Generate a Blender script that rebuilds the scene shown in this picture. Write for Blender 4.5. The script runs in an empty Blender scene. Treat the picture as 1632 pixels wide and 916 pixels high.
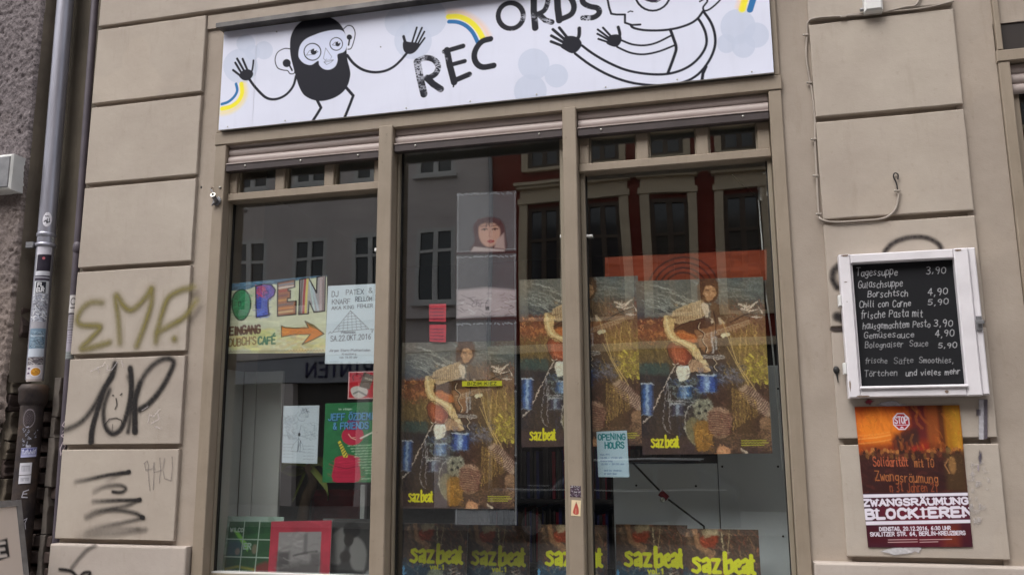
import bpy, bmesh, math, random
import numpy as np
from mathutils import Vector, Matrix
random.seed(7); RNG = np.random.default_rng(7)
scene = bpy.context.scene
COL = scene.collection

# ------------------------------------------------------------------ camera
F_PX, YAW, PITCH, ROLL = 1397.98, 0.24652, 0.182143, -0.005623
CAM_D, CAM_H = 3.7, 1.6
def cam_axes():
    cy, sy = math.cos(YAW), math.sin(YAW)
    fw = Vector((-sy*math.cos(PITCH), cy*math.cos(PITCH), math.sin(PITCH)))
    r = Vector((cy, sy, 0)); u = r.cross(fw)
    return (r*math.cos(ROLL)+u*math.sin(ROLL), -r*math.sin(ROLL)+u*math.cos(ROLL), fw)
AR, AU, AF = cam_axes()
def W(x, y, Y=0.0):
    """point of the place that stands at depth Y (metres behind the facade face) and was measured at photo position x, y"""
    d = AF*F_PX + AR*(x-816) - AU*(y-458)
    t = (CAM_D+Y)/d.y
    return Vector((d.x*t, Y, d.z*t+CAM_H))
cd = bpy.data.cameras.new('camera'); cam = bpy.data.objects.new('camera', cd); COL.objects.link(cam)
m = Matrix((AR, AU, -AF)).transposed().to_4x4(); m.translation = Vector((0, -CAM_D, CAM_H))
cam.matrix_world = m
cd.sensor_width = 36; cd.lens = F_PX/1632*36; cd.clip_start = 0.05; cd.clip_end = 500
scene.camera = cam
scene.render.resolution_x, scene.render.resolution_y = 1024, 574

# ------------------------------------------------------------------ light
SUN_EL, SUN_AZ = math.radians(52), math.radians(205)     # azimuth from +Y clockwise: behind the camera, to the left
world = bpy.data.worlds.new('World'); scene.world = world; world.use_nodes = True
wn = world.node_tree.nodes; wl = world.node_tree.links
sky = wn.new('ShaderNodeTexSky'); sky.sky_type = 'NISHITA'; sky.sun_disc = False
sky.sun_elevation = SUN_EL; sky.sun_rotation = SUN_AZ; sky.air_density = 1.0; sky.dust_density = 5.0; sky.ozone_density = 1.0
hs = wn.new('ShaderNodeHueSaturation'); hs.inputs['Saturation'].default_value = 0.22
wl.new(sky.outputs[0], hs.inputs['Color']); wl.new(hs.outputs[0], wn['Background'].inputs[0])
wn['Background'].inputs[1].default_value = 0.15
sl = bpy.data.lights.new('sun', 'SUN'); sl.energy = 0.6; sl.angle = math.radians(50); sl.color = (1.0, 0.965, 0.93)
so = bpy.data.objects.new('sun', sl); COL.objects.link(so)
sd = Vector((math.sin(SUN_AZ)*math.cos(SUN_EL), math.cos(SUN_AZ)*math.cos(SUN_EL), math.sin(SUN_EL)))
so.rotation_euler = sd.to_track_quat('Z', 'Y').to_euler(); so.location = sd*30
scene.view_settings.view_transform = 'Standard'; scene.view_settings.look = 'None'
scene.view_settings.exposure = 0.86; scene.view_settings.gamma = 1.0

# ------------------------------------------------------------------ small helpers
def s2l(c):
    c = np.asarray(c, float)/255.0
    return np.where(c <= 0.04045, c/12.92, ((c+0.055)/1.055)**2.4)
def lin(*c): return tuple(float(v) for v in s2l(c)) + (1.0,)

class NT:
    def __init__(s, name, rough=0.8, metal=0.0, spec=0.5):
        s.m = bpy.data.materials.new(name); s.m.use_nodes = True
        s.n = s.m.node_tree.nodes; s.l = s.m.node_tree.links; s.b = s.n['Principled BSDF']
        s.b.inputs['Roughness'].default_value = rough; s.b.inputs['Metallic'].default_value = metal
        s.b.inputs['Specular IOR Level'].default_value = spec
        s.tc = s.n.new('ShaderNodeTexCoord')
    def noise(s, scale, detail=4, rough=0.55, coord='Object', stretch=None):
        t = s.n.new('ShaderNodeTexNoise'); t.inputs['Scale'].default_value = scale
        t.inputs['Detail'].default_value = detail; t.inputs['Roughness'].default_value = rough
        if stretch:
            mp = s.n.new('ShaderNodeMapping'); mp.inputs['Scale'].default_value = stretch
            s.l.new(s.tc.outputs[coord], mp.inputs[0]); s.l.new(mp.outputs[0], t.inputs['Vector'])
        else: s.l.new(s.tc.outputs[coord], t.inputs['Vector'])
        return t.outputs['Fac']
    def ramp(s, fac, stops):
        r = s.n.new('ShaderNodeValToRGB'); e = r.color_ramp.elements
        while len(e) < len(stops): e.new(0.5)
        for k, (p, c) in enumerate(stops): e[k].position = p; e[k].color = c
        s.l.new(fac, r.inputs[0]); return r.outputs[0]
    def mix(s, fac, a, b, mode='MIX'):
        x = s.n.new('ShaderNodeMix'); x.data_type = 'RGBA'; x.blend_type = mode
        for sock, v in ((x.inputs[0], fac), (x.inputs[6], a), (x.inputs[7], b)):
            if hasattr(v, 'links'): s.l.new(v, sock)
            else: sock.default_value = v
        return x.outputs[2]
    def bump(s, h, strength, dist=0.01):
        b = s.n.new('ShaderNodeBump'); b.inputs['Strength'].default_value = strength; b.inputs['Distance'].default_value = dist
        s.l.new(h, b.inputs['Height'])
        if s.b.inputs['Normal'].links: s.l.new(s.b.inputs['Normal'].links[0].from_socket, b.inputs['Normal'])
        s.l.new(b.outputs[0], s.b.inputs['Normal'])
    def col(s, c):
        if hasattr(c, 'links'): s.l.new(c, s.b.inputs['Base Color'])
        else: s.b.inputs['Base Color'].default_value = c
        return s
W1 = (1, 1, 1, 1); K0 = (0, 0, 0, 1)
def mottled(name, c1, c2, scale=3, rough=0.8, metal=0, bump=0.0, bscale=80, spec=0.4, detail=5, bdist=0.004):
    t = NT(name, rough, metal, spec)
    t.col(t.ramp(t.noise(scale, detail), [(0.3, c1), (0.7, c2)]))
    if bump: t.bump(t.noise(bscale, 3), bump, bdist)
    return t.m

M = {}
def stucco(name, base, dark, bumpy=0.35):
    t = NT(name, 0.9, 0, 0.25)
    c = t.ramp(t.noise(1.7, 6, 0.6), [(0.3, dark), (0.65, base)])
    streak = t.ramp(t.noise(5.5, 6, 0.7), [(0.36, (0.86, 0.85, 0.83, 1)), (0.6, W1)])
    c = t.mix(0.35, c, streak, 'MULTIPLY')
    oi = t.n.new('ShaderNodeObjectInfo'); c = t.mix(0.5, c, t.ramp(oi.outputs['Random'], [(0.0, (0.93, 0.93, 0.94, 1)), (0.5, W1), (1.0, (0.97, 0.95, 0.92, 1))]), 'MULTIPLY')
    drips = t.ramp(t.noise(4.0, 6, 0.7, stretch=(3.2, 3.2, 0.55)), [(0.30, (0.80, 0.78, 0.74, 1)), (0.44, W1)]); c = t.mix(0.5, c, drips, 'MULTIPLY')
    patch = t.ramp(t.noise(2.2, 3, 0.4), [(0.60, W1), (0.615, (1.05, 1.04, 1.03, 1))]); c = t.mix(0.7, c, patch, 'MULTIPLY')
    spots = t.ramp(t.noise(38, 2), [(0.28, (0.75, 0.73, 0.70, 1)), (0.36, W1)])
    c = t.mix(0.25, c, spots, 'MULTIPLY')
    t.col(c); t.bump(t.noise(230, 3, 0.7), bumpy, 0.002); t.bump(t.noise(7, 4), 0.22, 0.02)
    return t.m
M['stucco'] = stucco('painted_stucco', lin(176, 166, 155), lin(164, 153, 143))
M['stucco2'] = stucco('painted_stucco_flat', lin(168, 157, 146), lin(152, 141, 131))
M['base'] = stucco('painted_stucco_base', lin(180, 171, 164), lin(166, 156, 149))
t = NT('olive_grey_frame_paint', 0.45, 0, 0.4)
c = t.ramp(t.noise(5, 6, 0.6), [(0.3, lin(134, 122, 107)), (0.7, lin(148, 135, 120))])
c = t.mix(0.55, c, t.ramp(t.noise(46, 4, 0.7), [(0.29, (0.62, 0.58, 0.54, 1)), (0.36, W1)]), 'MULTIPLY')
c = t.mix(0.4, c, t.ramp(t.noise(7, 5, 0.7, stretch=(4, 4, 0.5)), [(0.34, (0.82, 0.80, 0.77, 1)), (0.5, W1)]), 'MULTIPLY')
t.col(c); t.bump(t.noise(90, 3), 0.12, 0.002); M['frame'] = t.m
M['frame_in'] = mottled('inner_frame_paint', lin(140, 130, 115), lin(128, 119, 104), 6, 0.45, bump=0.08, bscale=120)
t = NT('shutter_slat_plastic', 0.5, 0, 0.4)
t.col(t.ramp(t.noise(6, 6, 0.6, stretch=(0.4, 1, 5)), [(0.3, lin(160, 147, 142)), (0.7, lin(178, 166, 162))])); M['slat'] = t.m
M['slat_bar'] = mottled('shutter_bottom_bar', lin(78, 70, 70), lin(66, 60, 61), 8, 0.4, 0.3)
M['rubber'] = mottled('black_gasket', lin(22, 21, 20), lin(30, 28, 27), 20, 0.7)
M['canopy'] = mottled('weathered_zinc_flashing', lin(70, 68, 68), lin(108, 105, 104), 9, 0.55, 0.3, bump=0.2, bscale=40)
M['metal'] = mottled('galvanised_steel', lin(150, 150, 152), lin(118, 118, 122), 14, 0.42, 0.6)
M['screw'] = mottled('bright_screw', lin(190, 188, 180), lin(160, 158, 150), 30, 0.35, 0.6)
t = NT('zinc_downpipe', 0.36, 0.55, 0.5)
t.col(t.ramp(t.noise(3, 6, 0.6, stretch=(5, 5, 0.6)), [(0.3, lin(132, 132, 142)), (0.7, lin(168, 168, 180))])); M['zinc'] = t.m
M['darkpipe'] = mottled('dark_painted_pipe', lin(74, 68, 76), lin(92, 84, 92), 7, 0.5, 0.1, bump=0.1)
t = NT('rusty_cast_iron', 0.6, 0.2, 0.4)
t.col(t.ramp(t.noise(9, 6, 0.65), [(0.35, lin(44, 38, 40)), (0.55, lin(66, 56, 52)), (0.75, lin(92, 72, 58))])); t.bump(t.noise(60, 4), 0.3); M['iron'] = t.m
# roughcast of the neighbouring house
t = NT('grey_roughcast', 0.95, 0, 0.15)
c = t.ramp(t.noise(85, 5, 0.75), [(0.34, lin(70, 65, 67)), (0.5, lin(118, 110, 112)), (0.7, lin(140, 132, 132))])
# the lower storey has lost its grey wash and shows brown render, with a ragged limit
sx = t.n.new('ShaderNodeSeparateXYZ'); t.l.new(t.tc.outputs['Object'], sx.inputs[0])
ad = t.n.new('ShaderNodeMath'); ad.operation = 'MULTIPLY_ADD'; t.l.new(t.noise(3.0, 6, 0.65), ad.inputs[0]); ad.inputs[1].default_value = 1.6; t.l.new(sx.outputs[2], ad.inputs[2])
warm = t.ramp(ad.outputs[0], [(0.0, W1), (1.0, K0)])
mr = t.n.new('ShaderNodeMapRange'); t.l.new(ad.outputs[0], mr.inputs[0]); mr.inputs[1].default_value = 3.25; mr.inputs[2].default_value = 4.1; mr.inputs[3].default_value = 1.0; mr.inputs[4].default_value = 0.0
c = t.mix(mr.outputs[0], c, t.mix(0.4, c, lin(136, 120, 104), 'MIX'))
t.col(c); t.bump(t.noise(95, 4, 0.7), 0.8, 0.008); M['rough'] = t.m
M['plaster_old'] = mottled('old_olive_plaster', lin(98, 90, 80), lin(122, 112, 98), 4, 0.95, bump=0.5, bscale=45, detail=8)
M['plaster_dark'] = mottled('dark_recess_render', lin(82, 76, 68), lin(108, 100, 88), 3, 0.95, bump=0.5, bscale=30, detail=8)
M['brick'] = mottled('sooty_brick', lin(66, 56, 54), lin(96, 82, 76), 12, 0.95, bump=0.6, bscale=70, detail=8)
M['mortar'] = mottled('crumbling_mortar', lin(104, 97, 92), lin(130, 122, 114), 10, 0.95, bump=0.6, bscale=70)
M['white_paint'] = mottled('chipped_white_gloss_paint', lin(226, 222, 226), lin(206, 202, 206), 6, 0.38, bump=0.12, bscale=30)
M['bare_wood'] = mottled('bare_weathered_wood', lin(104, 86, 74), lin(134, 116, 102), 30, 0.85)
M['cable'] = mottled('painted_cable', lin(160, 150, 140), lin(146, 136, 127), 9, 0.5)
M['white_plastic'] = mottled('white_plastic', lin(226, 226, 224), lin(206, 206, 204), 9, 0.4)
M['black'] = mottled('black_plastic', lin(28, 27, 28), lin(38, 37, 38), 9, 0.5)
# interior
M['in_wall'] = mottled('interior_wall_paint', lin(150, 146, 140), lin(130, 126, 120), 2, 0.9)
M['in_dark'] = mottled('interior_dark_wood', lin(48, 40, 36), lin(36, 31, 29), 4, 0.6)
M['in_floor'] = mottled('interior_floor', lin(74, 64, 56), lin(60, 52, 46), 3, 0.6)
M['in_panel'] = mottled('grey_display_board', lin(218, 222, 224), lin(208, 212, 216), 2, 0.7)
M['in_panel2'] = mottled('grey_side_board', lin(206, 206, 202), lin(192, 192, 188), 2, 0.75)
M['leaf_dry'] = mottled('dry_palm_leaf', lin(140, 150, 70), lin(110, 118, 60), 10, 0.7)
M['bark'] = mottled('brown_stem', lin(120, 98, 76), lin(88, 72, 58), 12, 0.8, bump=0.4)
M['redcloth'] = mottled('dark_red_upholstery', lin(126, 26, 34), lin(98, 18, 26), 12, 0.9)
# street
t = NT('asphalt', 0.9, 0, 0.3); t.col(t.ramp(t.noise(30, 8), [(0.3, (0.04, 0.04, 0.042, 1)), (0.7, (0.075, 0.074, 0.072, 1))])); t.bump(t.noise(200, 2), 0.5); M['asphalt'] = t.m
t = NT('paving_slabs', 0.85, 0, 0.3)
br = t.n.new('ShaderNodeTexBrick'); br.inputs['Scale'].default_value = 1.6
br.inputs['Color1'].default_value = (0.26, 0.25, 0.235, 1); br.inputs['Color2'].default_value = (0.2, 0.19, 0.18, 1); br.inputs['Mortar'].default_value = (0.08, 0.075, 0.07, 1)
t.l.new(t.tc.outputs['Object'], br.inputs['Vector']); t.col(t.mix(0.4, br.outputs[0], t.ramp(t.noise(3, 6), [(0.3, (0.6, 0.6, 0.6, 1)), (0.7, W1)]), 'MULTIPLY')); M['paving'] = t.m
M['kerb'] = mottled('granite_kerb', (0.3, 0.29, 0.28, 1), (0.22, 0.21, 0.2, 1), 20, 0.8)
M['op_grey'] = mottled('grey_render', lin(222, 211, 206), lin(206, 196, 192), 0.8, 0.9)
M['op_red'] = mottled('oxide_red_render', lin(134, 56, 44), lin(118, 48, 38), 0.8, 0.9)
M['op_cream'] = mottled('cream_stone_trim', lin(218, 200, 172), lin(200, 182, 156), 1.2, 0.85)
M['op_shop'] = mottled('dark_shopfront', lin(92, 86, 84), lin(70, 66, 64), 1.5, 0.6)
M['op_white'] = mottled('white_window_frame', lin(220, 218, 214), lin(206, 204, 200), 3, 0.5)
M['op_brown'] = mottled('brown_window_frame', lin(92, 76, 62), lin(78, 64, 54), 3, 0.5)
M['op_glass'] = mottled('dark_window_glass', lin(34, 38, 42), lin(24, 27, 30), 0.6, 0.08, spec=0.8)
M['op_sign'] = mottled('pale_shop_fascia', lin(170, 172, 178), lin(156, 158, 166), 1, 0.6)
M['op_ink'] = mottled('navy_letters', lin(36, 34, 78), lin(44, 42, 88), 3, 0.5)
M['car'] = mottled('dark_car_paint', lin(38, 42, 50), lin(34, 38, 45), 1, 0.18, 0.3, spec=0.6)

# print: colour comes from the ink painted on the sheet (mesh colours), gloss and creases from nodes
def print_mat(name, rough=0.5, spec=0.4, bump=0.0, bscale=8, alpha=False, coat=0.0):
    t = NT(name, rough, 0, spec)
    a = t.n.new('ShaderNodeAttribute'); a.attribute_name = 'ink'
    t.l.new(a.outputs['Color'], t.b.inputs['Base Color'])
    if alpha: t.l.new(a.outputs['Alpha'], t.b.inputs['Alpha'])
    if bump: t.bump(t.noise(bscale, 3), bump, 0.01)
    if coat: t.b.inputs['Coat Weight'].default_value = coat; t.b.inputs['Coat Roughness'].default_value = 0.12
    return t.m
M['p_paper'] = print_mat('printed_paper', 0.62, 0.3, 0.25, 7)
M['p_gloss'] = print_mat('glossy_printed_sheet', 0.38, 0.4, 0.3, 6)
M['p_sign'] = print_mat('printed_sign_film', 0.5, 0.12, 0.05, 3)
M['p_chalk'] = print_mat('chalkboard_face', 0.75, 0.3, 0.1, 40)
M['p_spray'] = print_mat('spray_paint', 0.75, 0.25, alpha=True)
M['p_pasted'] = print_mat('pasted_poster', 0.5, 0.3, 0.5, 9)
M['p_sticker'] = print_mat('sticker_print', 0.5, 0.3, 0.3, 30, alpha=True)
M['p_film'] = print_mat('clear_pocket_film', 0.25, 0.5, 0.7, 14, alpha=True)

# shop glass: two reflecting faces, clear between
def glass_mat(name, f0=0.13, wob=0.02, tint=(0.96, 0.98, 0.975, 1)):
    m = bpy.data.materials.new(name); m.use_nodes = True; n = m.node_tree.nodes; l = m.node_tree.links
    n.remove(n['Principled BSDF']); out = n['Material Output']
    geo = n.new('ShaderNodeNewGeometry'); dot = n.new('ShaderNodeVectorMath'); dot.operation = 'DOT_PRODUCT'
    l.new(geo.outputs['Normal'], dot.inputs[0]); l.new(geo.outputs['Incoming'], dot.inputs[1])
    def mt(op, a, b=None):
        x = n.new('ShaderNodeMath'); x.operation = op; x.use_clamp = False
        for k, v in enumerate((a, b)):
            if v is None: continue
            if hasattr(v, 'links'): l.new(v, x.inputs[k])
            else: x.inputs[k].default_value = v
        return x.outputs[0]
    c = mt('SUBTRACT', 1.0, mt('ABSOLUTE', dot.outputs['Value'])); fac = mt('ADD', mt('MULTIPLY', mt('POWER', c, 5.0), 1-f0), f0)
    tr = n.new('ShaderNodeBsdfTransparent'); tr.inputs[0].default_value = tint
    gl = n.new('ShaderNodeBsdfGlossy'); gl.inputs['Roughness'].default_value = 0.0; gl.inputs[0].default_value = W1
    tc = n.new('ShaderNodeTexCoord'); nz = n.new('ShaderNodeTexNoise'); nz.inputs['Scale'].default_value = 1.6; nz.inputs['Detail'].default_value = 1
    l.new(tc.outputs['Object'], nz.inputs['Vector'])
    bp = n.new('ShaderNodeBump'); bp.inputs['Strength'].default_value = wob; bp.inputs['Distance'].default_value = 0.05
    l.new(nz.outputs['Fac'], bp.inputs['Height']); l.new(bp.outputs[0], gl.inputs['Normal'])
    mx = n.new('ShaderNodeMixShader'); l.new(fac, mx.inputs[0]); l.new(tr.outputs[0], mx.inputs[1]); l.new(gl.outputs[0], mx.inputs[2])
    l.new(mx.outputs[0], out.inputs[0]); return m
M['glass'] = glass_mat('shop_window_glass')

# ------------------------------------------------------------------ mesh helpers
class MB:
    def __init__(s): s.v = []; s.f = []; s.sm = []
    def add(s, vs, fs, smooth=False):
        o = len(s.v); s.v += [tuple(p) for p in vs]; s.f += [tuple(i+o for i in f) for f in fs]; s.sm += [smooth]*len(fs); return s
    def box(s, x0, x1, y0, y1, z0, z1):
        x0, x1 = sorted((x0, x1)); y0, y1 = sorted((y0, y1)); z0, z1 = sorted((z0, z1))
        return s.add([(x, y, z) for z in (z0, z1) for y in (y0, y1) for x in (x0, x1)],
                     [(0, 2, 3, 1), (4, 5, 7, 6), (0, 1, 5, 4), (2, 6, 7, 3), (0, 4, 6, 2), (1, 3, 7, 5)])
    def cbox(s, x0, x1, y0, y1, z0, z1, c=0.003):
        """box whose front edges (towards -Y) are chamfered"""
        return s.add([(x0, y0+c, z0), (x1, y0+c, z0), (x1, y0+c, z1), (x0, y0+c, z1),
                      (x0+c, y0, z0+c), (x1-c, y0, z0+c), (x1-c, y0, z1-c), (x0+c, y0, z1-c),
                      (x0, y1, z0), (x1, y1, z0), (x1, y1, z1), (x0, y1, z1)],
                     [(4, 5, 6, 7), (0, 1, 5, 4), (1, 2, 6, 5), (2, 3, 7, 6), (3, 0, 4, 7),
                      (0, 8, 9, 1), (1, 9, 10, 2), (2, 10, 11, 3), (3, 11, 8, 0), (8, 11, 10, 9)])
    def tube(s, pts, r, n=12, caps=True, smooth=True):
        pts = [Vector(p) for p in pts]; rs = r if hasattr(r, '__len__') else [r]*len(pts)
        rings = []; up = None
        for i, p in enumerate(pts):
            d = (pts[min(i+1, len(pts)-1)] - pts[max(i-1, 0)]).normalized()
            if up is None: up = Vector((1, 0, 0)) if abs(d.x) < 0.8 else Vector((0, 1, 0))
            a = (up - d*up.dot(d)).normalized(); b = d.cross(a); up = a
            rings.append([p + (a*math.cos(2*math.pi*k/n) + b*math.sin(2*math.pi*k/n))*rs[i] for k in range(n)])
        vs = [v for rg in rings for v in rg]; fs = []
        for i in range(len(pts)-1):
            for k in range(n):
                k2 = (k+1) % n; fs.append((i*n+k, i*n+k2, (i+1)*n+k2, (i+1)*n+k))
        s.add(vs, fs, smooth)
        if caps:
            s.add(rings[0], [tuple(reversed(range(n)))]); s.add(rings[-1], [tuple(range(n))])
        return s
    def ball(s, c, rx, ry=None, rz=None, n=14):
        ry = ry or rx; rz = rz or rx; vs = []; fs = []; h = n//2
        for i in range(h+1):
            a = math.pi*i/h
            for k in range(n):
                b = 2*math.pi*k/n; vs.append((c[0]+rx*math.sin(a)*math.cos(b), c[1]+ry*math.sin(a)*math.sin(b), c[2]+rz*math.cos(a)))
        for i in range(h):
            for k in range(n):
                k2 = (k+1) % n; fs.append((i*n+k, (i+1)*n+k, (i+1)*n+k2, i*n+k2))
        return s.add(vs, fs, True)
    def sweep(s, prof, x0, x1, smooth=True, closed=True):
        """profile of (y, z) points swept along X"""
        n = len(prof); vs = [(x0, y, z) for y, z in prof] + [(x1, y, z) for y, z in prof]
        fs = [(i, (i+1) % n, (i+1) % n + n, i+n) for i in range(n if closed else n-1)]
        s.add(vs, fs, smooth)
        if closed: s.add(vs[:n], [tuple(reversed(range(n)))]); s.add(vs[n:], [tuple(range(n))])
        return s
    def mesh(s, name):
        me = bpy.data.meshes.new(name); me.from_pydata(s.v, [], s.f); me.update()
        me.polygons.foreach_set('use_smooth', s.sm)
        bm = bmesh.new(); bm.from_mesh(me); bmesh.ops.recalc_face_normals(bm, faces=bm.faces); bm.to_mesh(me); bm.free()
        return me
    def build(s, name, mat, parent=None, **kw): return link(name, s.mesh(name), mat, parent, **kw)
def link(name, me, mat=None, parent=None, **kw):
    o = bpy.data.objects.new(name, me); COL.objects.link(o)
    if mat and not me.materials: me.materials.append(M[mat] if isinstance(mat, str) else mat)
    if parent: o.parent = parent
    for k, v in kw.items(): o[k] = v
    return o
def thing(name, label, cat, loc=(0, 0, 0), group=None):
    o = bpy.data.objects.new(name, None); COL.objects.link(o); o.empty_display_size = 0.1; o.location = loc
    o['label'] = label; o['category'] = cat
    if group: o['group'] = group
    return o
def tag(o, label, cat, group=None):
    o['label'] = label; o['category'] = cat
    if group: o['group'] = group
    return o
def rel(parent, o):
    """keep a part where it was built though its thing's Empty stands elsewhere"""
    o.parent = parent; o.matrix_parent_inverse = Matrix.Translation(-parent.location); return o
def smooth_pts(pts, n=6, closed=False):
    pts = [tuple(p) for p in pts]; out = []; N = len(pts)
    if N < 3: return pts
    for i in range(N if closed else N-1):
        g = lambda k: np.array(pts[k % N] if closed else pts[max(0, min(N-1, k))], float)
        p0, p1, p2, p3 = g(i-1), g(i), g(i+1), g(i+2)
        for k in range(n):
            t = k/n; out.append(tuple(0.5*((2*p1)+(-p0+p2)*t+(2*p0-5*p1+4*p2-p3)*t*t+(-p0+3*p1-3*p2+p3)*t**3)))
    if not closed: out.append(pts[-1])
    return out
# ------------------------------------------------------------------ stroke alphabet (x 0..4, baseline 0, capitals 6 high, small letters 4)
GL = {
'A': '0,0 2,6 4,0;.8,2.2 3.2,2.2', 'B': '0,0 0,6 2.4,6 3.4,5.3 3.4,4 2.4,3.2 0,3.2;2.4,3.2 3.8,2.4 3.8,.8 2.6,0 0,0',
'C': '3.9,5 2.9,6 1.4,6 .2,4.6 .2,1.4 1.4,0 2.9,0 3.9,1', 'D': '0,0 0,6 2,6 3.8,4.6 3.8,1.4 2,0 0,0', 'E': '3.6,6 0,6 0,0 3.7,0;0,3.1 3,3.1',
'F': '3.6,6 0,6 0,0;0,3.1 3,3.1', 'G': '3.8,5 2.9,6 1.4,6 .2,4.6 .2,1.4 1.4,0 2.9,0 3.9,1 3.9,2.8 2.4,2.8', 'H': '0,0 0,6;4,0 4,6;0,3.1 4,3.1',
'I': '2,0 2,6', 'J': '3.4,6 3.4,1.3 2.4,0 1,0 .1,1.2', 'K': '0,0 0,6;3.8,6 0,2.6;1.3,3.7 4,0', 'L': '0,6 0,0 3.5,0', 'M': '0,0 .2,6 2,2 3.8,6 4,0',
'N': '0,0 0,6 4,0 4,6', 'O': '2,6 .5,5.2 0,3 .5,.8 2,0 3.5,.8 4,3 3.5,5.2 2,6', 'P': '0,0 0,6 2.6,6 3.8,5.2 3.8,3.8 2.6,2.9 0,2.9',
'Q': '2,6 .5,5.2 0,3 .5,.8 2,0 3.5,.8 4,3 3.5,5.2 2,6;2.4,1.6 4,-.4', 'R': '0,0 0,6 2.5,6 3.7,5.2 3.7,3.9 2.5,3 0,3;1.8,3 4,0',
'S': '3.8,5 2.8,6 1.2,6 .2,5 .3,3.9 1.3,3.2 2.8,2.8 3.8,2 3.8,1 2.8,0 1.1,0 .1,1', 'T': '0,6 4,6;2,6 2,0', 'U': '0,6 0,1.4 1.1,0 2.9,0 4,1.4 4,6',
'V': '0,6 2,0 4,6', 'W': '-.2,6 .9,0 2,4.4 3.1,0 4.2,6', 'X': '0,0 4,6;0,6 4,0', 'Y': '0,6 2,3 4,6;2,3 2,0', 'Z': '0,6 4,6 0,0 4,0',
'a': '3.2,3.6 2,4 .8,3.6 .2,2 .8,.4 2,0 3.2,.8;3.4,4 3.3,.8 3.9,0', 'b': '0,6 .1,0;.1,.6 1.4,0 3,.6 3.4,2 3,3.4 1.6,4 .2,3', 'c': '3.2,3.4 2.2,4 .9,3.6 .2,2 .9,.4 2.2,0 3.3,.7',
'd': '3.3,6 3.4,0;3.3,3.2 2,4 .7,3.4 .2,2 .7,.5 2,0 3.3,.9', 'e': '.3,2 3.4,2.4 2.9,3.6 1.8,4 .7,3.3 .2,1.8 .8,.4 2,0 3.4,.7', 'f': '3,5.6 2.2,6 1.5,5.2 1.4,-.6;.3,3.6 2.8,3.7',
'g': '3.2,3.4 1.9,4 .6,3.3 .3,2 .9,.8 2,.5 3.2,1.2;3.4,4 3.3,-1 2.2,-2 .6,-1.6', 'h': '0,6 0,0;0,2.6 1.3,3.9 2.6,3.7 3.1,2.6 3.1,0', 'i': '1.6,4 1.6,.6 2.2,0;1.6,5.3 1.7,5.5', 'j': '2,4 2,-1.2 1,-2;2,5.3 2.1,5.5',
'k': '0,6 0,0;2.8,4 0,1.6;1.1,2.3 3.1,0', 'l': '1.6,6 1.6,.7 2.3,0', 'm': '0,4 0,0;0,2.8 1,4 2,3.6 2,0;2,2.8 3,4 4,3.5 4,0', 'n': '0,4 .1,0;.1,2.6 1.4,4 2.8,3.6 3.1,2.4 3.1,0',
'o': '1.8,4 .6,3.3 .2,2 .7,.5 1.8,0 3,.6 3.4,2 2.9,3.4 1.8,4', 'p': '0,4 0,-2;0,3 1.5,4 3,3.4 3.4,2 2.9,.6 1.5,0 0,.9', 'r': '0,4 .1,0;.1,2.4 1.2,3.8 2.6,3.8', 's': '3,3.5 1.8,4 .6,3.4 .8,2.4 2.6,1.6 2.8,.6 1.6,0 .2,.5',
't': '1.4,5.6 1.4,.7 2.4,0 3,.3;.2,3.8 2.8,3.9', 'u': '0,4 .1,.9 1.2,0 2.4,.3 3,1.4;3.1,4 3.2,.6 3.8,0', 'v': '0,4 1.6,0 3.3,4', 'w': '0,4 1,0 2,3 3,0 4,4', 'x': '0,4 3,0;0,0 3,4', 'y': '0,4 1.6,.6;3.3,4 1,-2', 'z': '0,4 3,4 0,0 3.2,0',
'0': '2,6 .5,5 .1,3 .5,1 2,0 3.5,1 3.8,3 3.5,5 2,6', '1': '1,4.8 2.3,6 2.3,0', '2': '.3,4.8 1.2,6 2.8,6 3.6,5 3.4,3.6 .2,0 3.9,0', '3': '.4,5.5 2,6 3.4,5.2 3,3.8 1.6,3.2;1.6,3.2 3.4,2.4 3.6,1.1 2.2,0 .3,.5',
'4': '2.6,0 2.8,6;2.6,6 .2,2 4,2', '5': '3.5,6 .8,6 .5,3.3 2.2,3.7 3.6,2.6 3.5,1 2,0 .3,.5', '6': '3.2,5.8 1.2,4.8 .3,2.4 .7,.6 2,0 3.4,.8 3.4,2.4 2,3.3 .5,2.4', '7': '.2,6 3.8,6 1.6,0', '8': '2,3.2 .6,4.4 2,6 3.4,4.4 2,3.2 .3,1.6 2,0 3.7,1.6 2,3.2',
'9': '3.4,4 2,2.8 .5,3.8 .8,5.4 2.2,6 3.4,5 3.5,3 2.4,0', '.': '1.6,0 1.8,.3', ',': '1.8,.4 1.2,-1.1', ':': '1.7,.6 1.8,.9;1.7,3.2 1.8,3.5', '-': '.6,2.6 3.2,2.6', "'": '2,6 1.8,4.8', '&': '3.8,0 .8,4.6 1.2,6 2.4,6 2.8,4.8 .3,1.8 .5,.5 1.6,0 2.8,.4 3.8,2.2', ' ': '',
}
for a, b, dots in (('Ä', 'A', '1,7 1.1,7.3;2.9,7 3,7.3'), ('Ö', 'O', '1,7 1.1,7.3;2.9,7 3,7.3'), ('ä', 'a', '1,5.2 1.1,5.4;2.6,5.2 2.7,5.4'), ('ö', 'o', '1,5.2 1.1,5.4;2.6,5.2 2.7,5.4'), ('ü', 'u', '.8,5.2 .9,5.4;2.4,5.2 2.5,5.4'), ('É', 'E', '1.6,7 2.8,8')):
    GL[a] = GL[b] + ';' + dots
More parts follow.
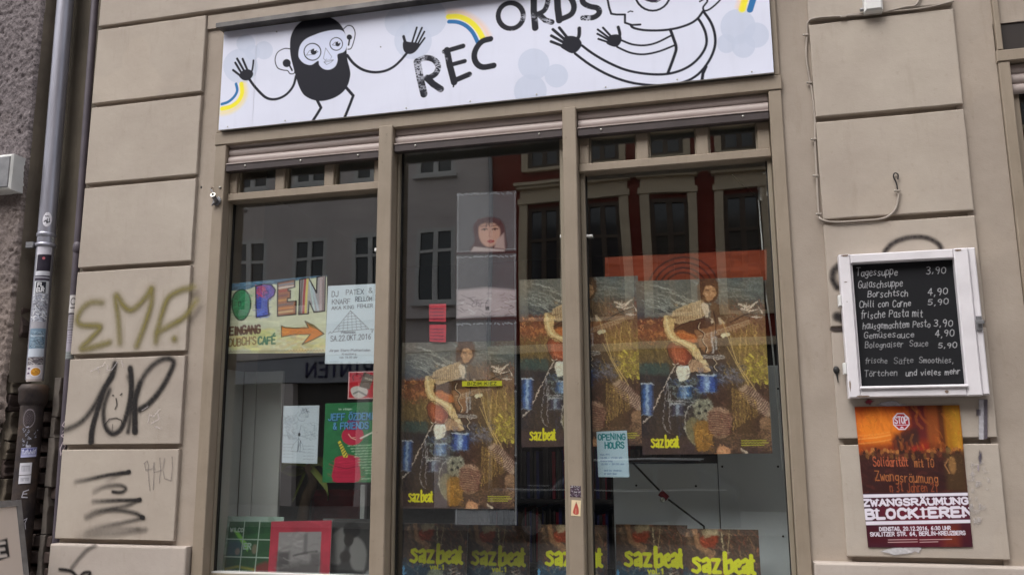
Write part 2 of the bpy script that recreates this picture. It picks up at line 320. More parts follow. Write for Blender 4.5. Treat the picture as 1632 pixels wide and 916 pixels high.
SERIF = {'I': ((2, 0), (2, 6)), 'N': ((0, 0), (0, 6), (4, 6)), 'R': ((0, 0), (0, 6), (4, 0)), 'M': ((0, 0), (4, 0)), 'A': ((0, 0), (4, 0)), 'L': ((0, 6), (0, 0)), 'K': ((0, 0), (0, 6), (4, 0)), 'B': ((0, 0), (0, 6)), 'E': ((0, 0), (0, 6)), 'U': ((0, 6), (4, 6)), 'W': ((-.2, 6), (4.2, 6)), 'H': ((0, 0), (0, 6), (4, 0), (4, 6)), 'D': ((0, 0), (0, 6)), 'T': ((2, 0),), 'Z': ()}

def vnoise(nx, ny, fx, fy, seed, octv=4, pers=0.55):
    r = np.random.default_rng(seed); out = np.zeros((ny, nx)); amp = 1; tot = 0
    for o in range(octv):
        gx = max(2, int(fx*2**o)); gy = max(2, int(fy*2**o))
        g = r.random((gy+2, gx+2)); x = np.linspace(0, gx, nx); y = np.linspace(0, gy, ny)
        xi = np.minimum(x.astype(int), gx); yi = np.minimum(y.astype(int), gy); tx = x-xi; ty = y-yi
        tx = tx*tx*(3-2*tx); ty = ty*ty*(3-2*ty)
        a = g[np.ix_(yi, xi)]*(1-tx)+g[np.ix_(yi, xi+1)]*tx; b = g[np.ix_(yi+1, xi)]*(1-tx)+g[np.ix_(yi+1, xi+1)]*tx
        out += amp*(a*(1-ty[:, None])+b*ty[:, None]); tot += amp; amp *= pers
    return out/tot

class Canvas:
    """ink on a sheet: local units w x h, y down, nx x ny mesh points"""
    def __init__(s, w, h, nx, ny=None, bg=(255, 255, 255), alpha=1.0, xf=None):
        s.w, s.h = float(w), float(h); s.nx = int(nx); s.ny = int(ny or round(nx*h/w))
        s.dx = s.w/(s.nx-1); s.dy = s.h/(s.ny-1)
        s.c = np.empty((s.ny, s.nx, 3)); s.c[:] = s2l(bg)*1.0; s.a = np.full((s.ny, s.nx), float(alpha))
        s.X, s.Y = np.meshgrid(np.linspace(0, s.w, s.nx), np.linspace(0, s.h, s.ny)); s.xf = xf; s.tex = None
        s.seed = 1
    def P(s, pts):
        return [s.xf(*p) for p in pts] if s.xf else [tuple(p) for p in pts]
    def _box(s, pts, pad):
        xs = [p[0] for p in pts]; ys = [p[1] for p in pts]
        i0 = max(0, int((min(xs)-pad)/s.dx)); i1 = min(s.nx, int((max(xs)+pad)/s.dx)+2)
        j0 = max(0, int((min(ys)-pad)/s.dy)); j1 = min(s.ny, int((max(ys)+pad)/s.dy)+2)
        return (j0, j1, i0, i1) if i1 > i0 and j1 > j0 else None
    def _dist(s, bx, pts):
        j0, j1, i0, i1 = bx; X = s.X[j0:j1, i0:i1]; Y = s.Y[j0:j1, i0:i1]; d = np.full(X.shape, 1e9)
        if len(pts) == 1: return np.hypot(X-pts[0][0], Y-pts[0][1])
        for (ax, ay), (bx_, by_) in zip(pts[:-1], pts[1:]):
            vx, vy = bx_-ax, by_-ay; L = vx*vx+vy*vy
            t = np.clip(((X-ax)*vx+(Y-ay)*vy)/L, 0, 1) if L > 1e-12 else 0
            d = np.minimum(d, (X-ax-t*vx)**2+(Y-ay-t*vy)**2)
        return np.sqrt(d)
    def _put(s, bx, al, col, erase=False):
        j0, j1, i0, i1 = bx
        if s.tex is not None: al = al*s.tex[j0:j1, i0:i1]
        col = s2l(col); a0 = s.a[j0:j1, i0:i1]; na = al+a0*(1-al); k = (al/np.maximum(na, 1e-4))[..., None]
        s.c[j0:j1, i0:i1] = s.c[j0:j1, i0:i1]*(1-k)+col*k; s.a[j0:j1, i0:i1] = na
    def stroke(s, pts, w, col, alpha=1.0, soft=None, smooth=0, closed=False):
        pts = s.P(pts)
        if smooth: pts = smooth_pts(pts, smooth, closed)
        if closed: pts = list(pts)+[pts[0]]
        soft = soft if soft is not None else max(s.dx, s.dy)
        bx = s._box(pts, w/2+soft)
        if not bx: return
        d = s._dist(bx, pts); s._put(bx, np.clip((w/2-d)/soft+0.5, 0, 1)*alpha, col)
    def taper(s, pts, col, ws, als, softs, smooth=6, alpha=1.0):
        """spray mark whose width, strength and softness change along the way (lists of 2+ values)"""
        pts = s.P(pts)
        if smooth and len(pts) > 2: pts = smooth_pts(pts, smooth)
        elif len(pts) == 2: pts = [tuple(np.array(pts[0])+(np.array(pts[1])-np.array(pts[0]))*k/8) for k in range(9)]
        n = len(pts)-1; f = lambda L, t: float(np.interp(t, np.linspace(0, 1, len(L)), L)); pad = max(ws)/2+max(softs)
        bx = s._box(pts, pad)
        if not bx: return
        j0, j1, i0, i1 = bx; al = np.zeros((j1-j0, i1-i0))
        for k in range(n):
            t = (k+.5)/n; d = s._dist(bx, pts[k:k+2]); al = np.maximum(al, np.clip((f(ws, t)/2-d)/f(softs, t)+.5, 0, 1)*f(als, t))
        s._put(bx, al*al*(3-2*al)*alpha if False else al*alpha, col)
    def poly(s, pts, col, alpha=1.0, soft=None, smooth=0):
        pts = s.P(pts)
        if smooth: pts = smooth_pts(pts, smooth, True)
        soft = soft if soft is not None else max(s.dx, s.dy)
        bx = s._box(pts, soft)
        if not bx: return
        j0, j1, i0, i1 = bx; X = s.X[j0:j1, i0:i1]; Y = s.Y[j0:j1, i0:i1]; ins = np.zeros(X.shape, bool)
        cl = list(pts)+[pts[0]]
        for (ax, ay), (bx_, by_) in zip(cl[:-1], cl[1:]):
            if ay == by_: continue
            ins ^= ((ay > Y) != (by_ > Y)) & (X < (bx_-ax)*(Y-ay)/(by_-ay)+ax)
        d = s._dist(bx, cl); d = np.where(ins, d, -d)
        s._put(bx, np.clip(d/soft+0.5, 0, 1)*alpha, col)
    def rect(s, x0, y0, x1, y1, col, alpha=1.0, soft=None): s.poly([(x0, y0), (x1, y0), (x1, y1), (x0, y1)], col, alpha, soft)
    def ell(s, cx, cy, rx, ry, col, alpha=1.0, soft=None, rot=0, line=0):
        pts = [(cx+rx*math.cos(a)*math.cos(rot)-ry*math.sin(a)*math.sin(rot), cy+rx*math.cos(a)*math.sin(rot)+ry*math.sin(a)*math.cos(rot)) for a in [2*math.pi*k/24 for k in range(24)]]
        if line: s.stroke(pts, line, col, alpha, soft, closed=True)
        else: s.poly(pts, col, alpha, soft)
    def text(s, st, x, y, h, col, sw=None, wr=0.66, gap=0.3, slant=0.0, rise=0.0, alpha=1.0, jit=0.0, serif=False, seed=3, soft=None, width=None):
        """baseline starts at x, y; h = capital height; rise = dy per dx; width = total width to fit"""
        r = random.Random(seed); sw = sw or h*0.11; u = h/6.0
        adv = {'I': 2.0, 'i': 1.9, 'l': 2.0, '.': 1.6, ',': 1.6, "'": 1.6, ':': 1.6, ' ': 2.6, 'm': 4.3, 'M': 4.4, 'W': 4.4, 'r': 2.8, 't': 2.9, 'f': 2.6, 'j': 2.2, 'L': 3.4}
        off = {'I': 1.0, 'i': .9, 'l': 1.0, '.': 0.9, ',': 0.8, "'": 1.0, ':': 0.9, 'j': 1.0}
        G = gap*4
        if serif: adv = {k: v for k, v in adv.items() if k != 'I'}; adv['I'] = 2.8; off['I'] = .6
        tot = sum(adv.get(ch, 3.5 if ch.islower() else 4.0)+G for ch in st)-G
        ux = width/tot if width else u*wr*1.5
        px = 0.0
        for ch in st:
            jy = r.uniform(-jit, jit)*h; js = 1+r.uniform(-jit, jit)*1.2; o = off.get(ch, 0)
            g = GL.get(ch, '')
            for st_ in g.split(';'):
                if not st_.strip(): continue
                pts = [tuple(float(q) for q in p.split(',')) for p in st_.split()]
                pp = []
                for (gx, gy) in pts:
                    xx = (px+(gx-o))*ux + slant*gy*u; yy = -gy*u*js+jy
                    pp.append((x+xx, y+yy+rise*xx))
                s.stroke(pp, sw, col, alpha, soft)
            if serif:
                for (gx, gy) in SERIF.get(ch, ()):
                    xx = (px+gx-o)*ux; yy = -gy*u; d = sw*0.95; e = sw*0.28*(1 if gy else -1)
                    s.stroke([(x+xx-d, y+yy+e+rise*xx), (x+xx+d, y+yy+e+rise*xx)], sw*0.5, col, alpha, soft)
            px += adv.get(ch, 3.5 if ch.islower() else 4.0)+G
        return px*ux
    def shade(s, amount, fx, fy, seed, lo=0.75):
        n = vnoise(s.nx, s.ny, fx, fy, seed); s.c *= (1-amount+amount*(lo+(1.25-lo)*n))[..., None]
    def daubs(s, n, region, cols, lw, ang, jang=0.4, wid=None, alpha=0.7, seed=1):
        """n short brush marks in region (x0,y0,x1,y1) coloured from cols"""
        r = random.Random(seed); x0, y0, x1, y1 = region
        for _ in range(n):
            x = r.uniform(x0, x1); y = r.uniform(y0, y1); a = ang+r.uniform(-jang, jang); L = lw*r.uniform(0.5, 1.4)
            c = r.choice(cols); f = r.uniform(0.8, 1.2); c = tuple(min(255, q*f) for q in c)
            bend = r.uniform(-.25, .25)*L
            s.stroke([(x-L/2*math.cos(a), y-L/2*math.sin(a)), (x+bend*math.sin(a), y-bend*math.cos(a)), (x+L/2*math.cos(a), y+L/2*math.sin(a))], (wid or L*0.2)*r.uniform(.6, 1.3), c, alpha*r.uniform(.5, 1))
    def warp(s, amp, f, seed):
        dx = (vnoise(s.nx, s.ny, f, f*s.ny/s.nx, seed, 3)-.5)*2*amp/s.dx; dy = (vnoise(s.nx, s.ny, f, f*s.ny/s.nx, seed+1, 3)-.5)*2*amp/s.dy
        J, I = np.mgrid[0:s.ny, 0:s.nx]; i = np.clip(np.rint(I+dx), 0, s.nx-1).astype(int); j = np.clip(np.rint(J+dy), 0, s.ny-1).astype(int); s.c = s.c[j, i]; s.a = s.a[j, i]
    def impasto(s, n, lw, wid, seed, region=None, jit=0.3, alpha=.7, ang=None):
        """many small marks that take up the colour already there, lighter or darker"""
        r = random.Random(seed); x0, y0, x1, y1 = region or (0, 0, s.w, s.h)
        for _ in range(n):
            x, y = r.uniform(x0, x1), r.uniform(y0, y1); c0 = s.c[min(s.ny-1, int(y/s.dy)), min(s.nx-1, int(x/s.dx))]*(2**r.uniform(-jit*2.2, jit*2.4)); a = (r.uniform(0, math.pi) if ang is None else ang+r.uniform(-.5, .5)); L = lw*r.uniform(.4, 1.3)
            cc = np.where(c0 <= .0031308, c0*12.92, 1.055*np.clip(c0, 1e-6, 1)**(1/2.4)-.055)*255
            s.stroke([(x-L/2*math.cos(a), y-L/2*math.sin(a)), (x+L/2*math.cos(a), y+L/2*math.sin(a))], wid*r.uniform(.6, 1.3), cc, alpha)
    def mesh(s, name, where, cut=0.0, gain=1.0):
        """where: four corner points TL, TR, BR, BL or a function (u, v) arrays -> xyz arrays"""
        U, V = s.X/s.w, s.Y/s.h
        if callable(where): co = where(U, V)
        else:
            a, b, c, d = [np.array(p, float) for p in where]
            co = (a*((1-U)*(1-V))[..., None]+b*(U*(1-V))[..., None]+c*(U*V)[..., None]+d*((1-U)*V)[..., None])
        co = np.asarray(co, float).reshape(-1, 3); idx = np.arange(s.nx*s.ny).reshape(s.ny, s.nx)
        q = np.stack([idx[:-1, :-1], idx[1:, :-1], idx[1:, 1:], idx[:-1, 1:]], -1).reshape(-1, 4)
        col = np.concatenate([np.clip(s.c*gain, 0, 0.9), s.a[..., None]], -1).reshape(-1, 4)
        if cut > 0:
            keep = col[:, 3][q].max(1) > cut; q = q[keep]; used = np.unique(q); mp = -np.ones(len(co), int); mp[used] = np.arange(len(used))
            q = mp[q]; co = co[used]; col = col[used]
        me = bpy.data.meshes.new(name); me.vertices.add(len(co)); me.vertices.foreach_set('co', co.ravel())
        me.loops.add(len(q)*4); me.loops.foreach_set('vertex_index', q.ravel().astype(np.int32))
        me.polygons.add(len(q)); me.polygons.foreach_set('loop_start', np.arange(0, len(q)*4, 4, dtype=np.int32))
        me.polygons.foreach_set('loop_total', np.full(len(q), 4, np.int32)); me.polygons.foreach_set('use_smooth', np.ones(len(q), bool))
        at = me.color_attributes.new('ink', 'FLOAT_COLOR', 'POINT'); at.data.foreach_set('color', col.astype(np.float32).ravel())
        me.update(calc_edges=True); me.validate(); return me
def quad(pts, Y): return [W(x, y, Y) for x, y in pts]
def crop(ox, oy, sc, pts): return [(ox+x*sc, oy+y*sc) for x, y in pts]
def wavy(corners, amp, fx, fy, seed, curl=0.0):
    """sheet of paper between four corners with slight waves and lifted corners"""
    a, b, c, d = [np.array(p, float) for p in corners]
    def f(U, V):
        co = (a*((1-U)*(1-V))[..., None]+b*(U*(1-V))[..., None]+c*(U*V)[..., None]+d*((1-U)*V)[..., None])
        n = vnoise(U.shape[1], U.shape[0], fx, fy, seed, 3)-0.5
        co[..., 1] += n*amp*2 + curl*((2*U-1)**2)*((2*V-1)**2)
        return co
    return f
# ================================================================== THE SETTING
KZ = 0.003      # metres per drawing unit on sheets laid out over the facade
XB0, XB1 = -3.21, -2.557     # left pier
RB0, RB1 = 0.388, 0.954      # right pier
ML0, ML1 = -2.46, -2.40; MA0, MA1 = -1.578, -1.508; MC0, MC1 = -0.692, -0.629; MR0, MR1 = 0.204, 0.257
JZ = [0.74, 1.178, 1.622, 2.065, 2.508, 2.951, 3.39, 3.83, 4.27, 4.71]
GYG = 0.10      # shop glass
# ground
b = MB(); b.add([(-120, -120, 0), (120, -120, 0), (120, 60, 0), (-120, 60, 0)], [(0, 1, 2, 3)]); g = b.build('ground', 'asphalt'); g['kind'] = 'structure'
b = MB().box(-60, 60, -3.6-0.8, 0.3, 0.004, 0.12); g = b.build('pavement', 'paving'); g['kind'] = 'structure'
b = MB().box(-60, 60, -18.2, -13.6, 0.004, 0.12); g = b.build('pavement', 'paving'); g['kind'] = 'structure'
for y0, y1 in ((-4.55, -4.402), (-13.598, -13.45)):
    b = MB().cbox(-60, 60, y0, y1, 0.004, 0.13, 0.01); g = b.build('kerb', 'kerb'); g['kind'] = 'structure'
b = MB().box(-60, 60, -9.1, -8.95, 0.004, 0.008)

# ---- the shop's building
B = thing('shop_building', 'beige stucco shopfront building with banded piers and olive window frames', 'building', (-1.1, 0, 0))
def part(mb, name, mat, parent=B, **kw):
    o = mb.build(name, mat, None, **kw)
    return rel(parent, o) if parent.type == 'EMPTY' else sub(parent, o)
def sub(parent, o):
    o.parent = parent; o.matrix_parent_inverse = Matrix.Identity(4)
    return o
# masonry behind the blocks (grooves show its face)
core = MB()
core.box(XB0+.004, XB1-.02, 0.030, 0.5, 0.0, 3.30); core.box(XB1-.02, ML0+.002, 0.020, 0.5, 0.0, 3.30); core.box(MR1-.002, RB0+.02, 0.020, 0.5, 0.0, 3.30); core.box(RB0+.02, RB1-.02, 0.030, 0.5, 0.0, 3.30); core.box(RB1-.02, 1.098, 0.020, 0.5, 0.0, 3.30)
core.box(XB0+.004, 1.098, 0.024, 0.5, 3.30, 12.0)
core.box(1.098, 6, 0.024, 0.5, 3.30, 12.0)
part(core, 'masonry_wall', 'stucco2')
# soft rounded cheeks of the recess next to the window
def block(x0, x1, z0, z1, y0=0.0, gap=0.012, r=0.004, mat='stucco', jag=0.0005):
    """stucco block with soft arrises and a slightly uneven face"""
    x0, x1, z0, z1 = x0, x1, z0+gap, z1-gap
    nx, nz = max(2, int((x1-x0)/0.11)), max(2, int((z1-z0)/0.11)); rr = random.Random(int((x0*97+z0*31)*100))
    xs = [x0, x0+r*.3, x0+r]+[x0+r+(x1-x0-2*r)*k/nx for k in range(1, nx)]+[x1-r, x1-r*.3, x1]
    zs = [z0, z0+r*.3, z0+r]+[z0+r+(z1-z0-2*r)*k/nz for k in range(1, nz)]+[z1-r, z1-r*.3, z1]
    def dep(i, n): return {0: r, 1: r*.3, 2: 0, n-1: r, n-2: r*.3, n-3: 0}.get(i, 0)
    vs = []; fs = []; w = len(xs)
    for j, z in enumerate(zs):
        for i, x in enumerate(xs):
            e = max(dep(i, len(xs)), dep(j, len(zs)))
            jj = rr.uniform(-jag, jag)
            edge = i < 3 or j < 3 or i > w-4 or j > len(zs)-4
            vs.append((x+(rr.uniform(-.0012, .0012) if edge and 0 < j < len(zs)-1 else 0), y0+e+jj*.5, z+(rr.uniform(-.0012, .0012) if edge and 0 < i < w-1 else 0)))
    for j in range(len(zs)-1):
        for i in range(w-1): a = j*w+i; fs.append((a, a+1, a+w+1, a+w))
    b = MB().add(vs, fs, False)
    y1 = 0.036
    ring = [j*w for j in range(len(zs))]  # side skirts back to the wall
    def skirt(ids, flip):
        base = len(b.v); b.add([b.v[i] for i in ids]+[(b.v[i][0], y1, b.v[i][2]) for i in ids], [((k, k+1, k+1+len(ids), k+len(ids)) if flip else (k+1, k, k+len(ids), k+1+len(ids))) for k in range(len(ids)-1)])
    skirt([j*w for j in range(len(zs))], True); skirt([j*w+w-1 for j in range(len(zs))], False)
    skirt(list(range(w)), False); skirt([(len(zs)-1)*w+i for i in range(w)], True)
    return b
for k in range(1, 6):
    part(block(XB0, XB1, JZ[k], JZ[k+1]), 'stucco_block', 'stucco')
    part(block(RB0, RB1, JZ[k], JZ[k+1]), 'stucco_block', 'stucco')
part(block(XB0, XB1, JZ[6], JZ[7]), 'stucco_block', 'stucco'); part(block(RB0, RB1, JZ[6], JZ[7]), 'stucco_block', 'stucco')
for k in (7, 8):
    for x0, x1 in ((XB0, XB1+.3), (XB1+.3, -1.2), (-1.2, 0.1), (0.1, RB1), (RB1, 2.0)):
        part(block(x0, x1, JZ[k], JZ[k+1], gap=0.011, r=0.004), 'stucco_block', 'stucco')
# recessed plaster above the sign, up to the first full-width course
pl = MB().box(XB1+.004, RB0-.004, 0.012, 0.06, 3.745, 3.819); part(pl, 'lintel_plaster', 'stucco2')
# base courses, proud of the piers
bb = block(XB0, ML0-0.008, JZ[0], JZ[1]-0.0, y0=-0.028, gap=0.010, r=0.008); part(bb, 'base_block', 'base')
bb = block(MR1+.006, 1.092, JZ[0], JZ[1]-0.0, y0=-0.028, gap=0.010, r=0.008); part(bb, 'base_block', 'base')
bb = MB().box(XB0, ML0-0.008, -0.03, 0.02, 0.12, JZ[0]); part(bb, 'base_block', 'base')
bb = MB().box(MR1+.006, 1.092, -0.03, 0.02, 0.12, JZ[0]); part(bb, 'base_block', 'base')
part(MB().cbox(ML0, MR1, -0.02, 0.4, 0.12, 0.90, 0.006), 'sill_wall', 'base')

# ---- shopfront frame (outer members and beam), with its own pieces
fr = MB()
fr.cbox(ML0-.004, MR1+.004, 0.0, 0.11, 3.103, 3.168)
FRM = part(fr, 'shopfront_frame', 'frame')
def fpart(mb, name, mat): return sub(FRM, mb.build(name, mat))
FRM.matrix_parent_inverse = Matrix.Translation(-B.location)
for q in ((ML0, ML1, 0.90, 3.101), (MR0, MR1, 0.90, 3.101), (ML0, -2.432, 3.170, 3.74), (0.232, MR1, 3.170, 3.74)): fpart(MB().cbox(q[0], q[1], 0.004, 0.10, q[2], q[3]), 'frame_post', 'frame')
fpart(MB().cbox(ML0, MR1, -0.035, 0.16, 0.902, 0.93, .004), 'sill', 'frame')
for a, c_ in ((MA0, MA1), (MC0, MC1)):
    fpart(MB().cbox(a, c_, -0.008, 0.098, 0.931, 3.114, 0.004), 'mullion', 'frame')
bays = [(ML1, MA0), (MA1, MC0), (MC1, MR0)]
for i, (x0, x1) in enumerate(bays):
    w = 0.028; wl_ = (.005, .012, .022)[i]; wr_ = (.02, .028, .02)[i]
    for a, c_ in ((x0+.001, x0+wl_), (x1-wr_, x1-.001)): fpart(MB().cbox(a, c_, 0.062, 0.115, 0.93, 3.10), 'sash_stile', 'frame_in')
    fpart(MB().cbox(x0+wl_, x1-wr_, 0.064, 0.113, 0.93, 1.045), 'sash_rail', 'frame_in'); fpart(MB().box(x0+wl_, x1-wr_, 0.070, 0.099, 1.0455, 1.051), 'glazing_bead', 'white_plastic')
    fpart(MB().cbox(x0+wl_, x1-wr_, 0.064, 0.113, 3.02 if i == 1 else 2.985, 3.10), 'sash_rail', 'frame_in')
    e = .004
    for q in ((x0+wl_, x0+wl_+e), (x1-wr_-e, x1-wr_)): fpart(MB().box(q[0], q[1], 0.088, 0.108, 1.05, 2.816 if i != 1 else 3.02), 'gasket', 'rubber')
    if i != 1:
        fpart(MB().cbox(x0+.002, x1-.002, 0.035, 0.112, 2.818, 2.857, .004), 'transom_rail', 'frame')
        ms = (( -2.400+.002, -2.358), (-2.147, -2.095), (-1.883, -1.832), (-1.622, -1.580)) if i == 0 else ((-0.627, -0.583), (-0.370, -0.316), (-0.109, -0.056), (0.150, 0.202))
        for a, c_ in ms: fpart(MB().cbox(a, c_, 0.050, 0.112, 2.858, 2.984, .004), 'glazing_bar', 'frame')
        for (a0, a1), (c0, c1) in zip(ms[:-1], ms[1:]):
            fpart(MB().box(a1, c0, 0.085, 0.091, 2.857, 2.985), 'small_pane', 'glass')
            for q in ((a1, a1+.007), (c0-.007, c0)): fpart(MB().box(q[0], q[1], .066, .085, 2.858, 2.984), 'bead', 'frame_in')
    top = 2.818 if i != 1 else 3.02
    fpart(MB().box(x0+wl_, x1-wr_, GYG, GYG+.006, 0.985, top), 'pane', 'glass')

# ---- rolled-up shutters
prof = []
def slat_profile(z0, z1, y, bulge=0.012, n=7):
    f = [(y-bulge*math.sin(math.pi*k/n)**0.7, z0+(z1-z0)*k/n) for k in range(n+1)]
    return f+[(y+.006, z1), (y+.006, z0)]
for i, (x0, x1) in enumerate(bays):
    zb = (2.997, 3.018, 3.012)[i]
    bar = MB().sweep([(0.012, zb), (0.008, zb-.004), (0.008, zb-.032), (0.014, zb-.036), (0.04, zb-.036), (0.04, zb)], x0+.004, x1-.004, False)
    S = part(bar, 'roller_shutter', 'slat_bar')
    lip = MB().cbox(x0+.004, x1-.004, 0.004, 0.03, zb+.0005, zb+.006, .001); sub(S, lip.build('shutter_lip', 'slat'))
    for k in range(3):
        z0 = zb+.007+k*.044
        s_ = MB().sweep(slat_profile(z0, z0+.0425, 0.034+(.006 if k else 0)), x0+.003, x1-.003); sub(S, s_.build('shutter_slat', 'slat'))
    for sx in (x0+.11, (x0+x1)/2, x1-.11):
        if sx == (x0+x1)/2 and i != 0: continue
        sub(S, MB().ball((sx, 0.007, zb-.013), .0055, .004, .0055, 10).build('screw', 'screw'))

# ---- next shopfront at the right edge of the picture
f = MB().cbox(1.096, 3.6, 0.0, 0.14, 3.127, 3.175)
N2 = part(f, 'shopfront_frame', 'frame', label='frame of the next shopfront cut off by the right edge')
for q in ((1.10, 1.142, 0.004, 0.93, 3.125), (1.102, 1.124, 0.002, 3.177, 3.74), (1.143, 1.178, 0.06, 0.93, 3.125)): sub(N2, MB().cbox(q[0], q[1], q[2], 0.13, q[3], q[4]).build('frame_post', 'frame'))
sub(N2, MB().box(1.178, 3.6, 0.10, 0.106, 0.95, 3.10).build('pane', 'glass'))
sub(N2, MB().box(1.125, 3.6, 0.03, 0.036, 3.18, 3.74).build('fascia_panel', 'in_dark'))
for k in range(3): sub(N2, MB().sweep(slat_profile(3.0+k*.043, 3.0415+k*.043, 0.045), 1.145, 3.6).build('shutter_slat', 'slat'))
part(MB().cbox(1.096, 3.6, -0.02, 0.4, 0.12, 0.93, .006), 'sill_wall', 'base')
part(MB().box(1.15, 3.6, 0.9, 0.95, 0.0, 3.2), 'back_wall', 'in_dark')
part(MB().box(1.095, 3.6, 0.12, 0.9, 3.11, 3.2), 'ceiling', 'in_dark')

# ---- the shop's room behind the glass
part(MB().box(-2.75, -2.70, 0.51, 3.2, 0, 3.2), 'side_wall', 'in_wall'); part(MB().box(0.40, 0.45, 0.51, 3.2, 0, 3.2), 'side_wall', 'in_wall')
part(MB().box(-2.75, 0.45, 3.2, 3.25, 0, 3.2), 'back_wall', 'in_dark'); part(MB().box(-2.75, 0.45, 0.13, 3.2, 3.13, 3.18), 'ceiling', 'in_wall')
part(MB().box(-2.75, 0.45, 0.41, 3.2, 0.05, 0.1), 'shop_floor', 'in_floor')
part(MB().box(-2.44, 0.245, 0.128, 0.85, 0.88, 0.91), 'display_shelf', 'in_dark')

# ---- neighbouring house, gap and pipes
NB = thing('neighbour_house', 'dark grey roughcast house wall with broken plaster edge at the far left', 'building', (-4.2, 0, 0))
nx, nz = 150, 520; x0, x1, z0, z1 = -4.35, -3.575, 0.12, 4.6
U, V = np.meshgrid(np.linspace(0, 1, nx), np.linspace(0, 1, nz))
n1 = vnoise(nx, nz, 34, 240, 5, 3); n2 = vnoise(nx, nz, 6, 24, 6, 3)
Zr = z0+(z1-z0)*V
edge = vnoise(2, nz, 2, 34, 8, 4)[:, :1]-0.5
low = np.clip((2.05-Zr)/0.25, 0, 1)
X = x0+(x1-x0)*U + U**6*(low*edge*0.10-low*0.015)
Yv = 0.006-0.018*n1-0.006*n2+ 0.02*(U > 0.985)
pits = vnoise(nx, nz, 40, 230, 9, 1); Yv = Yv+np.where(pits > 0.88, 0.012, 0)
co = np.stack([X, Yv, Zr], -1).reshape(-1, 3); idx = np.arange(nx*nz).reshape(nz, nx)
q = np.stack([idx[:-1, :-1], idx[:-1, 1:], idx[1:, 1:], idx[1:, :-1]], -1).reshape(-1, 4)
me = bpy.data.meshes.new('roughcast'); me.from_pydata(co.tolist(), [], q.tolist()); me.polygons.foreach_set('use_smooth', [True]*len(q)); me.update()
rel(NB, link('roughcast', me, 'rough'))
part(MB().box(-9, -3.60, 0.03, 0.6, 0, 12), 'masonry_wall', 'plaster_old', NB)
part(MB().box(-9, -4.35, 0.0, 0.03, 0.12, 12), 'plaster', 'rough', NB)
part(MB().box(-4.35, -3.575, 0.0, 0.03, 4.6, 12), 'plaster', 'rough', NB)
# reveal cheek of the gap
rv = MB(); nzz = 60; vs = []; fs = []
for j in range(nzz+1):
    z = 1.95+(4.6-1.95)*j/nzz
    for i, y in enumerate((0.004, 0.05, 0.12, 0.2)): vs.append((-3.572+(.028*i/3)+random.uniform(-.002, .002), y, z))
for j in range(nzz):
    for i in range(3): a = j*4+i; fs.append((a, a+1, a+5, a+4))
rv.add(vs, fs, True); part(rv, 'gap_cheek', 'plaster_old', NB)
# back of the gap: smooth above, sooty brick below
part(MB().box(-3.64, XB0, 0.13, 0.4, 1.86, 12), 'gap_back', 'plaster_dark', NB)
part(MB().box(-3.64, XB0, 0.215, 0.4, 0, 1.86), 'gap_back', 'brick', NB)
def slab(x0, x1, z0, z1, y0, y1, r, j=.006):
    """broken flat piece with an irregular outline"""
    n = 5; L = [(x0+r.uniform(-j, j)*.4, z0+(z1-z0)*k/n) for k in range(n+1)]; R_ = [(x1+r.uniform(-j, j), z0+(z1-z0)*k/n+(r.uniform(-j, j) if 0 < k < n else 0)) for k in range(n, -1, -1)]
    o = L+R_; o = [(x, z+r.uniform(-.002, .002)) for x, z in o]; m_ = len(o); cx = sum(p[0] for p in o)/m_; cz = sum(p[1] for p in o)/m_
    vs = [(x+(cx-x)*.12, y0, z+(cz-z)*.03) for x, z in o]+[(x, y0+.004, z) for x, z in o]+[(x, y1, z) for x, z in o]
    return MB().add(vs, [tuple(range(m_))]+[(k+a*m_, (k+1) % m_+a*m_, (k+1) % m_+(a+1)*m_, k+(a+1)*m_) for a in (0, 1) for k in range(m_)])
r = random.Random(4); z = 0.9
while z < 1.86:
    h = 0.062; x = -3.60-r.uniform(0, .12)
    while x < XB0-.01:
        L = r.choice((.12, .24)); xa = max(x, -3.62); xb = min(x+L-.012, XB0-.004)
        if xb-xa > .02: part(MB().cbox(xa, xb, 0.14+r.uniform(-.03, .03), 0.213, z+r.uniform(0, .005), z+h-r.uniform(0, .006), .006), 'brick', 'brick', NB)
        x += L
    z += .077
z = 0.95
while z < 1.93:     # broken plaster pieces along the pipe
    h = r.uniform(.09, .26); part(slab(-3.386, -3.386+r.uniform(.026, .042), z, z+h-.003, 0.105+r.uniform(-.004, .004), .15, r), 'render_fragment', 'mortar', NB); z += h
z = 1.0
while z < 2.6:
    h = r.uniform(.07, .17); part(slab(-3.64, -3.568+r.uniform(-.014, .012), z, z+h-.006, 0.035+r.uniform(-.01, .01), .2, r, .01), 'render_fragment', r.choice(('plaster_old', 'plaster_old', 'mortar', 'brick')), NB); z += h
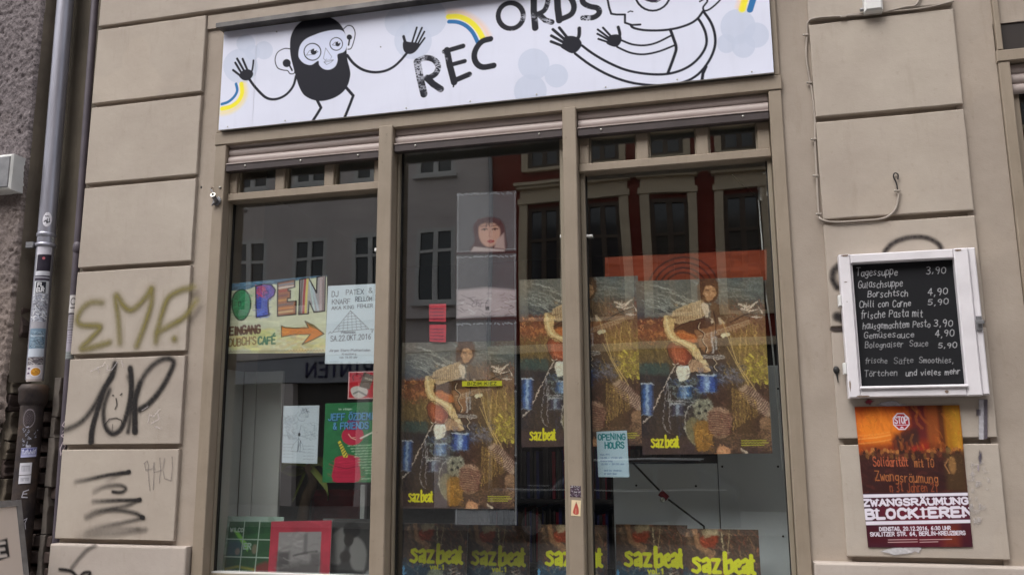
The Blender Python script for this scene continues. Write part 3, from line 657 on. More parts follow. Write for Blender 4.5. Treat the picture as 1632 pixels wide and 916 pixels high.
# downpipe
PX0, PR, PY = -3.458, 0.0428, 0.045
def PXZ(z): return -3.448-.0135*(z-1.7)
def TXZ(z): return -3.262-.0165*(z-2.39)
DP = thing('downpipe', 'zinc rain downpipe covered in stickers running into a dark cast iron foot', 'pipe', (PX0, PY, 0))
part(MB().tube([(PXZ(1.96), PY, 1.96), (PXZ(6), PY, 6)], PR, 28), 'upper_pipe', 'zinc', DP)
c_ = MB(); 
for z, rr in ((2.715, .004), (2.66, .008)): c_.tube([(PXZ(z), PY, z-.012), (PXZ(z), PY, z-.006), (PXZ(z), PY, z+.006), (PXZ(z), PY, z+.012)], [PR+.001, PR+rr, PR+rr, PR+.001], 28)
part(c_, 'pipe_collar', 'zinc', DP)
part(MB().box(PX0-.085, PX0-.04, 0.0, 0.03, 2.645, 2.675), 'pipe_bracket', 'metal', DP)
LR = .055
part(MB().tube([(PXZ(1.8), PY, 0.12), (PXZ(1.8), PY, 1.83), (PXZ(1.8), PY, 1.86)], [LR, LR, LR*.99], 28), 'foot_pipe', 'iron', DP)
part(MB().tube([(PXZ(1.8), PY, z_) for z_ in (1.83, 1.842, 1.852, 1.90, 1.915, 1.935)], [LR, LR+.008, LR+.012, LR+.013, LR+.018, LR+.004], 28), 'foot_socket', 'iron', DP)
# slim dark pipe beside the pier
TX, TY, TR = -3.262, 0.05, 0.019
TP = thing('slim_pipe', 'thin dark painted pipe squeezed between the gap and the left pier', 'pipe', (TX, TY, 0))
part(MB().tube([(TXZ(.12), TY, 0.12), (TXZ(6), TY, 6)], TR, 16), 'pipe_run', 'darkpipe', TP)
part(MB().tube([(TX, TY, 2.61), (TX, TY, 2.62), (TX, TY, 2.655), (TX, TY, 2.665)], [TR, TR+.006, TR+.006, TR], 16), 'pipe_collar', 'darkpipe', TP)
# grey box on the neighbour's wall
a = W(0, 240, -.08); c2 = W(22, 300, -.08)
EB = thing('wall_box', 'pale grey metal box fixed to the roughcast wall at the left edge', 'electrical box', (-3.85, 0, 2.8))
p0 = W(21, 246, -.09); p1 = W(18, 301, -.09)
part(MB().cbox(p0.x-.34, p0.x, -.09, 0.0, p1.z, p0.z+.005, .008), 'box_body', 'white_plastic', EB)
part(MB().cbox(p0.x-.33, p0.x-.012, -.096, -.091, p1.z+.012, p0.z-.01, .003), 'box_lid', 'metal', EB)

# ---- houses across the street (grey and red ones seen mirrored in the shop glass)
OY = -18.0
def op_window(parent, x, z0, z1, w, trim=None, fm='op_white', lights=2, bar=True, casing=0.12):
    fr_ = MB(); t_ = .105
    for q in ((x-w/2, x-w/2+t_, z0, z1), (x+w/2-t_, x+w/2, z0, z1), (x-w/2+t_, x+w/2-t_, z0, z0+t_), (x-w/2+t_, x+w/2-t_, z1-t_, z1), (x-.065, x+.065, z0+t_, z1-t_)):
        fr_.box(q[0], q[1], OY-.06, OY+.0, q[2], q[3])
    if bar: fr_.box(x-w/2+t_, x+w/2-t_, OY-.055, OY-.005, z0+(z1-z0)*.68, z0+(z1-z0)*.68+.08)
    wd = fr_.build('window', fm); rel(parent, wd)
    sub(wd, MB().box(x-w/2+.01, x+w/2-.01, OY-.09, OY-.062, z0+.01, z1-.01).build('pane', 'op_glass'))
    sub(wd, MB().box(x-w/2-.08, x+w/2+.08, OY-.02, OY+.14, z0-.09, z0-.005).build('sill', trim or 'op_white'))
def op_wall(parent, x0, x1, z0, z1, wins, mat):
    """wall with real openings; wins = list of (xc, z0, z1, w)"""
    xs = sorted({x0, x1}|{q for w_ in wins for q in (w_[0]-w_[3]/2, w_[0]+w_[3]/2)}); zs = sorted({z0, z1}|{q for w_ in wins for q in (w_[1], w_[2])})
    b = MB()
    for xa, xb in zip(xs[:-1], xs[1:]):
        for za, zb in zip(zs[:-1], zs[1:]):
            xm, zm = (xa+xb)/2, (za+zb)/2
            if any(abs(xm-w_[0]) < w_[3]/2 and w_[1] < zm < w_[2] for w_ in wins): continue
            b.add([(xa, OY, za), (xb, OY, za), (xb, OY, zb), (xa, OY, zb)], [(0, 1, 2, 3)])
            b.add([(xa, OY-.3, za), (xb, OY-.3, za), (xb, OY-.3, zb), (xa, OY-.3, zb)], [(3, 2, 1, 0)])
    for xc, za, zb, w_ in wins:
        a, c = xc-w_/2, xc+w_/2
        b.add([(a, OY, za), (a, OY-.3, za), (a, OY-.3, zb), (a, OY, zb)], [(0, 1, 2, 3)]); b.add([(c, OY, za), (c, OY-.3, za), (c, OY-.3, zb), (c, OY, zb)], [(3, 2, 1, 0)])
        b.add([(a, OY, za), (c, OY, za), (c, OY-.3, za), (a, OY-.3, za)], [(0, 1, 2, 3)]); b.add([(a, OY, zb), (c, OY, zb), (c, OY-.3, zb), (a, OY-.3, zb)], [(3, 2, 1, 0)])
    o = b.build('wall', mat); rel(parent, o)
    return o
OG = thing('apartment_house', 'grey rendered apartment house across the street with white casement windows', 'building', (-14, OY, 0))
gx = [-7.65-1.87*k*1.0 for k in range(9)]; gw = []
for k, x in enumerate(gx):
    for z0_ in (5.45, 9.0, 12.4): gw.append((x, z0_, z0_+2.05, 1.08))
op_wall(OG, -24, -6.1, 4.15, 16, gw, 'op_grey')
for x, a, c, w_ in gw: op_window(OG, x, a, c, w_)
part(MB().box(-24, -6.1, OY-.1, OY+.18, 5.0, 5.18), 'cornice', 'op_grey', OG)
part(MB().box(-24, -6.1, OY-.1, OY+.1, 4.12, 4.2), 'cornice', 'op_grey', OG)
part(MB().box(-24, -6.1, OY-.6, OY-.25, 0, 3.4), 'shopfront', 'op_shop', OG)
for k in range(8):
    x = -23+k*2.2; part(MB().box(x, x+.35, OY-.25, OY+.02, 0, 3.4), 'pier', 'op_grey', OG)
part(MB().box(-24, -6.1, OY-8, OY-.31, 0, 16), 'body', 'op_shop', OG)
fb = part(MB().box(-15.5, -7.2, OY-.2, OY+.06, 3.42, 4.10), 'shop_fascia', 'op_sign', OG)
part(MB().box(-24, -15.5, OY-.2, OY+.0, 3.4, 4.12), 'band', 'op_grey', OG); part(MB().box(-7.2, -6.1, OY-.2, OY+.0, 3.4, 4.12), 'band', 'op_grey', OG)
def word(parent, st, x, y, z, h, mat, face=1, wr=0.66, th=0.15, gap=.35):
    """flat letters of small bars standing on a fascia that faces +Y (read from the street)"""
    u = h/6; px = 0
    for ch in st:
        b = MB()
        for st_ in GL.get(ch, '').split(';'):
            if not st_.strip(): continue
            pts = [tuple(float(q) for q in p.split(',')) for p in st_.split()]
            for (ax, ay), (bx, by) in zip(pts[:-1], pts[1:]):
                a = Vector((x-(px+ax)*u*face, 0, z+ay*u)); c = Vector((x-(px+bx)*u*face, 0, z+by*u)); d = (c-a); L = d.length
                if L < 1e-6: continue
                d /= L; n = Vector((-d.z, 0, d.x))*h*th/2; a -= d*h*th*.3; c += d*h*th*.3
                b.add([(a+n+Vector((0, yy, 0))) for yy in (y, y+.03)]+[(c+n+Vector((0, yy, 0))) for yy in (y, y+.03)]+[(c-n+Vector((0, yy, 0))) for yy in (y, y+.03)]+[(a-n+Vector((0, yy, 0))) for yy in (y, y+.03)],
                      [(0, 2, 4, 6), (1, 7, 5, 3), (0, 1, 3, 2), (2, 3, 5, 4), (4, 5, 7, 6), (6, 7, 1, 0)])
        if b.v: sub(parent, b.build('letter', mat)) if parent.type != 'EMPTY' else rel(parent, b.build('letter', mat))
        px += 4+gap*4
word(fb, 'PRINTEN', -9.05, OY+.062, 3.58, .36, 'op_ink')
ORD = thing('apartment_house', 'oxide red apartment house across the street with cream window surrounds', 'building', (0, OY, 0))
rx = [-4.62, -3.04, -1.40, 0.42, 2.1, 3.8, 5.5, 7.2]; rw = []
for x in rx:
    rw.append((x, 4.9, 7.85, .9)); rw.append((x, 8.95, 11.2, .9)); rw.append((x, 12.4, 14.4, .9))
op_wall(ORD, -6.1, 12, 4.2, 17, rw, 'op_red')
for x, a, c, w_ in rw: op_window(ORD, x, a, c, w_, 'op_cream', 'op_brown')
for x in rx:
    f = MB()
    f.box(x-.68, x-.455, OY-.001, OY+.12, 4.8, 7.95); f.box(x+.455, x+.68, OY-.001, OY+.12, 4.8, 7.95)
    part(f, 'window_surround', 'op_cream', ORD)
    f = MB(); f.box(x-.72, x+.72, OY-.001, OY+.16, 7.952, 8.10); f.box(x-.66, x+.66, OY-.001, OY+.10, 8.10, 8.36); f.box(x-.74, x+.74, OY-.001, OY+.24, 8.36, 8.44); f.box(x-.80, x+.80, OY-.001, OY+.32, 8.44, 8.52)
    part(f, 'window_head', 'op_cream', ORD)
    f = MB(); f.box(x-.62, x-.455, OY-.001, OY+.09, 8.88, 11.3); f.box(x+.455, x+.62, OY-.001, OY+.09, 8.88, 11.3); f.box(x-.7, x+.7, OY-.001, OY+.2, 11.3, 11.5)
    part(f, 'window_surround', 'op_cream', ORD)
part(MB().box(-6.1, 12, OY-.2, OY+.2, 4.0, 4.19), 'cornice', 'op_cream', ORD)
part(MB().box(-6.1, 12, OY-.4, OY+.02, 0, 4.0), 'ground_floor', 'op_shop', ORD)
part(MB().box(-6.1, 12, OY-8, OY-.31, 0, 17), 'body', 'op_shop', ORD)
part(MB().tube([(-6.1, OY+.08, 0), (-6.1, OY+.08, 16)], .055, 10), 'rain_pipe', 'metal', ORD)
OX = thing('apartment_house', 'unseen cream apartment house added along the far side to bound the skylight', 'building', (20, OY, 0))  # unseen block, added to shape how much sky reaches the street
part(MB().box(12, 34, OY-8, OY, 0, 17), 'wall', 'op_grey', OX)
OW = thing('apartment_house', 'unseen plain grey apartment block added at the far left to bound the skylight', 'building', (-34, OY, 0))  # its counterpart on the left, also added out of view to limit skylight
part(MB().box(-46, -24, OY-8, OY, 0, 15), 'wall', 'op_grey', OW)
# ================================================================== SHOP SIGN
INK = (30, 31, 41)
def facade_canvas(x0, x1, z0, z1, Y, bg=(255, 255, 255), alpha=1.0, res=0.0026):
    """sheet over the facade plane; drawn with photo-measured points turned into metres on that plane"""
    c = Canvas((x1-x0)/KZ, (z1-z0)/KZ, int((x1-x0)/res), int((z1-z0)/res), bg, alpha)
    def xf(x, y):
        p = W(x, y, Y); return ((p.x-x0)/KZ, (z1-p.z)/KZ)
    c.xf = xf
    c.where = lambda U, V: np.stack([x0+(x1-x0)*U, np.full(U.shape, Y), z1-(z1-z0)*V], -1)
    return c
SX0, SX1, SZ0, SZ1, SY = -2.431, 0.230, 3.172, 3.698, -0.022
c = facade_canvas(SX0, SX1, SZ0, SZ1, SY, (216, 219, 236), res=0.0024)
CL = (194, 202, 222)
def cr4(pts): return crop(340, 0, .24016, pts)
def cr5(pts): return crop(640, 0, .2183, pts)
def cr6(pts): return crop(860, 0, .2451, pts)
def disc(x, y, r, f, col, a=1.0): c.poly(f([(x+r*math.cos(t), y+r*math.sin(t)) for t in [k*math.pi/12 for k in range(24)]]), col, a)
for x, y, r_ in ((215, 290, 62), (335, 335, 60), (180, 440, 115), (260, 350, 50), (1230, 150, 95), (1420, 120, 130), (1325, 270, 125)): disc(x, y, r_, cr4, CL, .75)
for x, y, r_ in ((965, 470, 115), (1130, 555, 86), (940, 665, 120)): disc(x, y, r_, cr5, CL, .8)
for x, y, r_ in ((1290, 175, 115), (1410, 230, 82), (1325, 300, 78), (1215, 285, 62)): disc(x, y, r_, cr6, CL, .8)
YEL, BLU, ORG = (238, 226, 60), (48, 112, 168), (244, 196, 150)
c.stroke(cr4([(205, 560), (210, 630), (180, 690), (120, 735), (58, 750)]), 9, (240, 214, 110), .6, 7, 6)
c.stroke(cr4([(185, 558), (190, 620), (165, 672), (115, 708), (58, 722)]), 8, YEL, 1, 2, 6)
c.stroke(cr4([(150, 558), (158, 600), (140, 640), (100, 676), (56, 692)]), 5, BLU, 1, None, 6)
c.stroke(cr5([(345, 92), (440, 95), (535, 145), (600, 205), (632, 262)]), 8, ORG, .6, 8, 6)
c.stroke(cr5([(342, 124), (420, 124), (500, 160), (560, 222), (598, 292)]), 9, YEL, 1, 2, 6)
c.stroke(cr5([(346, 160), (410, 164), (470, 190), (520, 240), (556, 312)]), 6.5, BLU, 1, None, 6)
c.stroke(cr6([(1318, 60), (1345, -40), (1360, -90)]), 11, YEL, 1, 3); c.stroke(cr6([(1288, 45), (1310, -40)]), 6, ORG, .5, 6); c.stroke(cr6([(1368, 66), (1400, -40), (1420, -90)]), 9, BLU)
# figure on the left
body = [(640, 120), (690, 108), (770, 115), (830, 150), (868, 205), (885, 280), (884, 340), (890, 400), (905, 460), (908, 505), (890, 570), (850, 620), (790, 655), (715, 672), (650, 660), (600, 630), (570, 580), (550, 520), (528, 440), (512, 370), (508, 300), (515, 240), (545, 180), (590, 140)]
ear1 = [(512, 326), (470, 324), (425, 350), (409, 400), (425, 450), (462, 466), (492, 470), (508, 490), (535, 488), (540, 465)]
ear2 = [(862, 196), (890, 172), (922, 178), (940, 215), (935, 262), (915, 320), (893, 328)]
c.stroke(cr4(ear1), 1.8, INK, 1, None, 4); c.stroke(cr4(ear2), 1.8, INK, 1, None, 4)
disc(486, 420, 27, cr4, INK); disc(902, 248, 18, cr4, INK)
c.stroke(cr4([(500, 425), (522, 468)]), 3, INK); c.stroke(cr4([(905, 250), (897, 300)]), 3, INK)
AW = 4.6
c.stroke(cr4([(548, 505), (530, 570), (490, 622), (440, 652), (390, 660), (345, 646), (300, 605), (262, 560), (232, 515)]), AW, INK, 1, None, 5)
c.stroke(cr4([(888, 368), (930, 422), (990, 463), (1060, 480), (1130, 474), (1190, 448), (1240, 405), (1285, 352)]), AW, INK, 1, None, 5)
def hand(f, palm, r_, fingers, wf, thumb, wt):
    c.poly(f(palm), INK, 1, None, 4)
    for p, q in fingers: c.stroke(f([p, q]), wf, INK)
    c.stroke(f(thumb), wt, INK, 1, None, 4)
hand(cr4, [(170, 500), (195, 470), (235, 462), (262, 480), (262, 505), (238, 532), (205, 535), (180, 520)], 0, [((215, 490), (157, 390)), ((232, 480), (194, 392)), ((195, 500), (145, 417)), ((190, 512), (130, 466))], 4, [(250, 495), (262, 450), (267, 403)], 3.6)
hand(cr4, [(1262, 275), (1300, 280), (1350, 285), (1370, 300), (1345, 340), (1310, 360), (1275, 352), (1258, 320)], 0, [((1310, 310), (1350, 184)), ((1330, 310), (1384, 186)), ((1345, 315), (1400, 212)), ((1350, 325), (1402, 254))], 3.4, [(1280, 320), (1272, 280), (1262, 243)], 4.8)
for leg in ([(688, 664), (714, 716), (690, 756), (652, 815)], [(874, 574), (928, 636), (904, 700), (866, 794)]): c.stroke(cr4(leg), 5, INK)
c.poly(cr4(body), INK, 1, None, 4)
face = [(564, 360), (575, 305), (610, 262), (670, 233), (740, 210), (810, 200), (856, 206), (882, 245), (886, 305), (866, 345), (824, 362), (824, 402), (808, 442), (770, 463), (730, 458), (702, 432), (695, 404), (650, 432), (603, 422), (572, 392)]
c.poly(cr4(face), (207, 213, 236), 1, None, 4)
for x, y, r_, w_ in ((657, 345, 56, 1.9), (815, 293, 42, 1.6)): c.stroke(cr4([(x+r_*math.cos(t), y+r_*math.sin(t)) for t in [k*math.pi/12 for k in range(25)]]), w_, INK)
c.stroke(cr4([(617, 368), (635, 340), (665, 325), (695, 345), (665, 362), (617, 368)]), .8, INK); disc(665, 345, 20, cr4, INK); disc(674, 332, 6, cr4, (226, 229, 246))
c.stroke(cr4([(788, 300), (810, 280), (843, 288), (828, 306), (788, 300)]), .8, INK); disc(825, 293, 16, cr4, INK); disc(832, 284, 5, cr4, (226, 229, 246))
for l_ in ([(745, 320), (730, 388), (742, 402), (752, 392)], [(745, 320), (785, 378), (778, 390)], [(733, 412), (760, 400), (797, 398), (780, 415), (750, 430), (733, 412)], [(735, 416), (795, 402)]): c.stroke(cr4(l_), .9, (70, 72, 84), .8)
# brush letters
brush = vnoise(c.nx, c.ny, 210, 24, 33, 2); c.tex = 1-np.clip((vnoise(c.nx, c.ny, 30, 8, 31, 2)-0.66)*7, 0, 1)*np.clip((vnoise(c.nx, c.ny, 330, 110, 32, 2)-0.42)*6, 0, .6)
LW = 9.2
for st, w_ in (([(113, 452), (135, 570), (163, 688)], 10.5), ([(112, 448), (170, 424), (232, 436), (266, 482), (248, 540), (185, 575)], 8.5), ([(185, 570), (230, 615), (286, 652)], 9.5),
               ([(330, 368), (352, 480), (384, 602)], 9.5), ([(312, 378), (448, 338)], 7.2), ([(362, 474), (460, 448)], 6.5), ([(380, 592), (494, 544)], 8), ([(384, 600), (378, 634)], 2.5),
               ([(648, 286), (590, 303), (548, 350), (530, 410), (548, 465), (595, 492), (672, 480)], 8.5),
               ([(965, -60), (965, 80), (976, 206)], 9.2), ([(960, -50), (1010, -70), (1062, -40), (1066, 20), (1040, 80), (985, 108)], 7.2), ([(1000, 105), (1050, 150), (1096, 164)], 8),
               ([(1135, -50), (1140, 60), (1152, 150)], 9.5), ([(1130, -50), (1215, -30), (1258, 40), (1240, 105), (1165, 142)], 8),
               ([(1440, -45), (1375, -60), (1325, -25), (1325, 20), (1370, 48), (1430, 62), (1442, 98), (1400, 130), (1325, 133)], 7.8)):
    c.stroke(cr5(st), w_*1.13, INK, 1, None, 4 if len(st) > 3 else 0)
c.stroke(cr5([(797+92*math.cos(t), 117+94*math.sin(t)) for t in [k*math.pi/14 for k in range(29)]]), 8.2, INK)
c.tex = None
# figure on the right
LN = 3.4
c.stroke(cr6([(430, -70), (440, -10), (452, 50), (466, 92), (500, 97), (555, 97), (555, 150), (600, 165), (655, 162)]), LN, INK)
c.stroke(cr6([(575, 82), (590, 74), (606, 78)]), 2, INK)
c.stroke(cr6([(592, 165), (612, 184), (680, 198), (780, 200), (880, 188), (970, 160), (1025, 125), (1062, 76)]), LN+.4, INK, 1, None, 4)
c.stroke(cr6([(735+116*math.cos(t), -46+118*math.sin(t)) for t in [k*math.pi/14 for k in range(29)]]), LN, INK)
disc(735, -28, 47, cr6, (52, 40, 62)); c.stroke(cr6([(650, -20), (700, 8), (760, 16), (815, -15)]), 1.6, INK)
c.stroke(cr6([(1042, 12), (1080, -8), (1090, 12), (1064, 48), (1072, 72), (1112, 58), (1175, 0), (1200, -60)]), LN-.5, INK, 1, None, 4)
c.stroke(cr6([(275, 298), (350, 353), (450, 410), (560, 456), (680, 480), (800, 485), (900, 466), (985, 424), (1050, 360), (1084, 290), (1080, 220), (1055, 160), (1030, 122)]), LN+.6, INK, 1, None, 4)
c.stroke(cr6([(230, 350), (330, 424), (450, 490), (580, 535), (700, 553), (830, 556), (940, 535), (1030, 485), (1100, 400), (1138, 310), (1140, 230), (1115, 150), (1068, 80)]), LN+.6, INK, 1, None, 4)
c.stroke(cr6([(535, 265), (600, 290), (680, 297), (760, 280), (852, 235)]), LN-.2, INK, 1, None, 4); c.stroke(cr6([(505, 308), (590, 345), (680, 355), (780, 335), (878, 296)]), LN-.2, INK, 1, None, 4)
c.stroke(cr6([(850, 195), (870, 250), (888, 312), (874, 370), (835, 475)]), 4.6, INK, 1, None, 4); c.stroke(cr6([(1082, 436), (1062, 480), (1055, 530)]), 4.6, INK)
hand(cr6, [(150, 280), (160, 245), (200, 235), (245, 245), (272, 275), (270, 305), (240, 340), (205, 348), (160, 325), (135, 305)], 0, [((190, 260), (128, 182)), ((170, 265), (86, 193)), ((160, 280), (76, 234)), ((160, 305), (74, 272))], 4.6, [(235, 270), (256, 235), (258, 186)], 6)
hand(cr6, [(440, 265), (455, 235), (500, 225), (530, 240), (532, 270), (505, 305), (470, 303), (435, 285)], 0, [((475, 250), (412, 182)), ((460, 255), (378, 194)), ((450, 262), (376, 222)), ((455, 280), (382, 255))], 3.4, [(512, 260), (522, 225), (511, 178)], 4.8)
# grime and drill marks
n = vnoice = vnoise(c.nx, c.ny, 5, 3, 44, 5); c.c *= (0.93+0.1*n)[..., None]
for x, y in ((420, 212), (1110, 312), (1132, 757), (578, 812)): disc(x, y, 5, cr4, (120, 118, 120))
dr = vnoise(c.nx, c.ny, 90, 2, 45, 3); c.c *= (1-0.10*np.clip(dr-.55, 0, 1)*np.linspace(.3, 1, c.ny)[:, None])[..., None]
SG = thing('shop_sign', 'long white sign with cartoon figures, small rainbows and brush lettering above the shop window', 'sign', (-1.1, 0, 3.17))
bx = SX0+0.19
cut = (0, int((-2.243-SX0)/(SX1-SX0)*c.nx), c.nx)
def sub_canvas(c, i0, i1, gap=1):
    d = Canvas(1, 1, 2, 2); d.nx = i1-i0-gap; d.ny = c.ny; d.c = c.c[:, i0:i1-gap]; d.a = c.a[:, i0:i1-gap]; d.w = (d.nx-1)*c.dx; d.h = c.h
    d.X, d.Y = np.meshgrid(np.linspace(0, d.w, d.nx), np.linspace(0, d.h, d.ny)); return d
for k in range(2):
    i0, i1 = cut[k], cut[k+1]; d = sub_canvas(c, i0, min(c.nx, i1+1), 0)
    xa = SX0+(SX1-SX0)*i0/(c.nx-1); xb = xa+(SX1-SX0)*(d.nx-1)/(c.nx-1)
    dy = (0.0, 0.0004)[k]
    o = link('sign_panel', d.mesh('sign_panel', lambda U, V: np.stack([xa+(xb-xa)*U, SY+dy+0.0008*np.sin(U*5+k)*np.sin(V*3), SZ1-(SZ1-SZ0)*V], -1)), 'p_sign'); rel(SG, o)
    sub(o, MB().box(xa, xb, SY+dy+.002, SY+.014, SZ0, SZ1).build('panel_back', 'white_plastic'))
part(MB().box(SX0+.005, SX1-.005, SY+.0145, 0.0, SZ0+.005, SZ1-.005), 'sign_box', 'metal', SG)
cp = MB().sweep([(-0.072, 3.700), (-0.072, 3.722), (-0.066, 3.727), (0.03, 3.744), (0.03, 3.738), (-0.062, 3.718), (-0.062, 3.700)], -2.448, 0.29, False)
part(cp, 'flashing', 'canopy', SG); part(MB().box(-2.444, 0.28, -0.061, 0.02, 3.7005, 3.712), 'soffit', 'canopy', SG)
for k in range(9): 
    x = -2.38+k*.315; part(MB().ball((x, SY-.001, SZ0+.012), .004, .002, .004, 8), 'screw', 'screw', SG)

# ================================================================== GRAFFITI (paint on the building)
def spray(name, pts_box, Y, draw, label, mat='p_spray', res=.0026):
    x0, y0, x1, y1 = pts_box; cs = [W(x, y, Y) for x, y in ((x0, y0), (x1, y0), (x1, y1), (x0, y1))]
    xa, xb = min(p.x for p in cs), max(p.x for p in cs); za, zb = min(p.z for p in cs), max(p.z for p in cs)
    c = facade_canvas(xa, xb, za, zb, Y, (0, 0, 0), 0.0, res); draw(c)
    n = vnoise(c.nx, c.ny, c.nx/3, c.ny/3, 3, 2); c.a = np.clip(c.a*(.82+.36*n), 0, 1)
    o = link(name, c.mesh(name, c.where, 0.02), mat); rel(B, o); o['label'] = label; return o
GO = (122, 112, 62)
def cg(pts): return crop(0, 300, .3276, pts)
def f_(c):
    w_, s_ = 7.5, 9
    for p in ([(495, 555), (440, 555), (395, 590), (375, 640), (400, 665), (470, 668), (485, 680), (440, 730), (395, 778), (450, 772), (530, 748)],
              [(582, 750), (575, 640), (562, 520), (600, 570), (640, 590), (690, 550), (735, 490)], [(735, 490), (735, 560), (705, 660), (664, 765)],
              [(757, 745), (762, 700), (790, 600), (820, 530), (880, 495), (940, 480)], [(765, 700), (830, 665), (900, 620), (955, 545)], [(846, 730), (848, 732)]):
        c.stroke(cg(p), w_*2.2, GO, .16, 12, 5 if len(p) > 3 else 0)
        c.taper(cg(p), GO, [w_*.8, w_*1.1, w_], [.62, .8, .72], [s_, s_*.8, s_], 5)
spray('graffiti', (108, 425, 330, 572), -0.0035, f_, 'olive sprayed letters EMR followed by a dot')
BK = (34, 31, 31)
def ch3(pts): return crop(0, 600, .345, pts)
def f_(c):
    for p, w_, s_, a in (([(300, 245), (370, 210), (430, 140), (480, 50), (515, 0), (530, -60)], 6, 5, .85), ([(515, -10), (480, 60), (450, 150), (425, 240), (420, 300)], 7, 3, .97),
                      ([(505, 60), (480, 130), (478, 200), (495, 245), (525, 262), (560, 235), (585, 170), (602, 90), (606, 10), (600, -40)], 6, 4, .92),
                      ([(645, 30), (625, 100), (622, 180), (622, 252)], 7, 3, .97), ([(606, 150), (650, 20), (700, -50), (760, -85), (800, -70), (780, -10), (740, 60), (690, 120), (645, 150)], 6, 5, .9),
                      ([(590, 0), (610, 60), (600, 190), (590, 255)], 4, 5, .7)):
        c.stroke(ch3(p), w_*2.1, BK, .14, 11, 6); c.taper(ch3(p), BK, [w_*1.0, w_*1.2, w_*1.5], [a*.8, a*.95, a], [s_*1.5, s_*1.2, s_*.8], 6)
    for p, w_ in (([(483, 222), (505, 195), (535, 190), (560, 200), (566, 225), (545, 255), (515, 265), (490, 250), (483, 222)], 1.6), ([(536, 100), (540, 130), (531, 150)], 1.9), ([(520, 87), (524, 86)], 2.2), ([(556, 84), (563, 78)], 2.2), ([(520, 220), (518, 250)], 1)):
        c.stroke(ch3(p), w_, (40, 36, 36), .95, 1.2)
spray('graffiti', (100, 568, 286, 708), -0.0035, f_, 'black sprayed tag reading 1UP with a small face in it')
def f_(c):
    for p, w_, s_, a in (([(350, 484), (420, 470), (500, 452), (592, 440)], 4.5, 4, .95), ([(500, 480), (540, 455), (590, 440)], 4, 7, .5), ([(435, 530), (480, 508), (550, 500), (580, 515), (560, 532), (520, 530)], 4.2, 5, .9), ([(430, 575), (540, 570), (640, 568)], 4.5, 4, .95), ([(640, 568), (590, 592), (500, 612), (400, 650)], 4.2, 6, .75),
                      ([(400, 645), (450, 620), (540, 615), (620, 628), (660, 650)], 5, 6, .8), ([(660, 652), (580, 670), (480, 690), (400, 715)], 4.5, 7, .65), ([(370, 740), (480, 728), (580, 718), (670, 706)], 5.5, 11, .5), ([(400, 740), (520, 700), (640, 700)], 4, 9, .35)):
        rv_ = p[0][0] > p[-1][0]; L_ = [.35, .85, 1.0]; L_ = L_[::-1] if rv_ else L_
        c.taper(ch3(p), BK, [w_*(1.55-.45*q) for q in L_], [a*q for q in L_], [s_*(2.2-1.5*q) for q in L_], 5)
    for p in ([(590, 440), (596, 438)], [(640, 568), (646, 566)], [(655, 648), (661, 650)]): c.stroke(ch3(p), 6.5, BK, .95, 2)
    for p in ([(666, 400), (680, 388), (686, 410), (684, 440), (692, 525)], [(668, 400), (672, 430), (705, 425), (712, 395), (708, 520)], [(738, 375), (742, 430), (735, 490)], [(712, 440), (745, 432)], [(760, 378), (752, 430), (760, 470), (790, 480), (796, 420), (795, 370)]): c.stroke(ch3(p), 1.0, (110, 104, 104), .75, 1.5)
spray('graffiti', (92, 714, 284, 862), -0.0035, f_, 'black sprayed zigzag scribble with a thin pencilled tag beside it')
def f_(c):
    c.stroke(ch3([(440, 775), (400, 800), (370, 830), (330, 880)]), 4, BK, .7, 6, 4); c.stroke(ch3([(275, 888), (310, 892), (340, 905), (380, 960)]), 4.6, BK, .95, 3, 4)
    c.stroke(ch3([(375, 915), (390, 903), (416, 903), (400, 930), (370, 960)]), 4.6, BK, .95, 3, 4)
spray('graffiti', (84, 864, 170, 930), -0.0325, f_, 'black sprayed curl cut off by the bottom edge')
WH = (204, 196, 196)
def f_(c):
    for p in ([(440, 890), (500, 862), (510, 848)], [(475, 870), (480, 895)], [(525, 860), (520, 885), (545, 882), (570, 845)], [(590, 840), (600, 865)], [(690, 1080), (720, 1060)]): c.stroke(crop(0, 300, .3276, p), 1.2, WH, .6, 1.6)
    for p in ([(685, 215), (690, 175), (712, 185)], [(700, 215), (735, 195), (728, 170)], [(715, 230), (745, 240)], [(712, 180), (738, 150)]): c.stroke(ch3(p), 1.2, WH, .6, 1.6)
spray('graffiti', (104, 568, 286, 706), -0.0042, f_, 'faint white chalk scrawl above and below the black tag')
def f_(c):
    s_ = .3057
    c.stroke(crop(1300, 360, s_, [(360, 132), (400, 90), (470, 62), (550, 56), (610, 72), (650, 105), (652, 135)]), 5.4, (48, 42, 42), .85, 4, 5)
    c.stroke(crop(1300, 360, s_, [(118, 205), (92, 235), (90, 280), (110, 318)]), 7, (44, 40, 40), .85, 5, 5); c.stroke(crop(1300, 360, s_, [(112, 470), (135, 480)]), 11, (44, 40, 40), .85, 5)
    c.stroke(crop(1300, 360, s_, [(84, 538), (150, 540)]), 5, (60, 52, 50), .9, 2)
spray('graffiti', (1322, 368, 1505, 530), -0.0035, f_, 'black sprayed curve showing above and beside the chalkboard')
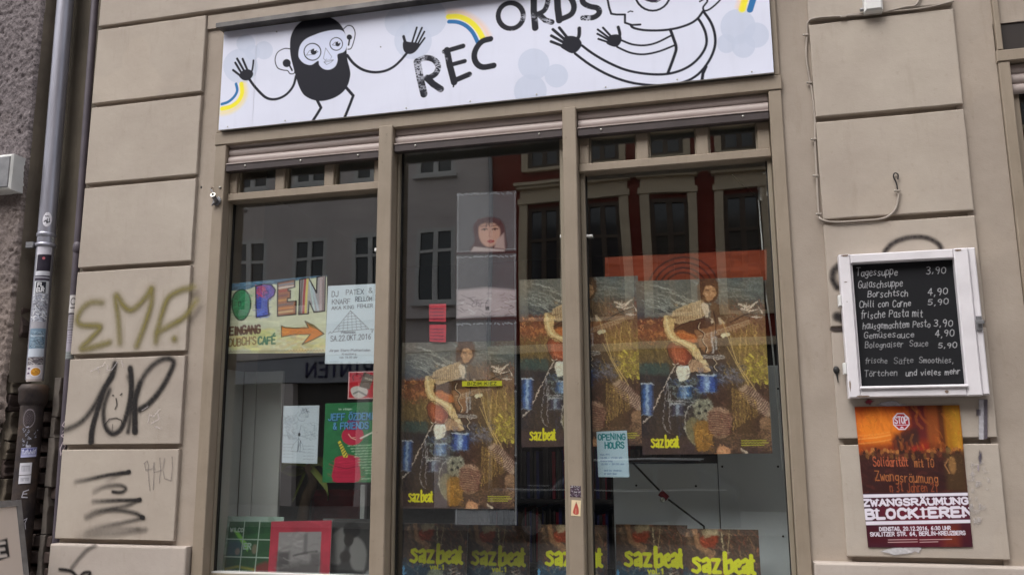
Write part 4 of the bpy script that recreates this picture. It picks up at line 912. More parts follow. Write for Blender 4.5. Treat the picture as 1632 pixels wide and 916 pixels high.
def f_(c):
    r = random.Random(5)
    def blob(x, y, w_, h_, col, a): 
        pts = [(x+w_*math.cos(t)*r.uniform(.5, 1.1), y+h_*math.sin(t)*r.uniform(.5, 1.1)) for t in [k*math.pi/7 for k in range(14)]]; c.poly(pts, col, a, 1.5)
    for _ in range(46):
        t = r.random(); blob(1540+28*t+r.gauss(0, 5), 735+100*r.random(), r.uniform(1, 5), r.uniform(1, 8), (176, 170, 168), r.uniform(.2, .55))
    blob(1430, 878, 26, 9, (190, 188, 190), .9); blob(1455, 874, 16, 8, (196, 192, 194), .7)
    blob(1562, 728, 3, 12, (70, 66, 80), .8); blob(1559, 745, 2, 6, (160, 150, 160), .8)
    c.rect(1560, 636, 1568, 700, (176, 174, 180), .9, 1); c.rect(1568, 636, 1574, 699, (88, 82, 92), .85, 1); c.rect(1556, 652, 1563, 662, (84, 76, 84), .8, 1); blob(1385, 640, 9, 5, (132, 44, 62), .9); blob(1420, 643, 25, 5, (176, 174, 184), .8)
spray('paper_remnant', (1375, 634, 1600, 890), -0.0045, f_, 'torn white paper and glue remnants round the pasted poster', 'p_spray')
# ================================================================== SHEETS BEHIND THE GLASS
PY_ = GYG+0.0095
def sheet(name, c, px, Y, mat, label, cat, group=None, amp=.0012, gain=1.0, seed=1, cut=0.0, curl=0.0):
    o = link(name, c.mesh(name, wavy([W(x, y, Y) for x, y in px], amp, 3, 4, seed, curl), cut, gain), mat)
    return tag(o, label, cat, group)
def reuse(src, px, px0, label, Y):
    """a second print of the same sheet: same mesh, moved to its own place"""
    a = W(*px, Y); b = W(*px0, Y); o = src.copy(); COL.objects.link(o); o.location = a-b; o['label'] = label; return o

# ---- the concert poster, painted in daubs
def paint_poster():
    c = Canvas(590, 795, 290, None, (62, 52, 46))
    c.xf = lambda x, y: ((x-8-.0439*(y-55))/620*590, (y-55+.0276*(x-8))/850*795)
    S, PL, D, R = c.stroke, c.poly, c.daubs, c.rect
    # grounds
    R(0, 0, 700, 270, (90, 98, 98), 1, 20); R(0, 190, 330, 262, (50, 66, 78), .9, 40); R(380, 150, 700, 240, (70, 70, 68), .8, 50)
    R(0, 245, 200, 360, (96, 52, 44), 1, 30); c.ell(*[95, 322], 50, 30, (176, 104, 62), .8, 40); R(0, 350, 210, 462, (104, 86, 56), 1, 30); R(0, 462, 175, 525, (46, 76, 76), 1, 8)
    R(430, 190, 700, 420, (118, 88, 70), 1, 60); R(450, 330, 700, 570, (146, 124, 68), .95, 60); R(0, 520, 360, 920, (30, 32, 44), 1, 20); R(340, 540, 700, 920, (64, 42, 38), 1, 40)
    R(200, 440, 520, 560, (60, 52, 54), .9, 40); R(0, 820, 700, 920, (60, 46, 52), 1, 24); R(170, 240, 460, 460, (84, 60, 50), .9, 40)
    def Dd(n, x0, y0, x1, y1, *a): 
        p, q = c.xf(x0, y0), c.xf(x1, y1); xf = c.xf; c.xf = None; c.daubs(n, (p[0], p[1], q[0], q[1]), *a); c.xf = xf
    Dd(170, 0, 50, 700, 230, [(116, 122, 120), (78, 88, 94), (136, 142, 136), (60, 68, 74), (100, 106, 102)], 80, .35, .2, 5, .6, 1)
    for k in range(26):
        r = random.Random(k); x, y = r.uniform(10, 300), r.uniform(60, 190); S([(x, y), (x+50, y+10+r.uniform(-4, 10)), (x+110, y+40+r.uniform(-8, 8))], 2.6, (176, 186, 182), .55, 3, 4)
    for k in range(12):
        r = random.Random(k+50); x, y = r.uniform(400, 560), r.uniform(50, 130); S([(x, y), (x+90, y+14)], 2.6, (140, 154, 152), .5, 3)
    Dd(260, 0, 240, 200, 370, [(126, 62, 46), (168, 102, 66), (96, 44, 42), (76, 40, 40), (196, 136, 92), (112, 52, 56), (104, 74, 56)], 17, .2, 1.4, 5, .8, 4)
    Dd(130, 0, 350, 200, 465, [(120, 100, 60), (92, 74, 46), (140, 118, 72), (64, 58, 44)], 30, 1.3, .4, 5, .7, 5)
    Dd(240, 430, 160, 700, 420, [(124, 92, 70), (92, 64, 56), (156, 124, 96), (76, 52, 48), (170, 128, 96), (132, 74, 74)], 26, 1.2, .6, 4, .7, 6)
    Dd(260, 440, 280, 700, 560, [(166, 142, 78), (126, 100, 54), (196, 168, 96), (92, 72, 48), (146, 108, 70)], 46, 1.42, .22, 3.4, .7, 7)
    Dd(130, 540, 430, 700, 555, [(200, 186, 64), (162, 152, 50), (222, 204, 84), (120, 104, 44)], 17, .6, 1.2, 4, .8, 8)
    for p in ([(470, 330), (500, 450), (590, 590)], [(455, 380), (520, 500), (560, 570)], [(520, 330), (515, 470)], [(550, 300), (540, 460)], [(590, 320), (600, 440)]): S(p, 4, (206, 172, 108), .75, 3, 4)
    Dd(260, 0, 520, 360, 830, [(28, 32, 48), (50, 42, 46), (22, 24, 34), (70, 56, 56), (40, 54, 80)], 34, 1.5, .5, 6, .6, 9)
    Dd(220, 340, 560, 700, 900, [(74, 46, 42), (48, 32, 34), (100, 70, 56), (40, 28, 30), (84, 52, 48)], 36, 1.4, .5, 6, .6, 10)
    # hair and head
    PL([(318, 60), (345, 38), (392, 40), (415, 75), (420, 120), (402, 150), (385, 165), (340, 160), (318, 150), (312, 105)], (70, 46, 36), 1, 5, 4)
    Dd(90, 310, 40, 420, 165, [(70, 44, 34), (112, 74, 52), (48, 32, 28), (140, 98, 68)], 18, .9, 1, 3.4, .75, 13)
    PL([(345, 92), (370, 78), (398, 92), (402, 125), (386, 150), (362, 156), (344, 132)], (178, 134, 100), .95, 4, 4)
    S([(352, 104), (368, 102)], 4, (60, 38, 32), .95); S([(382, 104), (396, 106)], 4, (60, 38, 32), .95); S([(376, 106), (382, 126), (374, 129)], 2.4, (224, 184, 146), .95); S([(366, 139), (386, 139)], 3.4, (126, 54, 48), .95)
    S([(352, 116), (360, 128)], 7, (222, 182, 146), .75, 3); S([(388, 118), (392, 128)], 5, (216, 170, 132), .75, 3); S([(356, 90), (384, 86)], 5, (218, 176, 136), .7, 3)
    # coat, collar, shirt
    PL([(385, 165), (430, 190), (455, 260), (470, 340), (500, 450), (470, 470), (420, 400), (395, 300), (375, 220)], (92, 72, 56), .95, 6, 3)
    Dd(60, 380, 170, 480, 450, [(128, 104, 78), (76, 58, 48), (156, 128, 96), (58, 44, 40)], 44, 1.3, .25, 4, .7, 11)
    PL([(205, 200), (245, 182), (310, 160), (335, 150), (352, 190), (345, 232), (290, 250), (235, 272), (200, 262), (188, 228)], (190, 168, 134), .97, 4, 3)
    for k in range(13): S([(204+k*11, 206-k*4.4), (208+k*11.5, 262-k*2.4)], 2, (118, 84, 66), .75)
    for k in range(4): S([(200, 216+k*14), (340, 168+k*17)], 1.6, (140, 106, 82), .6)
    Dd(40, 200, 170, 345, 262, [(222, 202, 168), (146, 118, 92), (206, 182, 146)], 12, .3, .8, 3, .6, 12)
    PL([(332, 172), (352, 168), (372, 196), (360, 236), (345, 225)], (216, 204, 186), .97, 3, 3); S([(352, 180), (356, 230)], 2, (120, 100, 90), .8)
    PL([(372, 232), (392, 262), (380, 268)], (206, 190, 166), .9, 3); PL([(412, 232), (448, 268), (420, 276)], (206, 188, 162), .9, 3)
    # guitar
    PL([(198, 296), (250, 266), (330, 244), (352, 250), (332, 290), (338, 330), (310, 352), (240, 318)], (66, 42, 38), 1, 3, 3)
    PL([(204, 308), (245, 304), (300, 326), (318, 350), (300, 366), (240, 346), (206, 330)], (172, 96, 54), .97, 5, 3); S([(216, 314), (262, 318), (304, 346)], 4, (232, 150, 84), .8, 3, 3)
    PL([(170, 374), (200, 356), (246, 380), (280, 412), (284, 448), (262, 470), (212, 470), (182, 440), (168, 404)], (128, 56, 42), 1, 3, 4)
    PL([(188, 380), (226, 380), (262, 420), (258, 450), (222, 456), (194, 424)], (176, 82, 56), .8, 10, 4)
    for k in range(6): S([(186+k*14, 378+k*9), (200+k*12, 462-k*3)], 1.8, (214, 128, 96), .65)
    S([(206, 440), (250, 456)], 5, (226, 150, 110), .7, 3)
    PL([(300, 300), (352, 292), (440, 268), (452, 300), (400, 330), (380, 400), (352, 412), (322, 380), (312, 340)], (146, 104, 74), .95, 6, 3)
    for p in ([(322, 262), (314, 292), (344, 318), (334, 352), (356, 386), (350, 412)], [(384, 440), (400, 462), (388, 480), (404, 500)]): S(p, 4, (42, 32, 32), .95, None, 5); S([(x+5, y) for x, y in p], 2, (226, 206, 176), .9, None, 5)
    PL([(318, 330), (560, 250), (564, 268), (322, 352)], (150, 116, 90), .97, 2)
    for k in range(17): S([(330+k*14, 330-k*4.5), (334+k*14, 344-k*4.6)], 1.7, (206, 180, 146), .75)
    for p in ([(382, 310), (388, 410)], [(398, 304), (402, 396)]): S(p, 8, (186, 184, 182), .8, 4)
    PL([(424, 322), (462, 310), (466, 326), (432, 336)], (226, 208, 176), .97, 2, 3)
    for k in range(6): S([(470+k*12, 292-k*5), (480+k*12, 312-k*6)], 5, (176, 140, 108), .75, 2)
    for p in ([(515, 175), (548, 188), (590, 172)], [(520, 195), (552, 200), (600, 165)], [(560, 210), (600, 202)], [(575, 235), (622, 238)], [(605, 190), (624, 215)], [(545, 178), (540, 200)]): S(p, 6, (222, 208, 196), .9, 2)
    S([(470, 262), (540, 226), (612, 200)], 4, (60, 46, 44), .9, 2)
    # arms
    PL([(150, 232), (176, 228), (204, 252), (196, 286), (200, 318), (240, 346), (296, 372), (322, 398), (338, 440), (322, 448), (300, 436), (282, 418), (250, 384), (200, 366), (164, 338), (150, 290)], (206, 178, 128), 1, 3, 4)
    S([(164, 240), (170, 290), (186, 328), (244, 360), (296, 392)], 9, (232, 208, 160), .85, 5, 5); S([(152, 296), (168, 340), (210, 366), (262, 390)], 4, (112, 74, 52), .75, 3, 4)
    for k in range(4): S([(296+k*9, 400+k*3), (308+k*9, 446-k*4)], 5, (230, 200, 156), .95, 2); S([(301+k*9, 404+k*3), (312+k*9, 446-k*4)], 1.6, (120, 78, 58), .8)
    for k in range(6): S([(160+k*8, 224+k*3), (168+k*9, 246-k)], 4, (92, 74, 64), .85, 2)
    PL([(276, 448), (318, 452), (352, 452), (372, 496), (352, 506), (300, 502), (272, 500)], (186, 152, 122), .95, 3, 3)
    for k in range(7): S([(282+k*12, 454), (276+k*12, 500)], 2.4, (120, 76, 62), .7)
    PL([(322, 448), (350, 448), (372, 480), (376, 500), (356, 496), (338, 470)], (224, 196, 156), .95, 3, 3)
    for k in range(3): S([(340, 424+k*7), (436, 428+k*6)], 3.4, (196, 192, 188), .8)
    Dd(100, 320, 470, 540, 560, [(96, 104, 126), (62, 66, 88), (128, 134, 152), (46, 48, 62)], 26, .5, .8, 5, .75, 18)
    # cup, stand
    PL([(214, 478), (270, 476), (274, 520), (258, 548), (226, 548), (212, 520)], (226, 220, 204), 1, 3, 3); S([(214, 482), (270, 480)], 4, (250, 246, 236), .9); S([(264, 490), (262, 536)], 6, (170, 160, 146), .7, 4)
    S([(208, 466), (150, 580), (88, 706), (46, 752)], 4.6, (206, 194, 184), .95, 2, 3); S([(192, 466), (222, 466)], 5, (220, 210, 198), .95)
    # drums
    def drum(x0, y0, x1, y1, col):
        w_ = x1-x0; R(x0, y0, x1, y1, col, 1, 4); R(x0+w_*.38, y0+4, x0+w_*.56, y1-4, (176, 206, 228), .75, w_*.22); R(x0, y0, x0+w_*.14, y1, (18, 26, 44), .7, 5); R(x1-w_*.14, y0, x1, y1, (18, 26, 44), .7, 5); S([(x0, y0), (x1, y0)], 5, (186, 198, 206), .9); S([(x0, y1), (x1, y1)], 4, (120, 136, 150), .8)
    drum(40, 565, 98, 716, (46, 96, 156)); drum(218, 574, 284, 634, (38, 104, 160)); drum(312, 520, 406, 602, (48, 82, 156)); drum(184, 660, 250, 716, (34, 46, 84))
    Dd(60, 180, 520, 420, 610, [(84, 128, 180), (124, 160, 190), (44, 66, 116), (60, 92, 110)], 18, .2, .9, 4, .65, 19)
    Dd(90, 165, 545, 330, 660, [(110, 132, 130), (150, 166, 158), (70, 86, 92), (44, 52, 60)], 20, .3, .9, 3.4, .7, 20)
    for p in ([(166, 560), (150, 680), (150, 770), (180, 800)], [(182, 600), (176, 740), (190, 780)], [(168, 560), (172, 640)], [(160, 645), (300, 650)]): S(p, 2.6, (176, 178, 186), .8, None, 4)
    # bass drum rim, pale mask, ochre cloth
    S([(312, 640), (268, 680), (252, 740), (262, 800), (300, 850)], 5, (182, 184, 180), .9, None, 5); S([(304, 650), (280, 700), (270, 750), (280, 800)], 8, (60, 62, 66), .8, 3, 5)
    PL([(300, 655), (340, 636), (378, 650), (392, 690), (370, 724), (318, 732), (296, 700)], (134, 134, 118), .97, 6, 4)
    Dd(80, 290, 640, 390, 735, [(160, 162, 146), (112, 118, 106), (80, 82, 80), (186, 182, 164)], 13, .3, 1.4, 4.6, .75, 21)
    for x, y in ((324, 668), (352, 690), (322, 702), (372, 664)): c.ell(x, y, 7, 8, (44, 44, 48), .95, 2)
    PL([(262, 740), (300, 725), (318, 760), (306, 850), (276, 836), (258, 790)], (128, 124, 92), .8, 8, 3)
    PL([(304, 750), (352, 742), (384, 770), (380, 850), (350, 882), (312, 876), (296, 810)], (150, 104, 44), 1, 4, 3)
    Dd(70, 296, 745, 385, 880, [(186, 140, 62), (132, 92, 42), (164, 118, 50), (120, 96, 66)], 22, 1.3, .5, 5, .7, 22)
    # striped legs
    PL([(366, 694), (410, 672), (462, 690), (474, 740), (462, 800), (420, 822), (380, 800), (362, 750)], (158, 126, 108), .97, 4, 3)
    for k in range(11): S([(364, 700+k*9.5), (404, 694+k*11), (440, 702+k*10.4), (474, 712+k*8.6)], 3.6, (104, 40, 44), .92, None, 4)
    PL([(512, 582), (560, 566), (612, 618), (656, 660), (660, 706), (628, 712), (580, 672), (530, 622)], (172, 148, 132), .97, 4, 3)
    for k in range(14): S([(510+k*8.5, 602+k*8.2), (536+k*8.4, 598+k*7.2), (560+k*8, 566+k*7)], 3.4, (92, 46, 48), .92, None, 4)
    PL([(606, 736), (650, 716), (664, 760), (656, 836), (622, 840)], (146, 112, 88), .95, 4, 3)
    for k in range(8): S([(614, 770+k*8), (654, 758+k*9)], 3, (52, 34, 34), .9)
    for k in range(26): r = random.Random(k); S([(478+k*4.4, 580+k*2), (482+k*4.6+r.uniform(-6, 6), 780-k*3)], 2.4, ((206, 172, 92), (128, 96, 58), (166, 130, 76), (74, 50, 42))[k % 4], .85)
    Dd(80, 380, 800, 640, 870, [(112, 86, 70), (60, 42, 42), (146, 112, 84), (84, 56, 52)], 60, -.12, .2, 3.4, .65, 23)
    PL([(404, 872), (428, 856), (462, 866), (468, 892), (430, 898), (406, 894)], (204, 146, 112), .95, 3, 3); S([(410, 876), (450, 888)], 4, (236, 190, 150), .8); S([(518, 872), (546, 884)], 10, (222, 204, 184), .9, 4)
    c.xf = None
    c.impasto(2200, 13, 3, 31, None, .32, .6); c.warp(6, 34, 40); c.impasto(1500, 22, 3, 37, (160, 470, 590, 795), .4, .6); c.warp(4, 90, 60)
    gl = vnoise(c.nx, c.ny, 5, 6, 77, 3)[..., None]; c.c = c.c*(1-.45*gl)+s2l((158, 122, 74))*.45*gl*(.5+c.c.mean(-1, keepdims=True)*2.4)
    c.xf = lambda x, y: ((x-8-.0439*(y-55))/620*590, (y-55+.0276*(x-8))/850*795)
    S([(320, 332), (440, 292), (560, 252)], 2.2, (206, 180, 146), .8); S([(324, 352), (444, 310), (562, 270)], 2.2, (190, 160, 126), .8)
    for k in range(15): S([(334+k*15, 330-k*5), (338+k*15, 344-k*5)], 1.8, (196, 170, 138), .7)
    for p in ([(322, 262), (314, 292), (344, 318), (334, 352), (356, 386), (350, 412)], [(384, 440), (400, 462), (388, 480), (404, 500)]): S(p, 3.4, (34, 26, 28), .9, None, 5); S([(x+5, y) for x, y in p], 1.8, (220, 198, 166), .8, None, 5)
    S([(200, 296), (250, 268), (330, 246), (352, 252)], 3.2, (36, 24, 24), .9, None, 4); S([(168, 376), (198, 356), (246, 380), (284, 412), (284, 450), (260, 472), (212, 472), (180, 440), (168, 404), (168, 376)], 3, (52, 26, 24), .85, None, 4)
    PL([(216, 318), (262, 322), (300, 342), (290, 362), (240, 342)], (196, 112, 62), .55, 8, 3); S([(196, 398), (214, 440), (250, 458)], 7, (196, 116, 82), .5, 5, 3)
    for k in range(12): S([(206+k*11.4, 206-k*4.2), (212+k*11.4, 262-k*2.6)], 1.9, (104, 74, 58), .7)
    S([(160, 232), (166, 290), (190, 336), (246, 360), (300, 390)], 7, (226, 202, 156), .7, 4, 5)
    for k in range(10): S([(368, 702+k*10.5), (404, 696+k*11.5), (440, 704+k*10.8), (470, 714+k*9)], 3, (84, 36, 40), .75, 2, 4)
    for k in range(13): S([(512+k*8.5, 602+k*8.4), (538+k*8.4, 598+k*7.4), (560+k*8, 570+k*7.2)], 2.8, (76, 40, 44), .8, 1.5, 4)
    for x, y in ((324, 668), (352, 690), (322, 702)): S([(x-2, y), (x+3, y+2)], 11, (36, 36, 40), .8, 3)
    for p, w_ in (([(470, 262), (540, 226), (612, 200)], 4), ([(392, 210), (402, 280), (398, 330)], 5), ([(356, 420), (430, 432)], 3)): S(p, w_, (40, 30, 30), .75, 2, 4)
    for p in ([(470, 330), (500, 450), (590, 590)], [(455, 380), (520, 500), (560, 570)], [(430, 250), (470, 360), (500, 450)]): S(p, 3, (212, 180, 118), .7, 2, 4)
    c.xf = None
    n = vnoise(c.nx, c.ny, 130, 180, 8, 2); c.c *= (0.66+0.75*n)[..., None]
    return c
def saz(c, x, y, h, w_, col=(222, 214, 40), vol=False):
    """tall condensed yellow lettering with thick stems"""
    P_ = lambda st, sw: c.stroke([(x+a*w_, y-b*h) for a, b in st], sw, col)
    t = w_*.066
    # s a z
    P0 = P_; P_ = lambda st, sw: P0([(a*.96 if a < .5 else .02+a*.98, b) for a, b in st], sw)
    P_([(.13, .62), (.09, .72), (.03, .66), (.03, .56), (.12, .34), (.13, .16), (.08, .02), (.01, .1)], t*.85)
    P_([(.19, .6), (.25, .7), (.29, .6), (.29, .02)], t); P_([(.29, .4), (.20, .28), (.20, .08), (.27, .1)], t)
    P_([(.35, .66), (.46, .66), (.36, .04), (.47, .04)], t*.9)
    # b e a t
    P_([(.53, 1.0), (.53, .02)], t*1.1); P_([(.56, .55), (.62, .64), (.64, .5), (.64, .14), (.57, .02)], t)
    P_([(.75, .38), (.78, .52), (.75, .66), (.70, .56), (.70, .12), (.75, .02), (.79, .1)], t*.9)
    P_([(.82, .6), (.87, .7), (.90, .6), (.90, .02)], t); P_([(.90, .4), (.83, .28), (.83, .08), (.88, .1)], t)
    P_([(.96, .9), (.96, .1), (1.0, .02)], t); P_([(.93, .66), (1.0, .66)], t*.7)
PC = paint_poster()
saz(PC, 42, 764, 52, 128, (226, 214, 44))
for k in range(3): PC.text('wwwwwwwww', 455, 740+k*10, 6, (200, 196, 60), 2.0, width=(110, 120, 100)[k])
POST_LABEL = 'painted concert poster of a guitarist, '
right_px = [(1013.5, 448), (1216, 441), (1231, 722), (1024, 724)]
p3 = sheet('concert_poster', PC, right_px, PY_, 'p_gloss', POST_LABEL+'nearly whole in the right-hand window', 'poster', 'large concert posters', .0018, 1.22)
def poster_at(tl, label, Y):
    o = p3.copy(); COL.objects.link(o); a = W(*tl, Y); o.location = a-W(1013.5, 448, PY_); o['label'] = label; return o
poster_at((840.5-13, 446), POST_LABEL+'cut in two by the right mullion', PY_+.004)
p1 = poster_at((641, 546), POST_LABEL+'lowest one, with a yellow strip across it', PY_+.006)

# ---- OPEN banner
c = Canvas(1030, 810, 300, None, (214, 214, 186))      # crop px minus (100, 70)
o_ = lambda pts: [(x-95, y-65) for x, y in pts]
c.daubs(120, (0, 0, 1030, 810), [(224, 224, 196), (206, 210, 180), (226, 222, 188), (204, 210, 184)], 160, .1, .4, 50, .22, 1)
c.poly(o_([(95, 65), (1130, 50), (1130, 80), (900, 90), (640, 110), (380, 125), (300, 150), (120, 150), (95, 160)]), (66, 106, 138), .95, 8)
c.daubs(30, (0, 0, 600, 60), [(90, 140, 176), (56, 90, 120), (120, 150, 166)], 100, 0, .1, 14, .6, 2)
c.daubs(60, (20, 560, 500, 800), [(214, 220, 140), (226, 206, 130)], 120, 0, .3, 40, .4, 3); c.daubs(50, (560, 640, 1030, 800), [(214, 206, 130), (230, 190, 120)], 120, 0, .3, 30, .4, 4)
def outl(pts, fill, w_=11, sm=0, line=(44, 42, 40)):
    w_ *= 1.35
    c.poly(o_(pts), fill, .97, 4, sm)
    c.stroke([*o_(pts)], w_, line, .95, None, sm, True)
outl([(235, 145), (300, 190), (335, 300), (320, 410), (270, 490), (210, 490), (160, 420), (135, 300), (160, 190)], (36, 140, 88), 12, 5, (24, 60, 44))
c.daubs(60, o_([(165, 190)])[0]+o_([(310, 460)])[0], [(50, 164, 104), (24, 112, 70), (70, 176, 120)], 90, 0, .5, 9, .5, 5)
c.stroke(o_([(205, 290), (230, 285), (232, 330), (210, 335), (205, 290)]), 8, (30, 70, 52))
Pp = [(385, 120), (470, 105), (550, 120), (592, 180), (580, 240), (520, 285), (520, 350), (532, 455), (400, 478), (392, 340)]
outl(Pp, (70, 86, 190), 10)
c.daubs(70, (300, 220, 425, 400), [(50, 74, 190), (76, 116, 220), (44, 60, 150)], 60, .2, 1, 12, .6, 6); c.daubs(50, (300, 50, 400, 170), [(206, 64, 96), (186, 50, 76), (214, 96, 130)], 50, .8, .6, 12, .65, 7); c.daubs(40, (400, 60, 490, 200), [(130, 88, 170), (150, 104, 180), (96, 78, 160)], 50, 1, .6, 11, .6, 8)
c.stroke(o_(Pp), 13, (44, 42, 60), .95, None, 0, True); c.stroke(o_([(470, 190), (515, 180), (520, 220), (468, 235), (470, 190)]), 9, (44, 50, 110))
Ee = [(615, 105), (790, 85), (795, 165), (725, 180), (725, 200), (750, 200), (752, 285), (720, 285), (720, 320), (812, 320), (812, 462), (622, 472)]
outl(Ee, (166, 104, 72), 10)
for y, col in ((130, (130, 150, 166)), (160, (226, 216, 208)), (200, (176, 70, 66)), (250, (128, 84, 88)), (300, (214, 160, 90)), (350, (110, 106, 110)), (390, (222, 150, 80)), (430, (222, 190, 140))): c.stroke(o_([(635, y+4), (700, y-2), (775 if y < 165 or y > 330 else 715, y-6)]), 22, col, .8, 8)
c.stroke(o_(Ee), 13, (60, 46, 46), .95, None, 0, True)
Nn = [(845, 88), (935, 80), (1020, 245), (1022, 78), (1108, 70), (1105, 442), (1000, 450), (945, 330), (940, 462), (842, 465)]
outl(Nn, (176, 166, 170), 10)
for x, col in ((870, (110, 96, 92)), (900, (190, 40, 44)), (925, (226, 206, 60))): c.stroke(o_([(x, 95), (x-8, 270), (x-12, 452)]), 22, col, .8, 8)
for (a, b_, col) in (((950, 130), (1000, 430), (206, 226, 226)), ((975, 180), (1040, 430), (196, 210, 220)), ((1060, 90), (1062, 430), (206, 180, 180)), ((1088, 90), (1088, 430), (130, 90, 90))): c.stroke(o_([a, b_]), 20, col, .8, 8)
c.stroke(o_(Nn), 13, (54, 46, 50), .95, None, 0, True)
c.text('EINGANG', 25, 602, 88, (104, 66, 48), 21, width=322, rise=-.06, jit=.04)
c.text("DUBCH'S", 22, 732, 84, (150, 116, 50), 13, width=284, rise=-.09, jit=.04); c.text("DUBCH'S", 22, 732, 84, (110, 74, 40), 4, width=284, rise=-.09, jit=.04)
c.text('CAFÉ', 330, 712, 80, (40, 116, 84), 18, width=180, rise=-.02, jit=.04)
arrow = [(665, 580), (700, 598), (800, 610), (945, 612), (908, 540), (1000, 590), (1104, 680), (1000, 735), (885, 785), (965, 680), (800, 678), (668, 700)]
outl(arrow, (222, 132, 44), 9, 0, (90, 84, 50)); c.daubs(26, (580, 550, 960, 610), [(232, 150, 60), (206, 112, 36)], 80, 0, .2, 12, .5, 9)
c.poly(o_([(908, 540), (1000, 590), (1060, 640), (960, 600)]), (120, 110, 66), .8, 6)
for k in range(34): c.stroke([(k*30, 800), (k*30+12, 776), (k*30+26, 800)], 6, (110, 74, 56), .8)
sheet('open_banner', c, [(364.5, 452), (521.5, 438), (519, 562), (361.5, 563)], PY_, 'p_paper', 'hand coloured paper banner reading OPEN with an orange arrow', 'banner', None, .0012, 1.0, 4)

# ---- pyramid flyer
c = Canvas(320, 520, 130, None, (214, 222, 230))       # crop5 px: 95..415 , 60..580
pen = (62, 64, 78)
c.text('DJ', 28, 75, 36, pen, 4.5, width=44, jit=.03); c.text('PATEX', 122, 65, 32, pen, 4, width=115, jit=.03); c.text('&', 270, 58, 32, pen, 4, width=24)
c.text('KNARF', 32, 126, 32, pen, 4, width=120, jit=.05); c.text('RELLÖM', 185, 112, 28, pen, 4, width=108, jit=.04)
c.text('AKA', 30, 162, 22, pen, 3.6, width=62); c.text('KING', 110, 160, 22, pen, 3.6, width=66); c.text('FEHLER', 200, 154, 22, pen, 3.6, width=98)
ap, bl, br_ = (155, 172), (45, 310), (278, 296)
c.stroke([ap, bl, br_, ap], 3, pen)
for k in range(1, 7):
    t = k/7; a = (ap[0]+(bl[0]-ap[0])*t, ap[1]+(bl[1]-ap[1])*t); b_ = (ap[0]+(br_[0]-ap[0])*t, ap[1]+(br_[1]-ap[1])*t); c.stroke([a, b_], 2.4, pen, .9)
for k in range(7):
    t0, t1 = k/7, (k+1)/7; n = k+1
    for j in range(1, n+1):
        u = (j-.5*(k % 2))/(n+.4); q = lambda t: (ap[0]+(bl[0]-ap[0])*t+(br_[0]-bl[0])*t*u, ap[1]+(bl[1]-ap[1])*t+(br_[1]-bl[1])*t*u)
        c.stroke([q(t0+.001), q(t1)], 2.2, pen, .9)
c.stroke([(15, 322), (28, 308), (34, 318), (45, 312)], 3, pen); c.stroke([(285, 300), (300, 296), (296, 318)], 3, pen); c.stroke([(300, 320), (308, 296)], 3, pen)
c.text('PYRAMIDEN', 100, 322, 12, pen, 3, width=90)
c.text('SA.22.OKT.2016', 32, 372, 34, pen, 4.2, width=260, rise=-.04)
c.text('Jürgen Stern-Plattenladen', 25, 440, 14, (96, 100, 116), 3, width=265); c.text('Kreuzberg', 110, 462, 11, (110, 112, 126), 2.6, width=90); c.text('von 18.00 uhr', 95, 484, 11, (110, 112, 126), 2.6, width=115)
sheet('event_flyer', c, [(523, 455.5), (600, 452), (597, 579), (517.5, 579.5)], PY_-.0015, 'p_paper', 'white flyer with a hand drawn brick pyramid next to the banner', 'flyer', None, .0008, 1.08, 6)

# ---- line drawing
c = Canvas(350, 560, 110, None, (198, 206, 214)); pen = (70, 76, 90)
r = random.Random(3)
c.daubs(120, (10, 100, 140, 330), [(150, 160, 172), (130, 138, 152), (170, 178, 188)], 40, .3, 1.2, 6, .6, 1); c.daubs(60, (200, 160, 330, 330), [(170, 178, 186), (140, 150, 160)], 40, .8, 1.2, 5, .6, 2)
for k in range(26): c.stroke([(150+r.uniform(0, 110), 20+r.uniform(0, 90)), (150+r.uniform(0, 110), 20+r.uniform(0, 100))], 3, pen, .6)
c.stroke([(140, 120), (160, 145), (200, 150), (215, 135)], 3, pen, .8, None, 4); c.stroke([(20, 130), (60, 100), (120, 95), (150, 60)], 3, pen, .6, None, 4)
c.stroke([(180, 190), (170, 240), (160, 300), (160, 440)], 4, pen, .8); c.ell(164, 282, 12, 18, (34, 36, 46)); c.stroke([(170, 300), (250, 290), (320, 270)], 3, pen, .7)
c.stroke([(160, 320), (110, 380), (90, 430)], 3, pen, .8); c.stroke([(164, 320), (200, 380), (210, 430)], 3, pen, .8); c.stroke([(160, 340), (150, 450), (180, 340), (176, 452)], 4, (40, 42, 54), .9); c.stroke([(90, 448), (220, 448)], 5, pen, .6)
for k in range(10): c.text('wnwmnw', 10+(k % 2)*200, 380+k*16, 9, pen, 2.4, width=100, alpha=.5, jit=.2, seed=k)
sheet('drawn_flyer', c, [(452, 646.5), (509, 645.5), (505.5, 738.5), (449, 737)], PY_, 'p_paper', 'small white flyer with a scratchy ink drawing beside the green poster', 'flyer', None, .0008, 1.0, 7)

